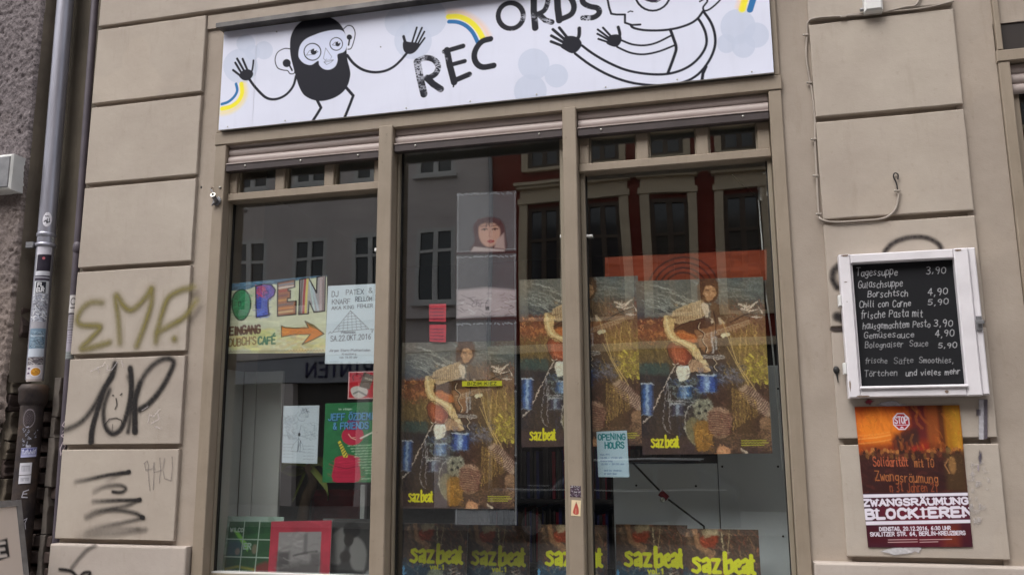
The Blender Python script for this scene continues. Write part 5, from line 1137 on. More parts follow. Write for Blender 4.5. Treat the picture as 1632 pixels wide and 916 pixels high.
# ---- green poster
c = Canvas(490, 790, 150, None, (46, 122, 74))        # crop px minus (455, 65)
c.daubs(60, (0, 0, 490, 790), [(54, 132, 82), (38, 108, 66)], 150, .2, 1, 60, .3, 1)
RD = (196, 40, 74)
c.ell(275, 330, 106, 95, RD); c.ell(275, 200, 60, 40, (150, 40, 110), .8)
for x in (290, 330, 375): c.poly([(x-12, 120), (x, 75), (x+14, 120)], (40, 60, 70), .9)
c.poly([(340, 355), (520, 262), (524, 278), (352, 368)], (226, 226, 210)); c.stroke([(235, 315), (262, 352), (305, 370)], 9, (240, 196, 170)); c.stroke([(262, 352), (300, 348)], 7, (240, 196, 170))
c.poly([(120, 545), (220, 525), (345, 545), (350, 640), (345, 780), (105, 780), (110, 600)], RD, 1, 5, 3); c.daubs(50, (115, 540, 345, 780), [(214, 50, 84), (170, 30, 62), (150, 28, 60)], 140, 0, .15, 10, .4, 2); c.stroke([(112, 630), (220, 655), (348, 630)], 7, (126, 22, 50))
c.poly([(135, 392), (158, 375), (235, 520), (232, 545), (196, 545)], (226, 208, 70), 1, 4)
for k in range(6): c.stroke([(140+k*14, 420+k*24), (172+k*11, 402+k*22)], 9, (34, 66, 52))
c.text('im stage:', 130, 70, 16, (200, 220, 200), 4, width=130)
for dx, dy, col, sw in ((3, 3, (26, 44, 110), 17), (0, 0, (104, 168, 214), 9)):
    c.text('JEFF ÖZDEMIR', 35+dx, 172+dy, 64, col, sw, width=470); c.text('& FRIENDS', 85+dx, 262+dy, 62, col, sw, width=335)
for k, w_ in enumerate((270, 240, 230, 200, 205, 165, 168, 160, 130, 95, 92, 40, 130)): c.text('anuenamunwenus'[:max(3, w_//18)], 500-w_, 436+k*27, 13, (190, 214, 180), 3.6, width=w_, rise=-.03)
sheet('gig_poster', c, [(518.5, 642.5), (600, 640), (596, 768), (513.5, 768.5)], PY_+.003, 'p_gloss', 'green poster with a red figure, partly behind the left mullion', 'poster', None, .0012, .95, 8)

# ---- red card with a cup drawing
c = Canvas(170, 180, 70, None, (196, 44, 56)); c.stroke([(4, 4), (166, 4), (166, 176), (4, 176)], 5, (226, 200, 200), 1, None, 0, True)
c.poly([(20, 110), (60, 96), (120, 112), (125, 150), (90, 172), (45, 170), (22, 140)], (214, 206, 200), 1, 4, 3); c.poly([(98, 5), (165, 30), (140, 120), (72, 100)], (110, 96, 84)); c.text('mum', 108, 50, 14, (190, 180, 160), 4, width=45, rise=.3)
c.stroke([(34, 58), (30, 28), (60, 18), (90, 30), (74, 46)], 9, (130, 30, 40), 1, None, 4); c.stroke([(38, 145), (70, 130), (120, 158)], 12, (110, 112, 112), .8)
sheet('cup_card', c, [(555.5, 592), (598, 591), (596, 635), (554, 635.5)], PY_, 'p_gloss', 'small red square card with a cup drawing under the pyramid flyer', 'card', None, .0006, .95, 9)

# ---- opening hours
c = Canvas(195, 275, 110, None, (190, 210, 222)); tl = (20, 128, 132)
c.text('OPENING', 10, 52, 34, tl, 7.5, width=172, jit=.06); c.text('HOURS', 52, 104, 36, tl, 8, width=120, jit=.06)
for k, (s_, w_) in enumerate((('Mon-Fri', 60), ('12.00 - 19.00 uhr', 140), ('Samstag', 75), ('12.00 - 20.00 uhr', 150), ('', 10), ('and by chance', 110), ('or next door', 80))): c.text(s_, 18+(20 if k > 4 else 0), 145+k*19, 9, (76, 100, 150), 2.4, width=w_, alpha=.8) if s_ else None
sheet('opening_hours_sheet', c, [(950.5, 687.5), (999, 685.5), (1003, 760), (953.5, 759.5)], PY_-.002, 'p_paper', 'pale blue sheet headed OPENING HOURS beside the right mullion', 'notice', None, .0008, 1.0, 10)

# ---- pink notes and yellow strip
for i, (px, lab) in enumerate((([(684, 484.5), (711, 484), (710.5, 512.5), (684, 512)], 'upper of the two pink notes left of the hanging record pockets'), ([(684.5, 517), (711, 517), (710.5, 545), (684.5, 544)], 'lower of the two pink notes, just above the lowest concert poster'))):
    c = Canvas(27, 29, 40, None, (230, 66, 84))
    for k in range(4): c.text('nummewn', 2, 9+k*5.6, 3.4, (120, 30, 70), .8, width=22, seed=k+i*5)
    sheet('pink_note', c, px, PY_-.001, 'p_paper', lab, 'note', 'pink notes on the glass', .0004, .82, 11+i)
c = Canvas(64, 8, 130, 20, (226, 220, 50)); c.text('BIZIM KIEZ', 9, 6.3, 4.4, (40, 40, 30), 1.0, width=46)
sheet('yellow_strip', c, [(736.5, 607), (800, 606.5), (800, 614.5), (736.5, 615.5)], PY_-.003, 'p_paper', 'yellow strip reading BIZIM KIEZ stuck across the lowest concert poster', 'sticker', None, .0002, .85, 13)

# ---- hanging pocket strip with records
c = Canvas(94, 500, 150, 600, (150, 150, 158), .2)
def P2(pts): return [(x-728, y-306) for x, y in pts]
for y0, y1 in ((306, 401), (405.5, 503), (509, 606), (612, 710), (716, 835)):
    c.poly(P2([(728, y0+2), (822, y0), (822, y1-2), (728, y1)]), (158, 158, 166), .34, 1)
    for k in range(0, 30, 2): c.stroke(P2([(728+k*3.2+random.Random(k+y0).uniform(-3, 3), y0+2+random.Random(k+y0).uniform(0, 2)), (732+k*3.2, y0+3+random.Random(k).uniform(-1, 2))]), 1.8, (206, 206, 212), .5)
    c.stroke(P2([(729, y1-1), (821, y1-3)]), 1.2, (190, 190, 196), .6); c.stroke(P2([(730, y0), (730, y1)]), 1, (196, 196, 200), .5); c.stroke(P2([(820, y0), (820, y1)]), 1, (196, 196, 200), .5)
    c.rect(0, y1-306, 94, y1-306+3.5, (70, 44, 48), .85, 1)
# first sleeve: portrait
g_ = lambda pts: P2([(720+x*.2837, 290+y*.2837) for x, y in pts])
c.poly(g_([(120, 260), (140, 220), (190, 200), (250, 205), (290, 240), (300, 300), (292, 390), (110, 390), (130, 330)]), (96, 66, 70), .92, 4, 4)
c.poly(g_([(155, 250), (200, 232), (250, 240), (272, 280), (262, 330), (230, 362), (190, 360), (158, 320)]), (226, 176, 158), .97, 3, 4)
c.poly(g_([(108, 390), (125, 362), (170, 368), (230, 376), (295, 384), (296, 392)]), (226, 206, 204), .92, 2); c.poly(g_([(250, 330), (292, 290), (298, 380), (240, 372)]), (214, 184, 180), .9, 3)
for x in (185, 243): c.stroke(g_([(x-16, 270), (x, 264), (x+16, 268)]), 1.6, (70, 46, 50), .95); c.ell(*g_([(x, 270)])[0], 1.6, 1.5, (56, 60, 50), .95)
for x in (185, 243): c.stroke(g_([(x-20, 252), (x+16, 246)]), 1, (120, 84, 80), .9)
c.stroke(g_([(216, 275), (210, 305), (218, 310)]), 1, (190, 130, 120), .8); c.stroke(g_([(202, 335), (218, 330), (236, 335), (220, 342), (202, 335)]), 2.2, (176, 52, 64), .95)
c.daubs(34, (34, 46, 70, 53), [(70, 46, 50), (110, 76, 80), (90, 60, 60)], 8, 1.3, .6, 1.4, .7, 1)
# second sleeve: pale scrawled print
c.poly(P2([(729, 460), (775, 457), (821, 462), (821, 500), (729, 503)]), (226, 208, 212), .85, 5); c.daubs(60, (4, 160, 92, 195), [(96, 84, 92), (140, 124, 130), (246, 230, 230)], 9, .1, .6, 1.2, .7, 3)
c.text('chrf', 24, 180, 9, (110, 96, 110), 1, width=24, slant=.2); c.rect(46, 180, 52, 186, (60, 50, 56), .9, 1)
sheet('record_pocket_strip', c, [(728, 307), (822.5, 304), (824, 836), (725, 836)], PY_+.012, 'p_film', 'hanging clear strip of record pockets in the middle window, portrait sleeve on top', 'record display', None, .002, .8, 14)

# ---- orange print with dark rings
c = Canvas(258, 50, 260, 52, (172, 70, 30)); c.daubs(40, (0, 0, 258, 180), [(186, 80, 34), (152, 60, 30)], 90, .1, .4, 30, .35, 1)
for k, rr in enumerate((57, 48, 39, 31)): c.ell(127, 66, rr, rr*1.05, (58, 18, 18), .8, 1.5, line=3)
sheet('ring_print', c, [(964, 410), (1222, 398), (1222, 446), (964, 452)], PY_+.03, 'p_paper', 'orange print with dark concentric rings above the right-hand posters', 'poster', None, .003, .62, 15)

# ================================================================== RECORDS ON THE SHELF
def sleeve_canvas():
    c = Canvas(100, 100, 140, None, (60, 48, 44)); 
    c.rect(0, 0, 100, 45, (76, 60, 50), 1, 12); c.rect(0, 55, 60, 100, (44, 66, 84), 1, 12)
    c.daubs(220, (0, 0, 100, 60), [(96, 76, 58), (66, 52, 46), (124, 96, 70), (50, 40, 40), (110, 64, 50)], 9, 1.1, .6, 2, .6, 1)
    c.daubs(160, (0, 55, 100, 100), [(60, 84, 100), (40, 50, 64), (100, 110, 104), (70, 60, 54), (130, 136, 130)], 9, .8, .8, 2, .6, 2)
    c.stroke([(18, 2), (20, 20), (34, 30), (42, 44)], 7, (140, 104, 76), .85, 2, 4); c.poly([(24, 10), (46, 8), (44, 22), (28, 24)], (128, 58, 40), .9, 2, 3); c.poly([(26, 2), (48, 0), (48, 8), (30, 12)], (150, 134, 106), .8, 2)
    c.stroke([(52, 4), (54, 40)], 1.2, (190, 176, 140), .7); c.stroke([(62, 2), (60, 30)], 1.2, (170, 150, 116), .7); c.stroke([(2, 62), (4, 98)], 3, (90, 150, 196), .9)
    c.poly([(40, 70), (56, 64), (64, 74), (60, 92), (40, 96)], (140, 146, 122), .9, 3, 3)
    for k in range(6): c.stroke([(74+k*3, 66+k*4), (84+k*3, 62+k*4)], 1.2, (200, 176, 156), .8)
    c.impasto(900, 6, 1.3, 5, None, .4, .6); c.warp(2, 20, 9); n = vnoise(c.nx, c.ny, 60, 60, 8, 2); c.c *= (.7+.7*n)[..., None]
    saz(c, 12, 56, 25, 80, (206, 198, 40)); c.text('vol.1', 44, 65, 6, (206, 200, 40), 1.8, width=22)
    return c
SC = sleeve_canvas(); SME = None
def record(px_tl, w_, lean, Y, c, label, mat='p_gloss', group='record sleeves standing on the display shelf', gain=1.6, name='record_sleeve', roll=0.0, size=.315):
    tl = W(*px_tl, Y)
    o = thing(name, label, 'record', (tl.x+size/2, Y, tl.z-size), group)
    me = c if not isinstance(c, Canvas) else c.mesh('sleeve_front', [(-size/2, 0, size), (size/2, 0, size), (size/2, 0, 0), (-size/2, 0, 0)], 0, gain)
    f = link('sleeve_front', me, mat, o)
    bk = MB().box(-size/2, size/2, .0012, .005, 0, size).build('sleeve_back', 'white_plastic', o)
    o.rotation_euler = (-lean, roll, 0)
    return o, me
_, SME = record((641, 833), 0, .10, .32, SC, 'leftmost of the five matching brown record sleeves with yellow lettering')
record((738, 836), 0, .10, .36, SME, 'brown record sleeve with yellow lettering, second from the left, below the hanging pocket strip')
record((855, 835), 0, .10, .30, SME, 'brown record sleeve with yellow lettering half hidden by the right mullion')
record((980, 835), 0, .08, .315, SME, 'brown record sleeve with yellow lettering, left one of the two in the right window')
record((1086, 842), 0, .10, .20, SME, 'rightmost of the five brown record sleeves with yellow lettering')
c = Canvas(100, 100, 120, None, (150, 172, 160)); c.rect(8, 8, 92, 92, (40, 84, 50), 1); c.daubs(50, (10, 10, 90, 90), [(50, 100, 56), (34, 72, 48), (60, 110, 60)], 26, .3, 1, 8, .4, 1)
c.rect(9, 35, 34, 60, (60, 90, 110), .7, 8); c.poly([(15, 20), (24, 22), (46, 44), (44, 52)], (130, 200, 80), .97, 2); c.poly([(52, 92), (60, 72), (76, 66), (92, 70), (92, 92)], (140, 40, 44), .85, 6); c.stroke([(10, 78), (30, 74), (60, 78)], 3, (190, 180, 60), .6, 3); c.ell(56, 48, 5, 7, (150, 130, 110), .7, 3); c.ell(27, 52, 4, 5, (150, 130, 120), .7, 3)
for k in (34, 60): c.stroke([(k, 6), (k, 94)], 1.6, (176, 196, 180)); c.stroke([(6, k), (94, k)], 1.6, (176, 196, 180))
c.text('WILCO', 11, 23, 5.4, (196, 210, 200), 1.3, width=22); c.text('ER', 37, 48, 8, (170, 196, 180), 2, width=12)
record((353, 822), 0, .12, .22, c, 'green gridded record sleeve with pale border at the left end of the window', gain=1.05, name='record_sleeve')
c = Canvas(100, 100, 110, None, (206, 62, 82)); c.daubs(30, (0, 0, 100, 100), [(212, 70, 90), (196, 54, 74)], 60, .2, 1, 20, .3, 1)
c.rect(14, 16, 84, 92, (164, 158, 158), 1, 1); c.rect(14, 60, 84, 92, (112, 106, 106), 1, 8); c.rect(56, 18, 62, 48, (120, 114, 116), .8, 3); c.rect(14, 44, 34, 64, (70, 64, 66), .8, 6); c.stroke([(40, 50), (60, 46), (78, 44)], 3, (80, 74, 76), .8, 2); c.rect(68, 46, 84, 62, (90, 82, 84), .7, 6); c.daubs(50, (16, 18, 82, 90), [(180, 174, 172), (100, 94, 94), (136, 130, 130)], 12, 0, .4, 3, .35, 2)
record((430, 829), 0, .10, .19, c, 'bright red record sleeve with a grey photograph in its middle', gain=.8, roll=-.03)
c = Canvas(100, 100, 110, None, (62, 60, 60)); c.rect(0, 0, 16, 45, (120, 118, 116), .8, 5); c.rect(60, 8, 100, 60, (56, 54, 52), 1, 8)
c.poly([(6, 60), (8, 35), (24, 18), (38, 14), (40, 34), (34, 56), (30, 66)], (124, 122, 120), .95, 4, 3); c.poly([(50, 66), (46, 44), (54, 26), (68, 34), (74, 52), (70, 76), (60, 76)], (132, 130, 128), .95, 4, 3)
c.ell(48, 16, 14, 12, (30, 28, 28), .95, 3); c.ell(44, 30, 8, 10, (44, 38, 36), .95, 2); c.ell(40, 54, 9, 8, (52, 46, 44), .9, 3); c.rect(0, 74, 70, 84, (34, 36, 40), .9, 4)
c.poly([(70, 92), (76, 74), (90, 72), (98, 84), (98, 94)], (136, 138, 138), .9, 3, 3); c.stroke([(86, 34), (98, 24)], 2.5, (150, 148, 146), .8); c.stroke([(88, 76), (100, 66)], 3, (150, 148, 146), .8); c.rect(0, 84, 100, 100, (30, 33, 38), 1, 3)
c.text('RAEKWON', 10, 96, 12, (140, 144, 146), 2.2, width=74)
record((511, 825.5), 0, .08, .23, c, 'black and white photo record sleeve lettered RAEKWON beside the left mullion', gain=1.05)

# ================================================================== THINGS IN THE WINDOW
def board(px, Y, th, name, mat, label, cat):
    cs = [W(x, y, Y) for x, y in px]; b = MB(); n = len(cs)
    b.add([tuple(p) for p in cs]+[(p.x, p.y+th, p.z) for p in cs], [tuple(range(n)), tuple(reversed(range(n, 2*n)))]+[(i, (i+1) % n, (i+1) % n+n, i+n) for i in range(n)])
    return b.build(name, mat)
DB = thing('display_board', 'pale grey screwed board behind the right-hand posters', 'board', (-0.3, .5, .9))
x0 = W(978, 800, .40).x; x1 = W(1146, 800, .40).x; zt = W(1060, 738, .40).z; zt2 = W(1235, 582, .40).z
part(MB().cbox(x0, x1, .40, .42, .91, zt, .003), 'board_panel', 'in_panel', DB); part(MB().cbox(x1+.003, 0.245, .40, .42, .91, zt2, .003), 'board_panel', 'in_panel', DB)
part(MB().box(x0, x1+.02, .405, .45, zt+.004, zt+.03), 'board_ledge', 'in_dark', DB)
for x, y in ((1014, 773), (1109, 774), (1151, 743), (1240, 743), (1248, 854), (1240, 619)):
    p = W(x, y, .397); part(MB().ball(tuple(p), .005, .003, .005, 8), 'screw', 'black', DB)
c = None
LP_ = thing('desk_lamp', 'thin black jointed lamp arm crossing in front of the grey board', 'lamp', tuple(W(1125, 835, .4)))
part(MB().tube([W(1000, 728, .32), W(1052, 782, .32)], .0045, 8), 'upper_arm', 'black', LP_)
part(MB().tube([W(1065, 795, .32), W(1122, 838, .31), W(1126, 900, .31)], .0045, 8), 'lower_arm', 'black', LP_)
part(MB().tube([W(1052, 784, .32), W(1064, 794, .32)], [.016, .013], 12), 'joint', 'redcloth', LP_)
q = W(1056, 796, .30); part(MB().ball(tuple(q), .012, .008, .012, 10), 'knob', 'screw', LP_)
sp = [W(x, 850-28*math.sin(t)-t*0, .42) for x, t in ((1130, 0), (1140, 1.2), (1160, 1.5), (1180, 1.2), (1194, 0.2))]
# side boards at the left
SB = thing('side_board', 'tall grey boards closing the left end of the display window', 'board', (-2.3, .5, .9))
part(MB().box(-2.457, -2.44, .125, .34, .91, W(420, 592, .36).z), 'board_panel', 'in_panel2', SB)
for a, c_ in ((340, 404), (404.5, 446)):
    xa = W(a, 700, .345).x; xb = W(c_, 700, .345).x; part(MB().cbox(max(xa, -2.44), xb, .35 if a > 400 else .345, .37, .91, W(420, 592, .36).z, .003), 'board_panel', 'in_panel2', SB)
# palm leaves and upholstered chair glimpsed behind
PT = thing('potted_palm', 'drooping yellow green palm with brown stem behind the small flyers', 'plant', tuple(W(480, 905, .6)))
st = [W(476, 900, .62), W(480, 850, .6), W(486, 800, .6), W(500, 765, .6), W(490, 742, .6)]
part(MB().tube(smooth_pts(st, 4), [.026*(1-.4*k/17)+.01 for k in range(17)], 8), 'stem', 'bark', PT)
def leaf(pts, w_):
    pts = smooth_pts(pts, 5); n = len(pts); b = MB(); vs = []; fs = []
    for i, p in enumerate(pts):
        k = w_*math.sin(math.pi*(i+.6)/(n+.4))**.7; p = Vector(p); vs += [tuple(p+Vector((0, 0, k))), tuple(p+Vector((0, .015, 0))), tuple(p-Vector((0, 0, k)))]
    for i in range(n-1):
        for j in range(2): a = i*3+j; fs.append((a, a+1, a+4, a+3))
    return b.add(vs, fs, True)
for pts, w_ in (([(490, 742, .6), (460, 735, .55), (440, 752, .5), (425, 738, .48)], .022), ([(490, 742, .6), (500, 750, .55), (520, 775, .5), (522, 795, .5)], .025), ([(490, 745, .6), (478, 770, .6), (465, 800, .55)], .02), ([(492, 742, .6), (512, 735, .62), (530, 760, .65)], .025), ([(488, 748, .6), (470, 752, .65), (446, 748, .7)], .022)):
    part(leaf([W(*p) for p in pts], w_), 'leaf', 'leaf_dry', PT)
part(MB().tube([W(476, 915, .62), W(476, 895, .62)], [.09, .11], 16), 'pot', 'in_dark', PT)
CH = thing('armchair', 'dark red upholstered armchair in the dark shop behind the palm', 'chair', tuple(W(520, 900, 1.0)))
q0 = W(500, 780, 1.0); q1 = W(545, 900, 1.0)
part(MB().cbox(q0.x, q1.x+.1, .95, 1.08, .55, q0.z, .03), 'backrest', 'redcloth', CH); part(MB().cbox(q0.x, q1.x+.1, .70, .95, .35, .55, .03), 'seat', 'redcloth', CH)
for dx in (.04, .40):
    for dy in (.74, 1.04): part(MB().tube([(q0.x+dx, dy, .1), (q0.x+dx, dy, .36)], .02, 8), 'leg', 'in_dark', CH)
# white stand seen behind the photo sleeve, clamp lamp under the right transom
b = MB().box(W(574, 800, .7).x, W(581, 800, .7).x, .7, .73, .2, W(578, 772, .7).z); tag(b.build('white_post', 'white_plastic'), 'slim white post standing in the dark behind the left mullion', 'post')
CLP = thing('clamp_lamp', 'white clamp holder with hanging cable at the top right of the right window', 'lamp', tuple(W(1222, 280, .16)))
part(MB().tube([W(1216, 276, .16), W(1223, 275, .16), W(1226, 300, .16), W(1224, 312, .16)], .008, 8), 'clamp', 'white_plastic', CLP)
part(MB().tube(smooth_pts([W(1165, 278, .2), W(1180, 292, .2), W(1200, 308, .2), W(1210, 318, .2)], 4), .004, 6), 'arm', 'black', CLP)
part(MB().tube([W(1207, 300, .2), W(1213, 300, .2), W(1212, 320, .2)], .011, 8), 'holder', 'in_panel2', CLP)
part(MB().tube(smooth_pts([W(1209, 318, .2), W(1214, 380, .2), W(1220, 460, .2), W(1232, 560, .2), (W(1232, 560, .2)+Vector((.01, 0, -.5)))], 5), .0035, 6), 'cable', 'white_plastic', CLP)
# fridge-like dark shelf in the middle, stacked records
CB = thing('display_shelf_unit', 'dark shelf unit in the shop behind the middle window', 'shelf', (-1.1, 1.4, .1))
for z in (.6, .95, 1.3): part(MB().box(-1.5, -.35, 1.3, 1.7, z, z+.02), 'shelf', 'in_dark', CB)
r = random.Random(12)
for z in (.62, .97, 1.32):
    x = -1.48
    while x < -.42:
        w_ = r.uniform(.006, .02)
        if r.random() < .8: part(MB().box(x, x+w_-.001, 1.33+r.uniform(0, .03), 1.62, z+.001, z+r.uniform(.26, .31)), 'record', r.choice(('redcloth', 'op_ink', 'in_dark', 'in_dark', 'in_floor')), CB)
        x += w_
part(MB().box(-1.54, -1.502, 1.3, 1.7, .1, 1.6), 'side', 'in_dark', CB); part(MB().box(-.348, -.31, 1.3, 1.7, .1, 1.6), 'side', 'in_dark', CB)
# small white handles on the glass
for x, y in ((897, 376.5), (938, 376)):
    p = W(x, y, .085); o = MB().cbox(p.x-.012, p.x+.018, .078, .098, p.z-.006, p.z+.005, .002).build('glazing_clip', 'white_plastic'); sub(FRM, o)
p = W(599, 398, .085); sub(FRM, MB().cbox(p.x-.006, p.x+.008, .08, .098, p.z-.008, p.z+.008, .002).build('glazing_clip', 'white_plastic'))
# ================================================================== THINGS ON THE WALL
# chalkboard made from an old casement
CY = -0.062
KB = thing('chalkboard', 'black chalkboard menu in a chipped white casement frame on the right pier', 'chalkboard', (0.68, 0, 1.8))
def kp(x, y, Y=CY): return W(1300+x*.3057, 360+y*.3057, Y)
X0, X1, Z0_, Z1_ = 0.430, 0.930, 1.788, 2.356
ix0, ix1, iz0, iz1 = kp(182, 195).x, kp(726, 180).x, kp(230, 835).z, kp(182, 195).z
ix0 = kp(182, 195).x; ix1 = kp(724, 182).x
def casing(x0, x1, z0, z1, y0, y1): return MB().cbox(x0, x1, y0, y1, z0, z1, .004)
part(casing(X0, ix0, Z0_, Z1_, CY, -.012), 'stile', 'white_paint', KB); part(casing(ix1, ix1+.052, Z0_, Z1_, CY, -.012), 'stile', 'white_paint', KB)
part(casing(ix0+.001, ix1-.001, iz1, Z1_-.001, CY+.001, -.012), 'rail', 'white_paint', KB); part(casing(ix0+.001, ix1-.001, Z0_+.001, iz0, CY+.001, -.012), 'rail', 'white_paint', KB)
part(casing(ix1+.0535, X1, Z0_+.004, Z1_+.002, CY+.012, -.008), 'side_batten', 'white_paint', KB)
part(casing(ix0+.002, ix0+.008, iz0+.001, iz1-.001, CY+.012, CY+.03), 'glazing_bead', 'white_paint', KB)
part(MB().cbox(ix0-.002, ix1+.004, CY-.010, CY-.0005, iz0-.012, iz0-.002, .003), 'weather_bar', 'white_paint', KB)
part(MB().box(X0+.01, X1-.01, -.022, -.004, Z0_+.01, Z1_-.01), 'board_back', 'bare_wood', KB)
bx0, bx1, bz0, bz1 = ix0-.002, ix1+.002, iz0-.002, iz1+.002; BY = CY+.034
c = Canvas((bx1-bx0)/.0012, (bz1-bz0)/.0012, 300, None, (17, 18, 22))
def cxf(x, y):
    p = kp(x, y, BY); return ((p.x-bx0)/.0012, (bz1-p.z)/.0012)
n = vnoise(c.nx, c.ny, 6, 7, 3, 4); c.c *= (0.9+0.35*n)[..., None]
def ct(st, x, y, x2, y2, h, a=1.0, seed=1, jit=.05, sw=3.1):
    p, q = cxf(x, y), cxf(x2, y2); c.text(st, p[0], p[1], h*.68, (196, 196, 200), sw*.62, width=q[0]-p[0], rise=(q[1]-p[1])/(q[0]-p[0]), alpha=a*.78, jit=jit*2.2, seed=seed, soft=1.5, slant=.14)
ct('Tagessuppe', 212, 262, 425, 254, 36, .95, 1); ct('3,90', 575, 248, 678, 246, 32, .95, 2)
ct('Gulaschsuppe', 222, 326, 452, 312, 34, .85, 3)
ct('Borschtsch', 272, 372, 480, 364, 32, .95, 4); ct('4,90', 584, 360, 688, 358, 30, .95, 5)
ct('Chili con Carne', 228, 424, 495, 418, 30, .95, 6); ct('5,90', 584, 412, 692, 410, 28, .9, 7)
ct('frische Pasta mit', 236, 482, 556, 472, 34, .9, 8)
ct('hausgemachtem Pesto', 246, 538, 596, 526, 32, .8, 9); ct('3,90', 615, 522, 714, 522, 32, .95, 10)
ct('Gemüsesauce', 252, 584, 512, 580, 28, .75, 11); ct('4,90', 622, 578, 722, 576, 30, .9, 12)
ct('Bolognaiser', 258, 636, 455, 630, 28, .6, 13); ct('Sauce', 490, 628, 585, 626, 26, .55, 14); ct('5,90', 638, 632, 736, 632, 26, .9, 15)
ct('frische', 258, 716, 372, 714, 26, .5, 16); ct('Säfte', 408, 716, 508, 714, 26, .45, 17); ct('Smoothies,', 540, 714, 718, 712, 26, .6, 18)
ct('Törtchen', 254, 784, 425, 780, 28, .6, 19); ct('und vieles mehr', 470, 780, 752, 772, 26, .85, 20)
o = link('writing_board', c.mesh('writing_board', [(bx0, BY, bz1), (bx1, BY, bz1), (bx1, BY, bz0), (bx0, BY, bz0)]), 'p_chalk'); rel(KB, o)
for y in (390, 742):
    p = kp(122+(y-390)*.05, y, -.05); part(MB().cbox(X0-.012, X0-.0005, -.056, -.02, p.z-.022, p.z+.022, .002), 'hinge', 'white_plastic', KB)
p = kp(852, 505, CY+.006)
part(MB().cbox(p.x-.008, p.x+.010, CY-.0, CY+.0115, p.z-.028, p.z+.026, .002), 'latch_plate', 'metal', KB)
part(MB().tube([(p.x, CY-.012, p.z+.002), (p.x+.001, CY+.0, p.z)], .006, 10), 'latch_pin', 'metal', KB); part(MB().cbox(p.x-.016, p.x+.014, CY-.014, CY-.009, p.z-.006, p.z+.008, .002), 'latch_lever', 'metal', KB)
r = random.Random(9)
for (x0, y0, x1, y1) in ((128, 148, 176, 160), (722, 120, 765, 132), (172, 800, 186, 862), (670, 852, 696, 872), (200, 882, 300, 892), (146, 290, 166, 294), (160, 392, 166, 398)):
    a, b_ = kp(x0, y0, CY), kp(x1, y1, CY); pts = [(a.x+(b_.x-a.x)*(.5+.5*math.cos(t)*r.uniform(.6, 1.1)), CY-.0012, a.z+(b_.z-a.z)*(.5+.5*math.sin(t)*r.uniform(.6, 1.1))) for t in [k*math.pi/6 for k in range(12)]]
    pts = [(min(max(q[0], X0+.002), X1-.002), q[1], min(max(q[2], Z0_+.002), Z1_-.002)) for q in pts]
    part(MB().add(pts, [tuple(range(12))]), 'bare_patch', 'bare_wood', KB)
# pasted poster
PW, PH = 590, 700
c = Canvas(PW, PH, 330, None, (110, 36, 28))     # crop2 px: x 193..775, y 85..780, sheared out by its own corners
R = c.rect
c.rect(0, 0, 590, 260, (150, 54, 22), 1, 5); c.poly([(0, 30), (210, 10), (330, 60), (220, 170), (0, 220)], (226, 112, 34), .9, 70); c.ell(120, 110, 110, 80, (238, 140, 46), .7, 70)
R(300, -20, 420, 180, (92, 32, 34), .95, 50); R(400, -20, 470, 260, (140, 74, 34), .95, 30); R(465, -20, 500, 260, (84, 46, 22), .9, 16); R(0, 190, 590, 250, (96, 44, 26), .55, 30); R(500, -20, 590, 260, (158, 108, 28), .95, 24); R(540, 20, 590, 230, (186, 138, 40), .7, 30)
R(210, 140, 345, 260, (70, 40, 32), .9, 34); R(300, 190, 400, 250, (150, 44, 30), .85, 20); c.poly([(190, 175), (270, 120), (345, 110), (350, 200), (210, 215)], (62, 38, 34), .8, 20)
for y, a in ((165, .7), (188, .5), (150, .35)): c.stroke([(0, y), (110, y-8), (190, y-20)], 5, (244, 170, 90), a, 6, 4)
c.daubs(90, (0, 0, 590, 240), [(206, 96, 32), (150, 52, 26), (236, 140, 60)], 60, 1.3, .5, 12, .18, 1)
R(0, 232, 590, 440, (58, 30, 28), 1, 10); r = random.Random(2)
for k in range(34):
    x = 10+k*17.5; y = 226+r.uniform(-14, 12); c.ell(x, y, r.uniform(7, 12), r.uniform(8, 14), r.choice(((120, 60, 34), (70, 40, 28), (150, 92, 50), (170, 110, 60), (44, 28, 24))), .9, 4); c.ell(x+r.uniform(-5, 5), y+22, 12, 16, r.choice(((64, 36, 28), (96, 50, 34), (120, 80, 44))), .8, 5)
R(480, 240, 590, 430, (74, 54, 34), .9, 30); c.ell(520, 300, 20, 44, (150, 110, 66), .8, 10); c.stroke([(500, 270), (478, 300), (500, 340)], 6, (170, 120, 80), .8, 5); c.ell(505, 226, 14, 16, (110, 84, 50), .9, 4)
c.daubs(60, (0, 250, 480, 440), [(66, 34, 30), (40, 24, 26), (84, 40, 34)], 60, .1, .4, 14, .4, 2)
OR = (182, 112, 64)
c.text('Solidarität', 76, 302, 46, (196, 104, 70), 5, width=196, rise=.0, jit=.04, alpha=.8); c.text('mit TO', 310, 308, 42, OR, 4.5, alpha=.8, width=108, jit=.04)
c.text('Zwangsräumung', 80, 372, 46, OR, 4.5, alpha=.75, width=352, rise=.05, jit=.05); c.text('n 31 Jahren 21', 158, 430, 44, (140, 72, 46), 4.5, width=270, jit=.05)
c.impasto(900, 14, 3, 6, (0, 0, 590, 436), .35, .45); c.impasto(500, 12, 3, 7, (0, 215, 590, 300), .5, .6)
R(0, 436, 590, 700, (52, 26, 44), 1); R(60, 470, 590, 580, (96, 26, 42), .8, 90); R(0, 600, 590, 700, (74, 20, 30), .9, 50); R(430, 590, 520, 700, (140, 60, 30), .5, 50); R(180, 500, 420, 690, (116, 26, 44), .45, 90)
WT = (226, 220, 232)
c.poly([(0, 441), (590, 437), (590, 451), (0, 458)], WT); c.poly([(0, 574), (590, 568), (590, 584), (0, 592)], WT)
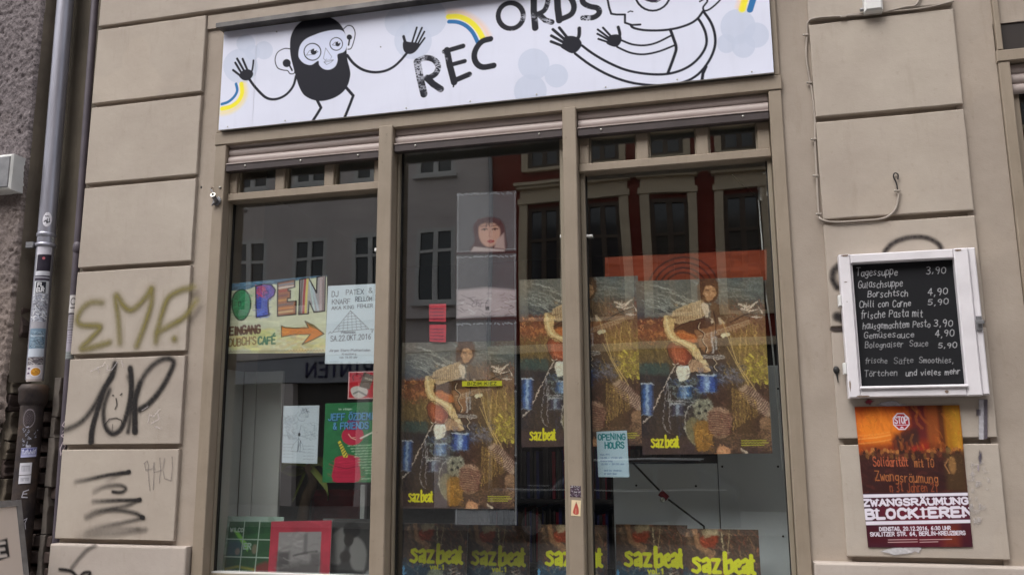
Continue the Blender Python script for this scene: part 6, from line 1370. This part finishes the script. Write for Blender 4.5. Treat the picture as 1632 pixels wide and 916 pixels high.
c.text('ZWANGSRÄUMUNG', -4, 498, 30, WT, 10, width=590, serif=True, rise=-.012, gap=.32); c.text('BLOCKIEREN', 6, 561, 43, WT, 14.5, width=596, serif=True, rise=-.018, gap=.36)
c.text('DIENSTAG, 20.12.2016, 6:30 UHR', 76, 620, 17, WT, 4, width=400, rise=-.01); c.text('SKALITZER STR. 64, BERLIN-KREUZBERG', 20, 646, 18, WT, 4, width=535, rise=-.01)
for y, x0, x1 in ((664, 120, 285), (664, 298, 478), (676, 118, 285), (676, 298, 400)): c.stroke([(x0, y), (x1, y-2)], 3.4, (206, 170, 170), .85)
oc = [(258+50*math.cos(math.pi/8+k*math.pi/4), 78+46*math.sin(math.pi/8+k*math.pi/4)) for k in range(8)]
c.poly(oc, WT); c.poly([((x-258)*.88+258, (y-78)*.88+78) for x, y in oc], (170, 34, 44)); c.text('STOP', 222, 88, 34, WT, 6, width=72); c.stroke([(222, 97), (296, 96)], 4, WT, .8); c.poly([(245, 112), (258, 103), (272, 112)], WT)
sheet_px = [(1362, 648), (1529, 645), (1550.5, 871), (1383.5, 871.5)]
o = link('protest_poster', c.mesh('protest_poster', wavy([W(x, y, -.0052) for x, y in sheet_px], .0011, 5, 7, 4), 0, .92), 'p_pasted')
tag(o, 'orange and purple protest poster headed BLOCKIEREN pasted below the chalkboard', 'poster')
# small black keyhole cover and its tail
q = W(1333, 591, -.004); KH = thing('wall_lock', 'small black keyhole plate with a hanging tail left of the chalkboard', 'lock', tuple(q))
part(MB().ball((q.x, q.y, q.z+.004), .012, .008, .016, 14), 'plate', 'black', KH); part(MB().tube([(q.x+.001, q.y, q.z-.01), (q.x+.003, q.y-.002, q.z-.045)], [.004, .0015], 8), 'tail', 'black', KH)
# cable with clips, junction box
def cab(pts, rr, n=5): return MB().tube(smooth_pts([W(*p) for p in pts], n), rr, 8)
CW = thing('wall_cable', 'beige painted cable clipped round the upper right pier and ending in a hook', 'cable', tuple(W(1290, 200, 0)))
part(cab([(1470, -30, -.012), (1462, 6, -.010), (1440, 12, -.008), (1395, 22, -.008), (1345, 26, -.008), (1302, 29, -.006), (1288, 36, .004), (1286, 56, .012), (1285, 90, .014), (1290, 125, .014), (1295, 150, .012), (1299, 195, .010), (1299, 225, .010), (1302, 285, .010), (1305, 340, .008), (1310, 350, -.004), (1330, 354, -.008), (1370, 352, -.008), (1408, 348, -.008), (1426, 335, -.008), (1432, 315, -.008), (1431, 304, -.008)], .0048, 5), 'cable_run', 'cable', CW)
part(cab([(1431, 304, -.008), (1428, 290, -.009), (1424, 282, -.010), (1426, 276, -.010), (1431, 278, -.010), (1431, 286, -.008)], .0028, 5), 'wire_end', 'black', CW)
part(cab([(1520, 2, -.008), (1480, 12, -.008), (1440, 17, -.006), (1400, 20, -.006), (1350, 24, -.006)], .004, 5), 'cable_run', 'cable', CW)
for x, y, Y in ((1284, 56, .012), (1290, 132, .012), (1297, 222, .010), (1300, 280, .010), (1305, 341, .006), (1430, 304, -.008), (1344, 27, -.008)):
    p = W(x, y, Y-.004); part(MB().cbox(p.x-.012, p.x+.012, p.y-.004, p.y+.003, p.z-.004, p.z+.004, .001), 'clip', 'cable', CW)
    part(MB().ball((p.x-.009, p.y-.004, p.z), .003, .002, .003, 6), 'nail', 'screw', CW)
p0 = W(1377, 0, -.05); p1 = W(1408, 14, -.05)
JB = thing('junction_box', 'small white junction box at the top of the right pier', 'box', (p0.x, 0, p1.z))
part(MB().cbox(p0.x, p1.x, -.045, -.001, p1.z, p1.z+.09, .005), 'box_body', 'white_plastic', JB); part(MB().tube([(p0.x-.002, -.02, p1.z+.02), (p0.x-.014, -.02, p1.z+.02)], .008, 10), 'cable_gland', 'metal', JB)
part(MB().cbox(p0.x+.006, p1.x-.006, -.049, -.0455, p1.z+.006, p1.z+.084, .002), 'box_lid', 'white_plastic', JB)
# little tube bracket on the left frame member
def hk(x, y, Y): return W(300+x*.1092, 260+y*.1092, Y)
FB = thing('tube_bracket', 'little metal tube holder screwed to the left window frame', 'bracket', tuple(hk(410, 600, 0)))
q = hk(412, 560, -.002); part(MB().tube([(q.x, .002, q.z), (q.x, -.004, q.z)], .021, 20), 'round_plate', 'metal', FB)
a, b_ = hk(405, 545, -.01), hk(360, 465, -.045); part(MB().tube([a, b_], .0105, 14), 'socket', 'metal', FB)
part(MB().tube([b_, b_+(b_-a)*.06], [.0135, .0135], 16), 'rim', 'screw', FB); part(MB().ball(tuple(b_+(b_-a)*.07), .008, .003, .008, 10), 'bore', 'black', FB)
part(MB().tube([hk(340, 622, -.012), hk(365, 590, -.01), hk(400, 560, -.008)], [.003, .006, .006], 8), 'wing', 'metal', FB); part(MB().tube([hk(440, 490, -.003), hk(465, 520, -.004), hk(470, 560, -.003)], .0035, 8), 'wing', 'metal', FB)
q = hk(338, 360, -.003); part(MB().ball((q.x, .0, q.z), .007, .004, .006, 8), 'screw', 'bare_wood', FB); q = hk(455, 350, -.003); part(MB().ball((q.x, .0, q.z), .008, .004, .004, 8), 'screw', 'screw', FB)
part(MB().tube([hk(330, 375, .002), hk(345, 410, .0), hk(372, 432, -.01)], .003, 6), 'wire', 'metal', FB)
q = hk(187, 350, .018); part(MB().ball((q.x, .020, q.z), .005, .003, .007, 8), 'drill_hole', 'black', B)
# ================================================================== STICKERS
def pipe_patch(c, cx, zc, w_, h_, rad, tilt=0.0, ang=0.0, px=PX0, py=PY, edge=.0008):
    """sheet bent round the pipe; ang 0 looks at the street"""
    def f(U, V):
        a = (U-.5)*w_/rad+ang; r_ = rad+edge
        z = zc+(.5-V)*h_+(U-.5)*w_*tilt
        cx_ = (PXZ(zc) if py == PY else TXZ(zc))
        return np.stack([cx_+r_*np.sin(a), py-r_*np.cos(a), z], -1)
    return f
AM = math.atan2(-PX0, CAM_D)*0.95     # the side of the pipe that faces the photographer
def pz(y, x=None): return W(54+(590-y)*.085, y, PY-PR).z
def pstick(c, y0, y1, w_, rad, label, tilt=.06, off=0.0, mat='p_sticker', cut=.02, gain=.95, par=None, edge=.0008, x=None):
    w_ = w_*.76; z0, z1 = pz(y1, x), pz(y0, x); o = link('sticker', c.mesh('sticker', pipe_patch(c, 0, (z0+z1)/2, w_, z1-z0, rad, tilt, AM+off, edge=edge), cut, gain), mat)
    rel(DP, o); o['label'] = label; return o
def cv(w_, h_, bg, a=1.0, n=40): return Canvas(w_, h_, n, None, bg, a)
c = cv(10, 11, (226, 224, 232), 0); c.ell(5, 5.5, 4.7, 5, (226, 224, 232)); c.stroke([(2, 7), (4, 6), (5, 8)], .9, INK); c.stroke([(5, 5), (5.5, 7.5), (7.5, 7), (7, 4.6)], .7, INK); c.text('nunu', 2.6, 3.6, 1, INK, .3, width=4)
pstick(c, 336, 362, .062, PR, 'oval white sticker with a dark emblem')
c = cv(10, 14, (196, 196, 196), 0); c.poly([(1, 2), (9, 0), (9, 13), (5, 12), (1, 7)], (176, 178, 178)); c.daubs(24, (1, 1, 9, 9), [(80, 86, 88), (210, 210, 210)], 3, .4, 1, .8, .7, 1)
pstick(c, 368, 386, .032, PR, 'torn grey sticker scrap', off=.8)
seq = [(390, 405, (206, 204, 214), 'blank white sticker'), (404.5, 431, (44, 38, 52), 'dark sticker with a small pink dot'), (431, 438, (206, 206, 214), None), (438, 446, (70, 64, 76), None), (447, 467, (200, 204, 210), 'white sticker with a dark lettered square')]
for y0, y1, col, lab in seq:
    c = cv(10, max(2, (y1-y0)/2.6), col, 1, 60); c.shade(.3, 6, 6, int(y0))
    if y0 == 404.5: c.ell(5, 2.4, .9, .8, (206, 110, 120)); c.rect(0, 0, .7, 12, (200, 200, 206), .9)
    if y0 == 438: c.stroke([(0, 1), (10, 1.4)], .8, (180, 180, 190), .8)
    if y0 == 447: c.rect(1.4, .4, 7.8, 7.4, INK, 1, .3); c.text('FL', 2.6, 3.4, 2.3, (226, 226, 230), .6, width=3.4); c.text('EUR', 2.2, 6.5, 2.3, (226, 226, 230), .6, width=4.6)
    pstick(c, y0, y1, .098, PR, lab or 'striped sticker strip', off=-.05)
c = cv(10, 17, (150, 150, 160), 1, 70); c.daubs(240, (0, 0, 10, 17), [(214, 218, 226), (120, 124, 138), (176, 182, 196), (60, 58, 66), (232, 234, 240)], 1.6, .3, 1.2, .5, .8, 4); pstick(c, 467, 512, .104, PR, 'crumpled silvery layer of torn stickers', edge=.002, off=-.05)
c = cv(10, 21, (150, 164, 178), 1, 70); c.rect(0, 0, 10, 4, (170, 168, 176)); c.rect(0, 4, 10, 16, (116, 140, 160)); c.daubs(90, (1, 6, 9, 15), [(96, 116, 134), (176, 196, 210), (54, 62, 76), (140, 160, 176)], 1.8, .1, .8, .6, .7, 2); c.rect(0, 16, 10, 21, (196, 204, 216)); c.rect(1, 8, 9, 9, (190, 206, 220), .7, .4); pstick(c, 512, 568, .104, PR, 'faded blue picture sticker', edge=.0015, off=-.05)
c = cv(10, 6, (104, 98, 104), 1, 60); c.daubs(60, (0, 0, 10, 6), [(196, 190, 190), (60, 52, 56), (150, 146, 150)], 2, .1, .6, .5, .7, 3); pstick(c, 568, 582, .104, PR, 'scuffed remains of stickers', off=-.05)
c = cv(10, 10, (214, 208, 212), 1, 70); c.rect(.4, .4, 9.6, 8.2, (196, 190, 196), 1); c.ell(5.6, 4.2, 3.4, 3.1, (226, 222, 226)); c.ell(5.6, 4.2, 2.8, 2.5, (206, 146, 48)); c.daubs(14, (4, 3, 7.4, 5.6), [(232, 176, 70), (176, 110, 40)], 1.4, .1, .8, .5, .7, 3); c.stroke([(1, 2), (1.8, 2)], 1, (80, 50, 90)); c.stroke([(1, 5), (1.8, 5)], 1, (80, 50, 90)); c.rect(0, 8.4, 10, 10, (176, 164, 160)); pstick(c, 581, 607, .104, PR, 'white sticker with an orange disc at the foot of the zinc pipe', edge=.0015, off=-.05)
# on the iron foot
c = cv(40, 50, (0, 0, 0), 0, 110); r = random.Random(8)
c.ell(16, 14, 11, 11, (150, 140, 146), .7, 1.5, line=1.6); c.ell(16, 14, 8, 8, (96, 86, 92), .5, 2)
for k in range(16): 
    x, y = r.uniform(6, 34), r.uniform(24, 46); c.stroke([(x, y), (x+r.uniform(-4, 5), y+r.uniform(-3, 3)), (x+r.uniform(-4, 5), y+r.uniform(-3, 4))], .8, (170, 172, 190), .8, .6, 4)
c.text('Vmin', 15, 49, 3.6, (206, 206, 226), .7, width=9); pstick(c, 648, 714, .125, LR, 'faded chalky scribbles on the iron foot', gain=.9)
c = cv(40, 16, (176, 178, 214), 1, 100); c.rect(1, 1, 39, 12, (90, 92, 150), 1); r = random.Random(4)
for k in range(16): c.stroke([(2+k*2.2, 2+r.uniform(0, 8)), (4+k*2.2, 2+r.uniform(0, 9)), (3+k*2.2, 11)], 1.2, (214, 216, 236), .95)
pstick(c, 713, 728, .095, LR, 'blue and white lettered sticker', off=.05)
for y0, y1, lab, sd_ in ((737, 756, 'white sticker with grey letters, upper of two', 1), (757, 770, 'white sticker with worn lower edge, lower of two', 2)):
    c = cv(26, 17 if sd_ == 1 else 13, (206, 204, 212), 1, 80); r = random.Random(sd_)
    for k in range(8): c.stroke([(5+k*2.3, 4), (5+k*2.3+r.uniform(-1, 1), 12 if sd_ == 1 else 9)], .9, (130, 128, 140), .8)
    c.stroke([(5, 5), (22, 5)], .7, (130, 128, 140), .7)
    pstick(c, y0, y1, .072, LR, lab, off=-.12)
c = cv(20, 60, (0, 0, 0), 0, 60); c.stroke([(13, 2), (5, 4), (3, 11), (12, 12)], 1.6, (190, 186, 196), .8); c.stroke([(5, 7), (11, 7)], 1.4, (190, 186, 196), .8); c.stroke([(10, 42), (15, 40), (12, 46), (14, 54)], 1.2, (190, 186, 196), .8); pstick(c, 778, 850, .07, LR, 'thin white scrawl on the iron foot', off=.1)
# stickers on the slim pipe
for y0, y1, col, lab in ((471, 499, (196, 192, 192), 'white sticker with a dark round mark'), (502, 526, (150, 146, 152), 'grey text sticker'), (527, 560, (166, 160, 172), 'grey sticker with a small dark square'), (560, 572, (140, 146, 146), 'green grey sticker scrap')):
    c = cv(6, (y1-y0)/2.5, col, 1, 30); c.shade(.5, 4, 8, int(y0))
    if y0 == 471: c.ell(3, 4, 1.6, 2, (60, 54, 58), 1, .4, line=.6); c.stroke([(1.5, 8), (4.5, 8)], .8, (80, 74, 80))
    else:
        for k in range(5): c.stroke([(.8, 1.2+k*1.6), (5, 1.2+k*1.6)], .4, (96, 90, 100), .7)
    zc = (W(118, y0, TY).z+W(118, y1, TY).z)/2; o = link('sticker', c.mesh('sticker', pipe_patch(c, 0, zc, .042, W(118, y0, TY).z-W(118, y1, TY).z, TR, .05, AM*.9, TX, TY), 0, .95), 'p_sticker'); rel(TP, o); o['label'] = lab
c = cv(8, 30, (0, 0, 0), 0, 40)
for pts in ([(4, 1), (2, 4), (5, 6), (3, 9)], [(5, 10), (2, 12), (5, 14)], [(4, 17), (6, 20), (3, 27), (2, 22), (4, 17)]): c.stroke(pts, .9, (190, 176, 184), .85)
zc = W(100, 700, TY).z; o = link('sticker', c.mesh('sticker', pipe_patch(c, 0, zc, .044, .19, TR, 0, AM*.9, TX, TY), .02, .9), 'p_sticker'); rel(TP, o); o['label'] = 'pale marker scrawl'
# two stickers on the right mullion
c = cv(16, 20, (70, 54, 66), 1, 50); c.daubs(60, (0, 0, 16, 20), [(150, 140, 150), (40, 30, 42), (110, 92, 110), (190, 186, 190)], 3, .6, 1.2, 1, .9, 5)
tag(link('sticker', c.mesh('sticker', [W(x, y, -.0093) for x, y in ((909, 773), (925.5, 774), (926, 792), (908.5, 791))], 0, .9), 'p_sticker'), 'dark patterned sticker, upper of two on the right mullion', 'sticker', 'stickers on the right mullion')
c = cv(16, 26, (226, 206, 170), 1, 50); c.poly([(8, 4), (12, 12), (13, 22), (8, 24), (3, 21), (5, 12)], (176, 46, 46), .9, 1, 3); c.stroke([(8, 3), (8, 8)], 1, (120, 60, 50)); c.stroke([(8, 14), (8, 22)], .8, (226, 190, 160), .8)
tag(link('sticker', c.mesh('sticker', [W(x, y, -.0093) for x, y in ((911, 796), (926, 797), (925, 822), (910, 821))], 0, .9), 'p_sticker'), 'cream sticker with a red figure, lower of two on the right mullion', 'sticker', 'stickers on the right mullion')
# faint blue smear on the far plaster at the right edge
# ================================================================== A-FRAME at the left edge
AFR = thing('a_frame_board', 'pale pavement board with rounded silver frame cut off at the bottom left', 'sign', (-3.3, -.4, .12))
tY0 = -0.12; top = W(27, 797, tY0); hh = top.z-.14
def ap(y, d):   # point on the leaning face: y along the street depth, d down from the top (0..1)
    return Vector((top.x+0.30*d, y, top.z-hh*d))
def bar(p, q, w_, parent, name, mat):
    d = (q-p).normalized(); n = Vector((1, 0, .3)).normalized(); s_ = d.cross(n).normalized()*w_; t_ = n*.012
    b = MB(); b.add([p-s_-t_, p+s_-t_, p+s_+t_, p-s_+t_, q-s_-t_, q+s_-t_, q+s_+t_, q-s_+t_], [(0, 1, 2, 3), (7, 6, 5, 4), (0, 4, 5, 1), (1, 5, 6, 2), (2, 6, 7, 3), (3, 7, 4, 0)]); return part(b, name, mat, parent)
yf = tY0-.60
bar(ap(tY0, .0), ap(tY0, 1), .014, AFR, 'frame_bar', 'metal'); bar(ap(yf, 0), ap(yf, 1), .014, AFR, 'frame_bar', 'metal'); bar(ap(tY0+.0, 0.012), ap(yf, 0.012), .014, AFR, 'frame_bar', 'metal'); bar(ap(tY0, .93), ap(yf, .93), .014, AFR, 'frame_bar', 'metal')
c = Canvas(60, 100, 120, None, (214, 200, 190)); c.shade(.12, 3, 4, 5)
for k, ch in enumerate('STORE'):
    x = 14+k*7.9; c.poly([(x-1.2, 13.5), (x+5.8, 12.5), (x+6.2, 20), (x-.8, 21)], (34, 32, 34)); c.text(ch, x+.3, 19.2, 5, (214, 206, 200), 1.2, width=4.2)
off = Vector((.006, 0, .002)); A_, B_, C_, D_ = ap(yf, .02)+off, ap(tY0, .02)+off, ap(tY0, .93)+off, ap(yf, .93)+off
rel(AFR, link('board_face', c.mesh('board_face', [A_, B_, C_, D_], 0, .95), 'p_paper'))
# rear leaf
b = MB(); t2 = top+Vector((-.03, 0, 0)); b.add([(t2.x, tY0, t2.z), (t2.x, yf, t2.z), (t2.x-.3, yf, .14), (t2.x-.3, tY0, .14), (t2.x-.01, tY0, t2.z), (t2.x-.01, yf, t2.z), (t2.x-.31, yf, .14), (t2.x-.31, tY0, .14)], [(0, 1, 2, 3), (7, 6, 5, 4), (0, 4, 5, 1), (2, 6, 7, 3), (1, 5, 6, 2), (0, 3, 7, 4)]); part(b, 'rear_leaf', 'metal', AFR)
# ================================================================== PARKED CAR at the far kerb (mirrored in the glass)
CR = thing('parked_car', 'dark estate car parked at the far kerb, mirrored in the shop glass', 'car', (-2.2, -12.4, .0))
def car_section(x):   # x along the car -2.2..2.2 -> list of (y, z) half outline
    t = x/2.2; nose = 1-abs(t)**6*.5; hood = .92 if x < -1.15 else (1.42 if -.55 < x < 1.5 else (.92+(x+1.15)/.6*.5 if x <= -.55 else 1.42-(x-1.5)/.7*.45))
    w_ = .86*(1-abs(t)**5*.18)
    return [(-w_*.9, .28), (-w_, .45), (-w_, .78), (-w_*.96, .92 if hood > .93 else hood-.03), (-w_*.78, max(hood-.03, .9)), (-w_*.5, hood), (w_*.5, hood), (w_*.78, max(hood-.03, .9)), (w_*.96, .92 if hood > .93 else hood-.03), (w_, .78), (w_, .45), (w_*.9, .28)]
xs = [-2.2, -2.05, -1.7, -1.15, -.85, -.55, 0, .6, 1.1, 1.5, 1.85, 2.1, 2.2]; b = MB(); n = 12; vs = []; fs = []
for x in xs: vs += [(x-2.2, -12.4+y, z) for y, z in car_section(x)]
for i in range(len(xs)-1):
    for k in range(n): fs.append((i*n+k, i*n+(k+1) % n, (i+1)*n+(k+1) % n, (i+1)*n+k))
fs += [tuple(range(n)), tuple(reversed(range((len(xs)-1)*n, len(xs)*n)))]
b.add(vs, fs, True); part(b, 'body', 'car', CR)
for s_ in (-1, 1):
    for xa, xb in ((-.95, -.1), (-.02, .75), (.83, 1.6)):
        y = -12.4+s_*.80; g = MB(); g.add([(xa-2.2+.12*(xa < -.5), y+s_*.02, .95), (xb-2.2, y+s_*.02, .95), (xb-2.2-.1*(xb > 1.4), y-s_*.10, 1.33), (xa-2.2+.45*(xa < -.5), y-s_*.10, 1.33)], [(0, 1, 2, 3)]); part(g, 'side_window', 'op_glass', CR)
    for x in (-3.55, -.85):
        wh = MB().tube([(x, -12.4+s_*.66, .32), (x, -12.4+s_*.87, .32)], .32, 24); o = part(wh, 'wheel', 'rubber', CR); sub(o, MB().tube([(x, -12.4+s_*.80, .32), (x, -12.4+s_*.88, .32)], .19, 16).build('rim', 'metal'))
    part(MB().ball((-4.33, -12.4+s_*.62, .68), .06, .14, .08, 12), 'headlight', 'metal', CR)
    part(MB().cbox(-4.0, -.2, -12.4+s_*.862-.006, -12.4+s_*.862+.006, .90, .922, .002), 'sky_glint_strip', 'white_plastic', CR)  # white strip stands in for the sky's glint along the car's shoulder
    part(MB().tube([(-3.0, -12.4+s_*.66, 1.41), (-1.6, -12.4+s_*.66, 1.44), (-.6, -12.4+s_*.66, 1.42)], .014, 6), 'roof_rail', 'white_plastic', CR)
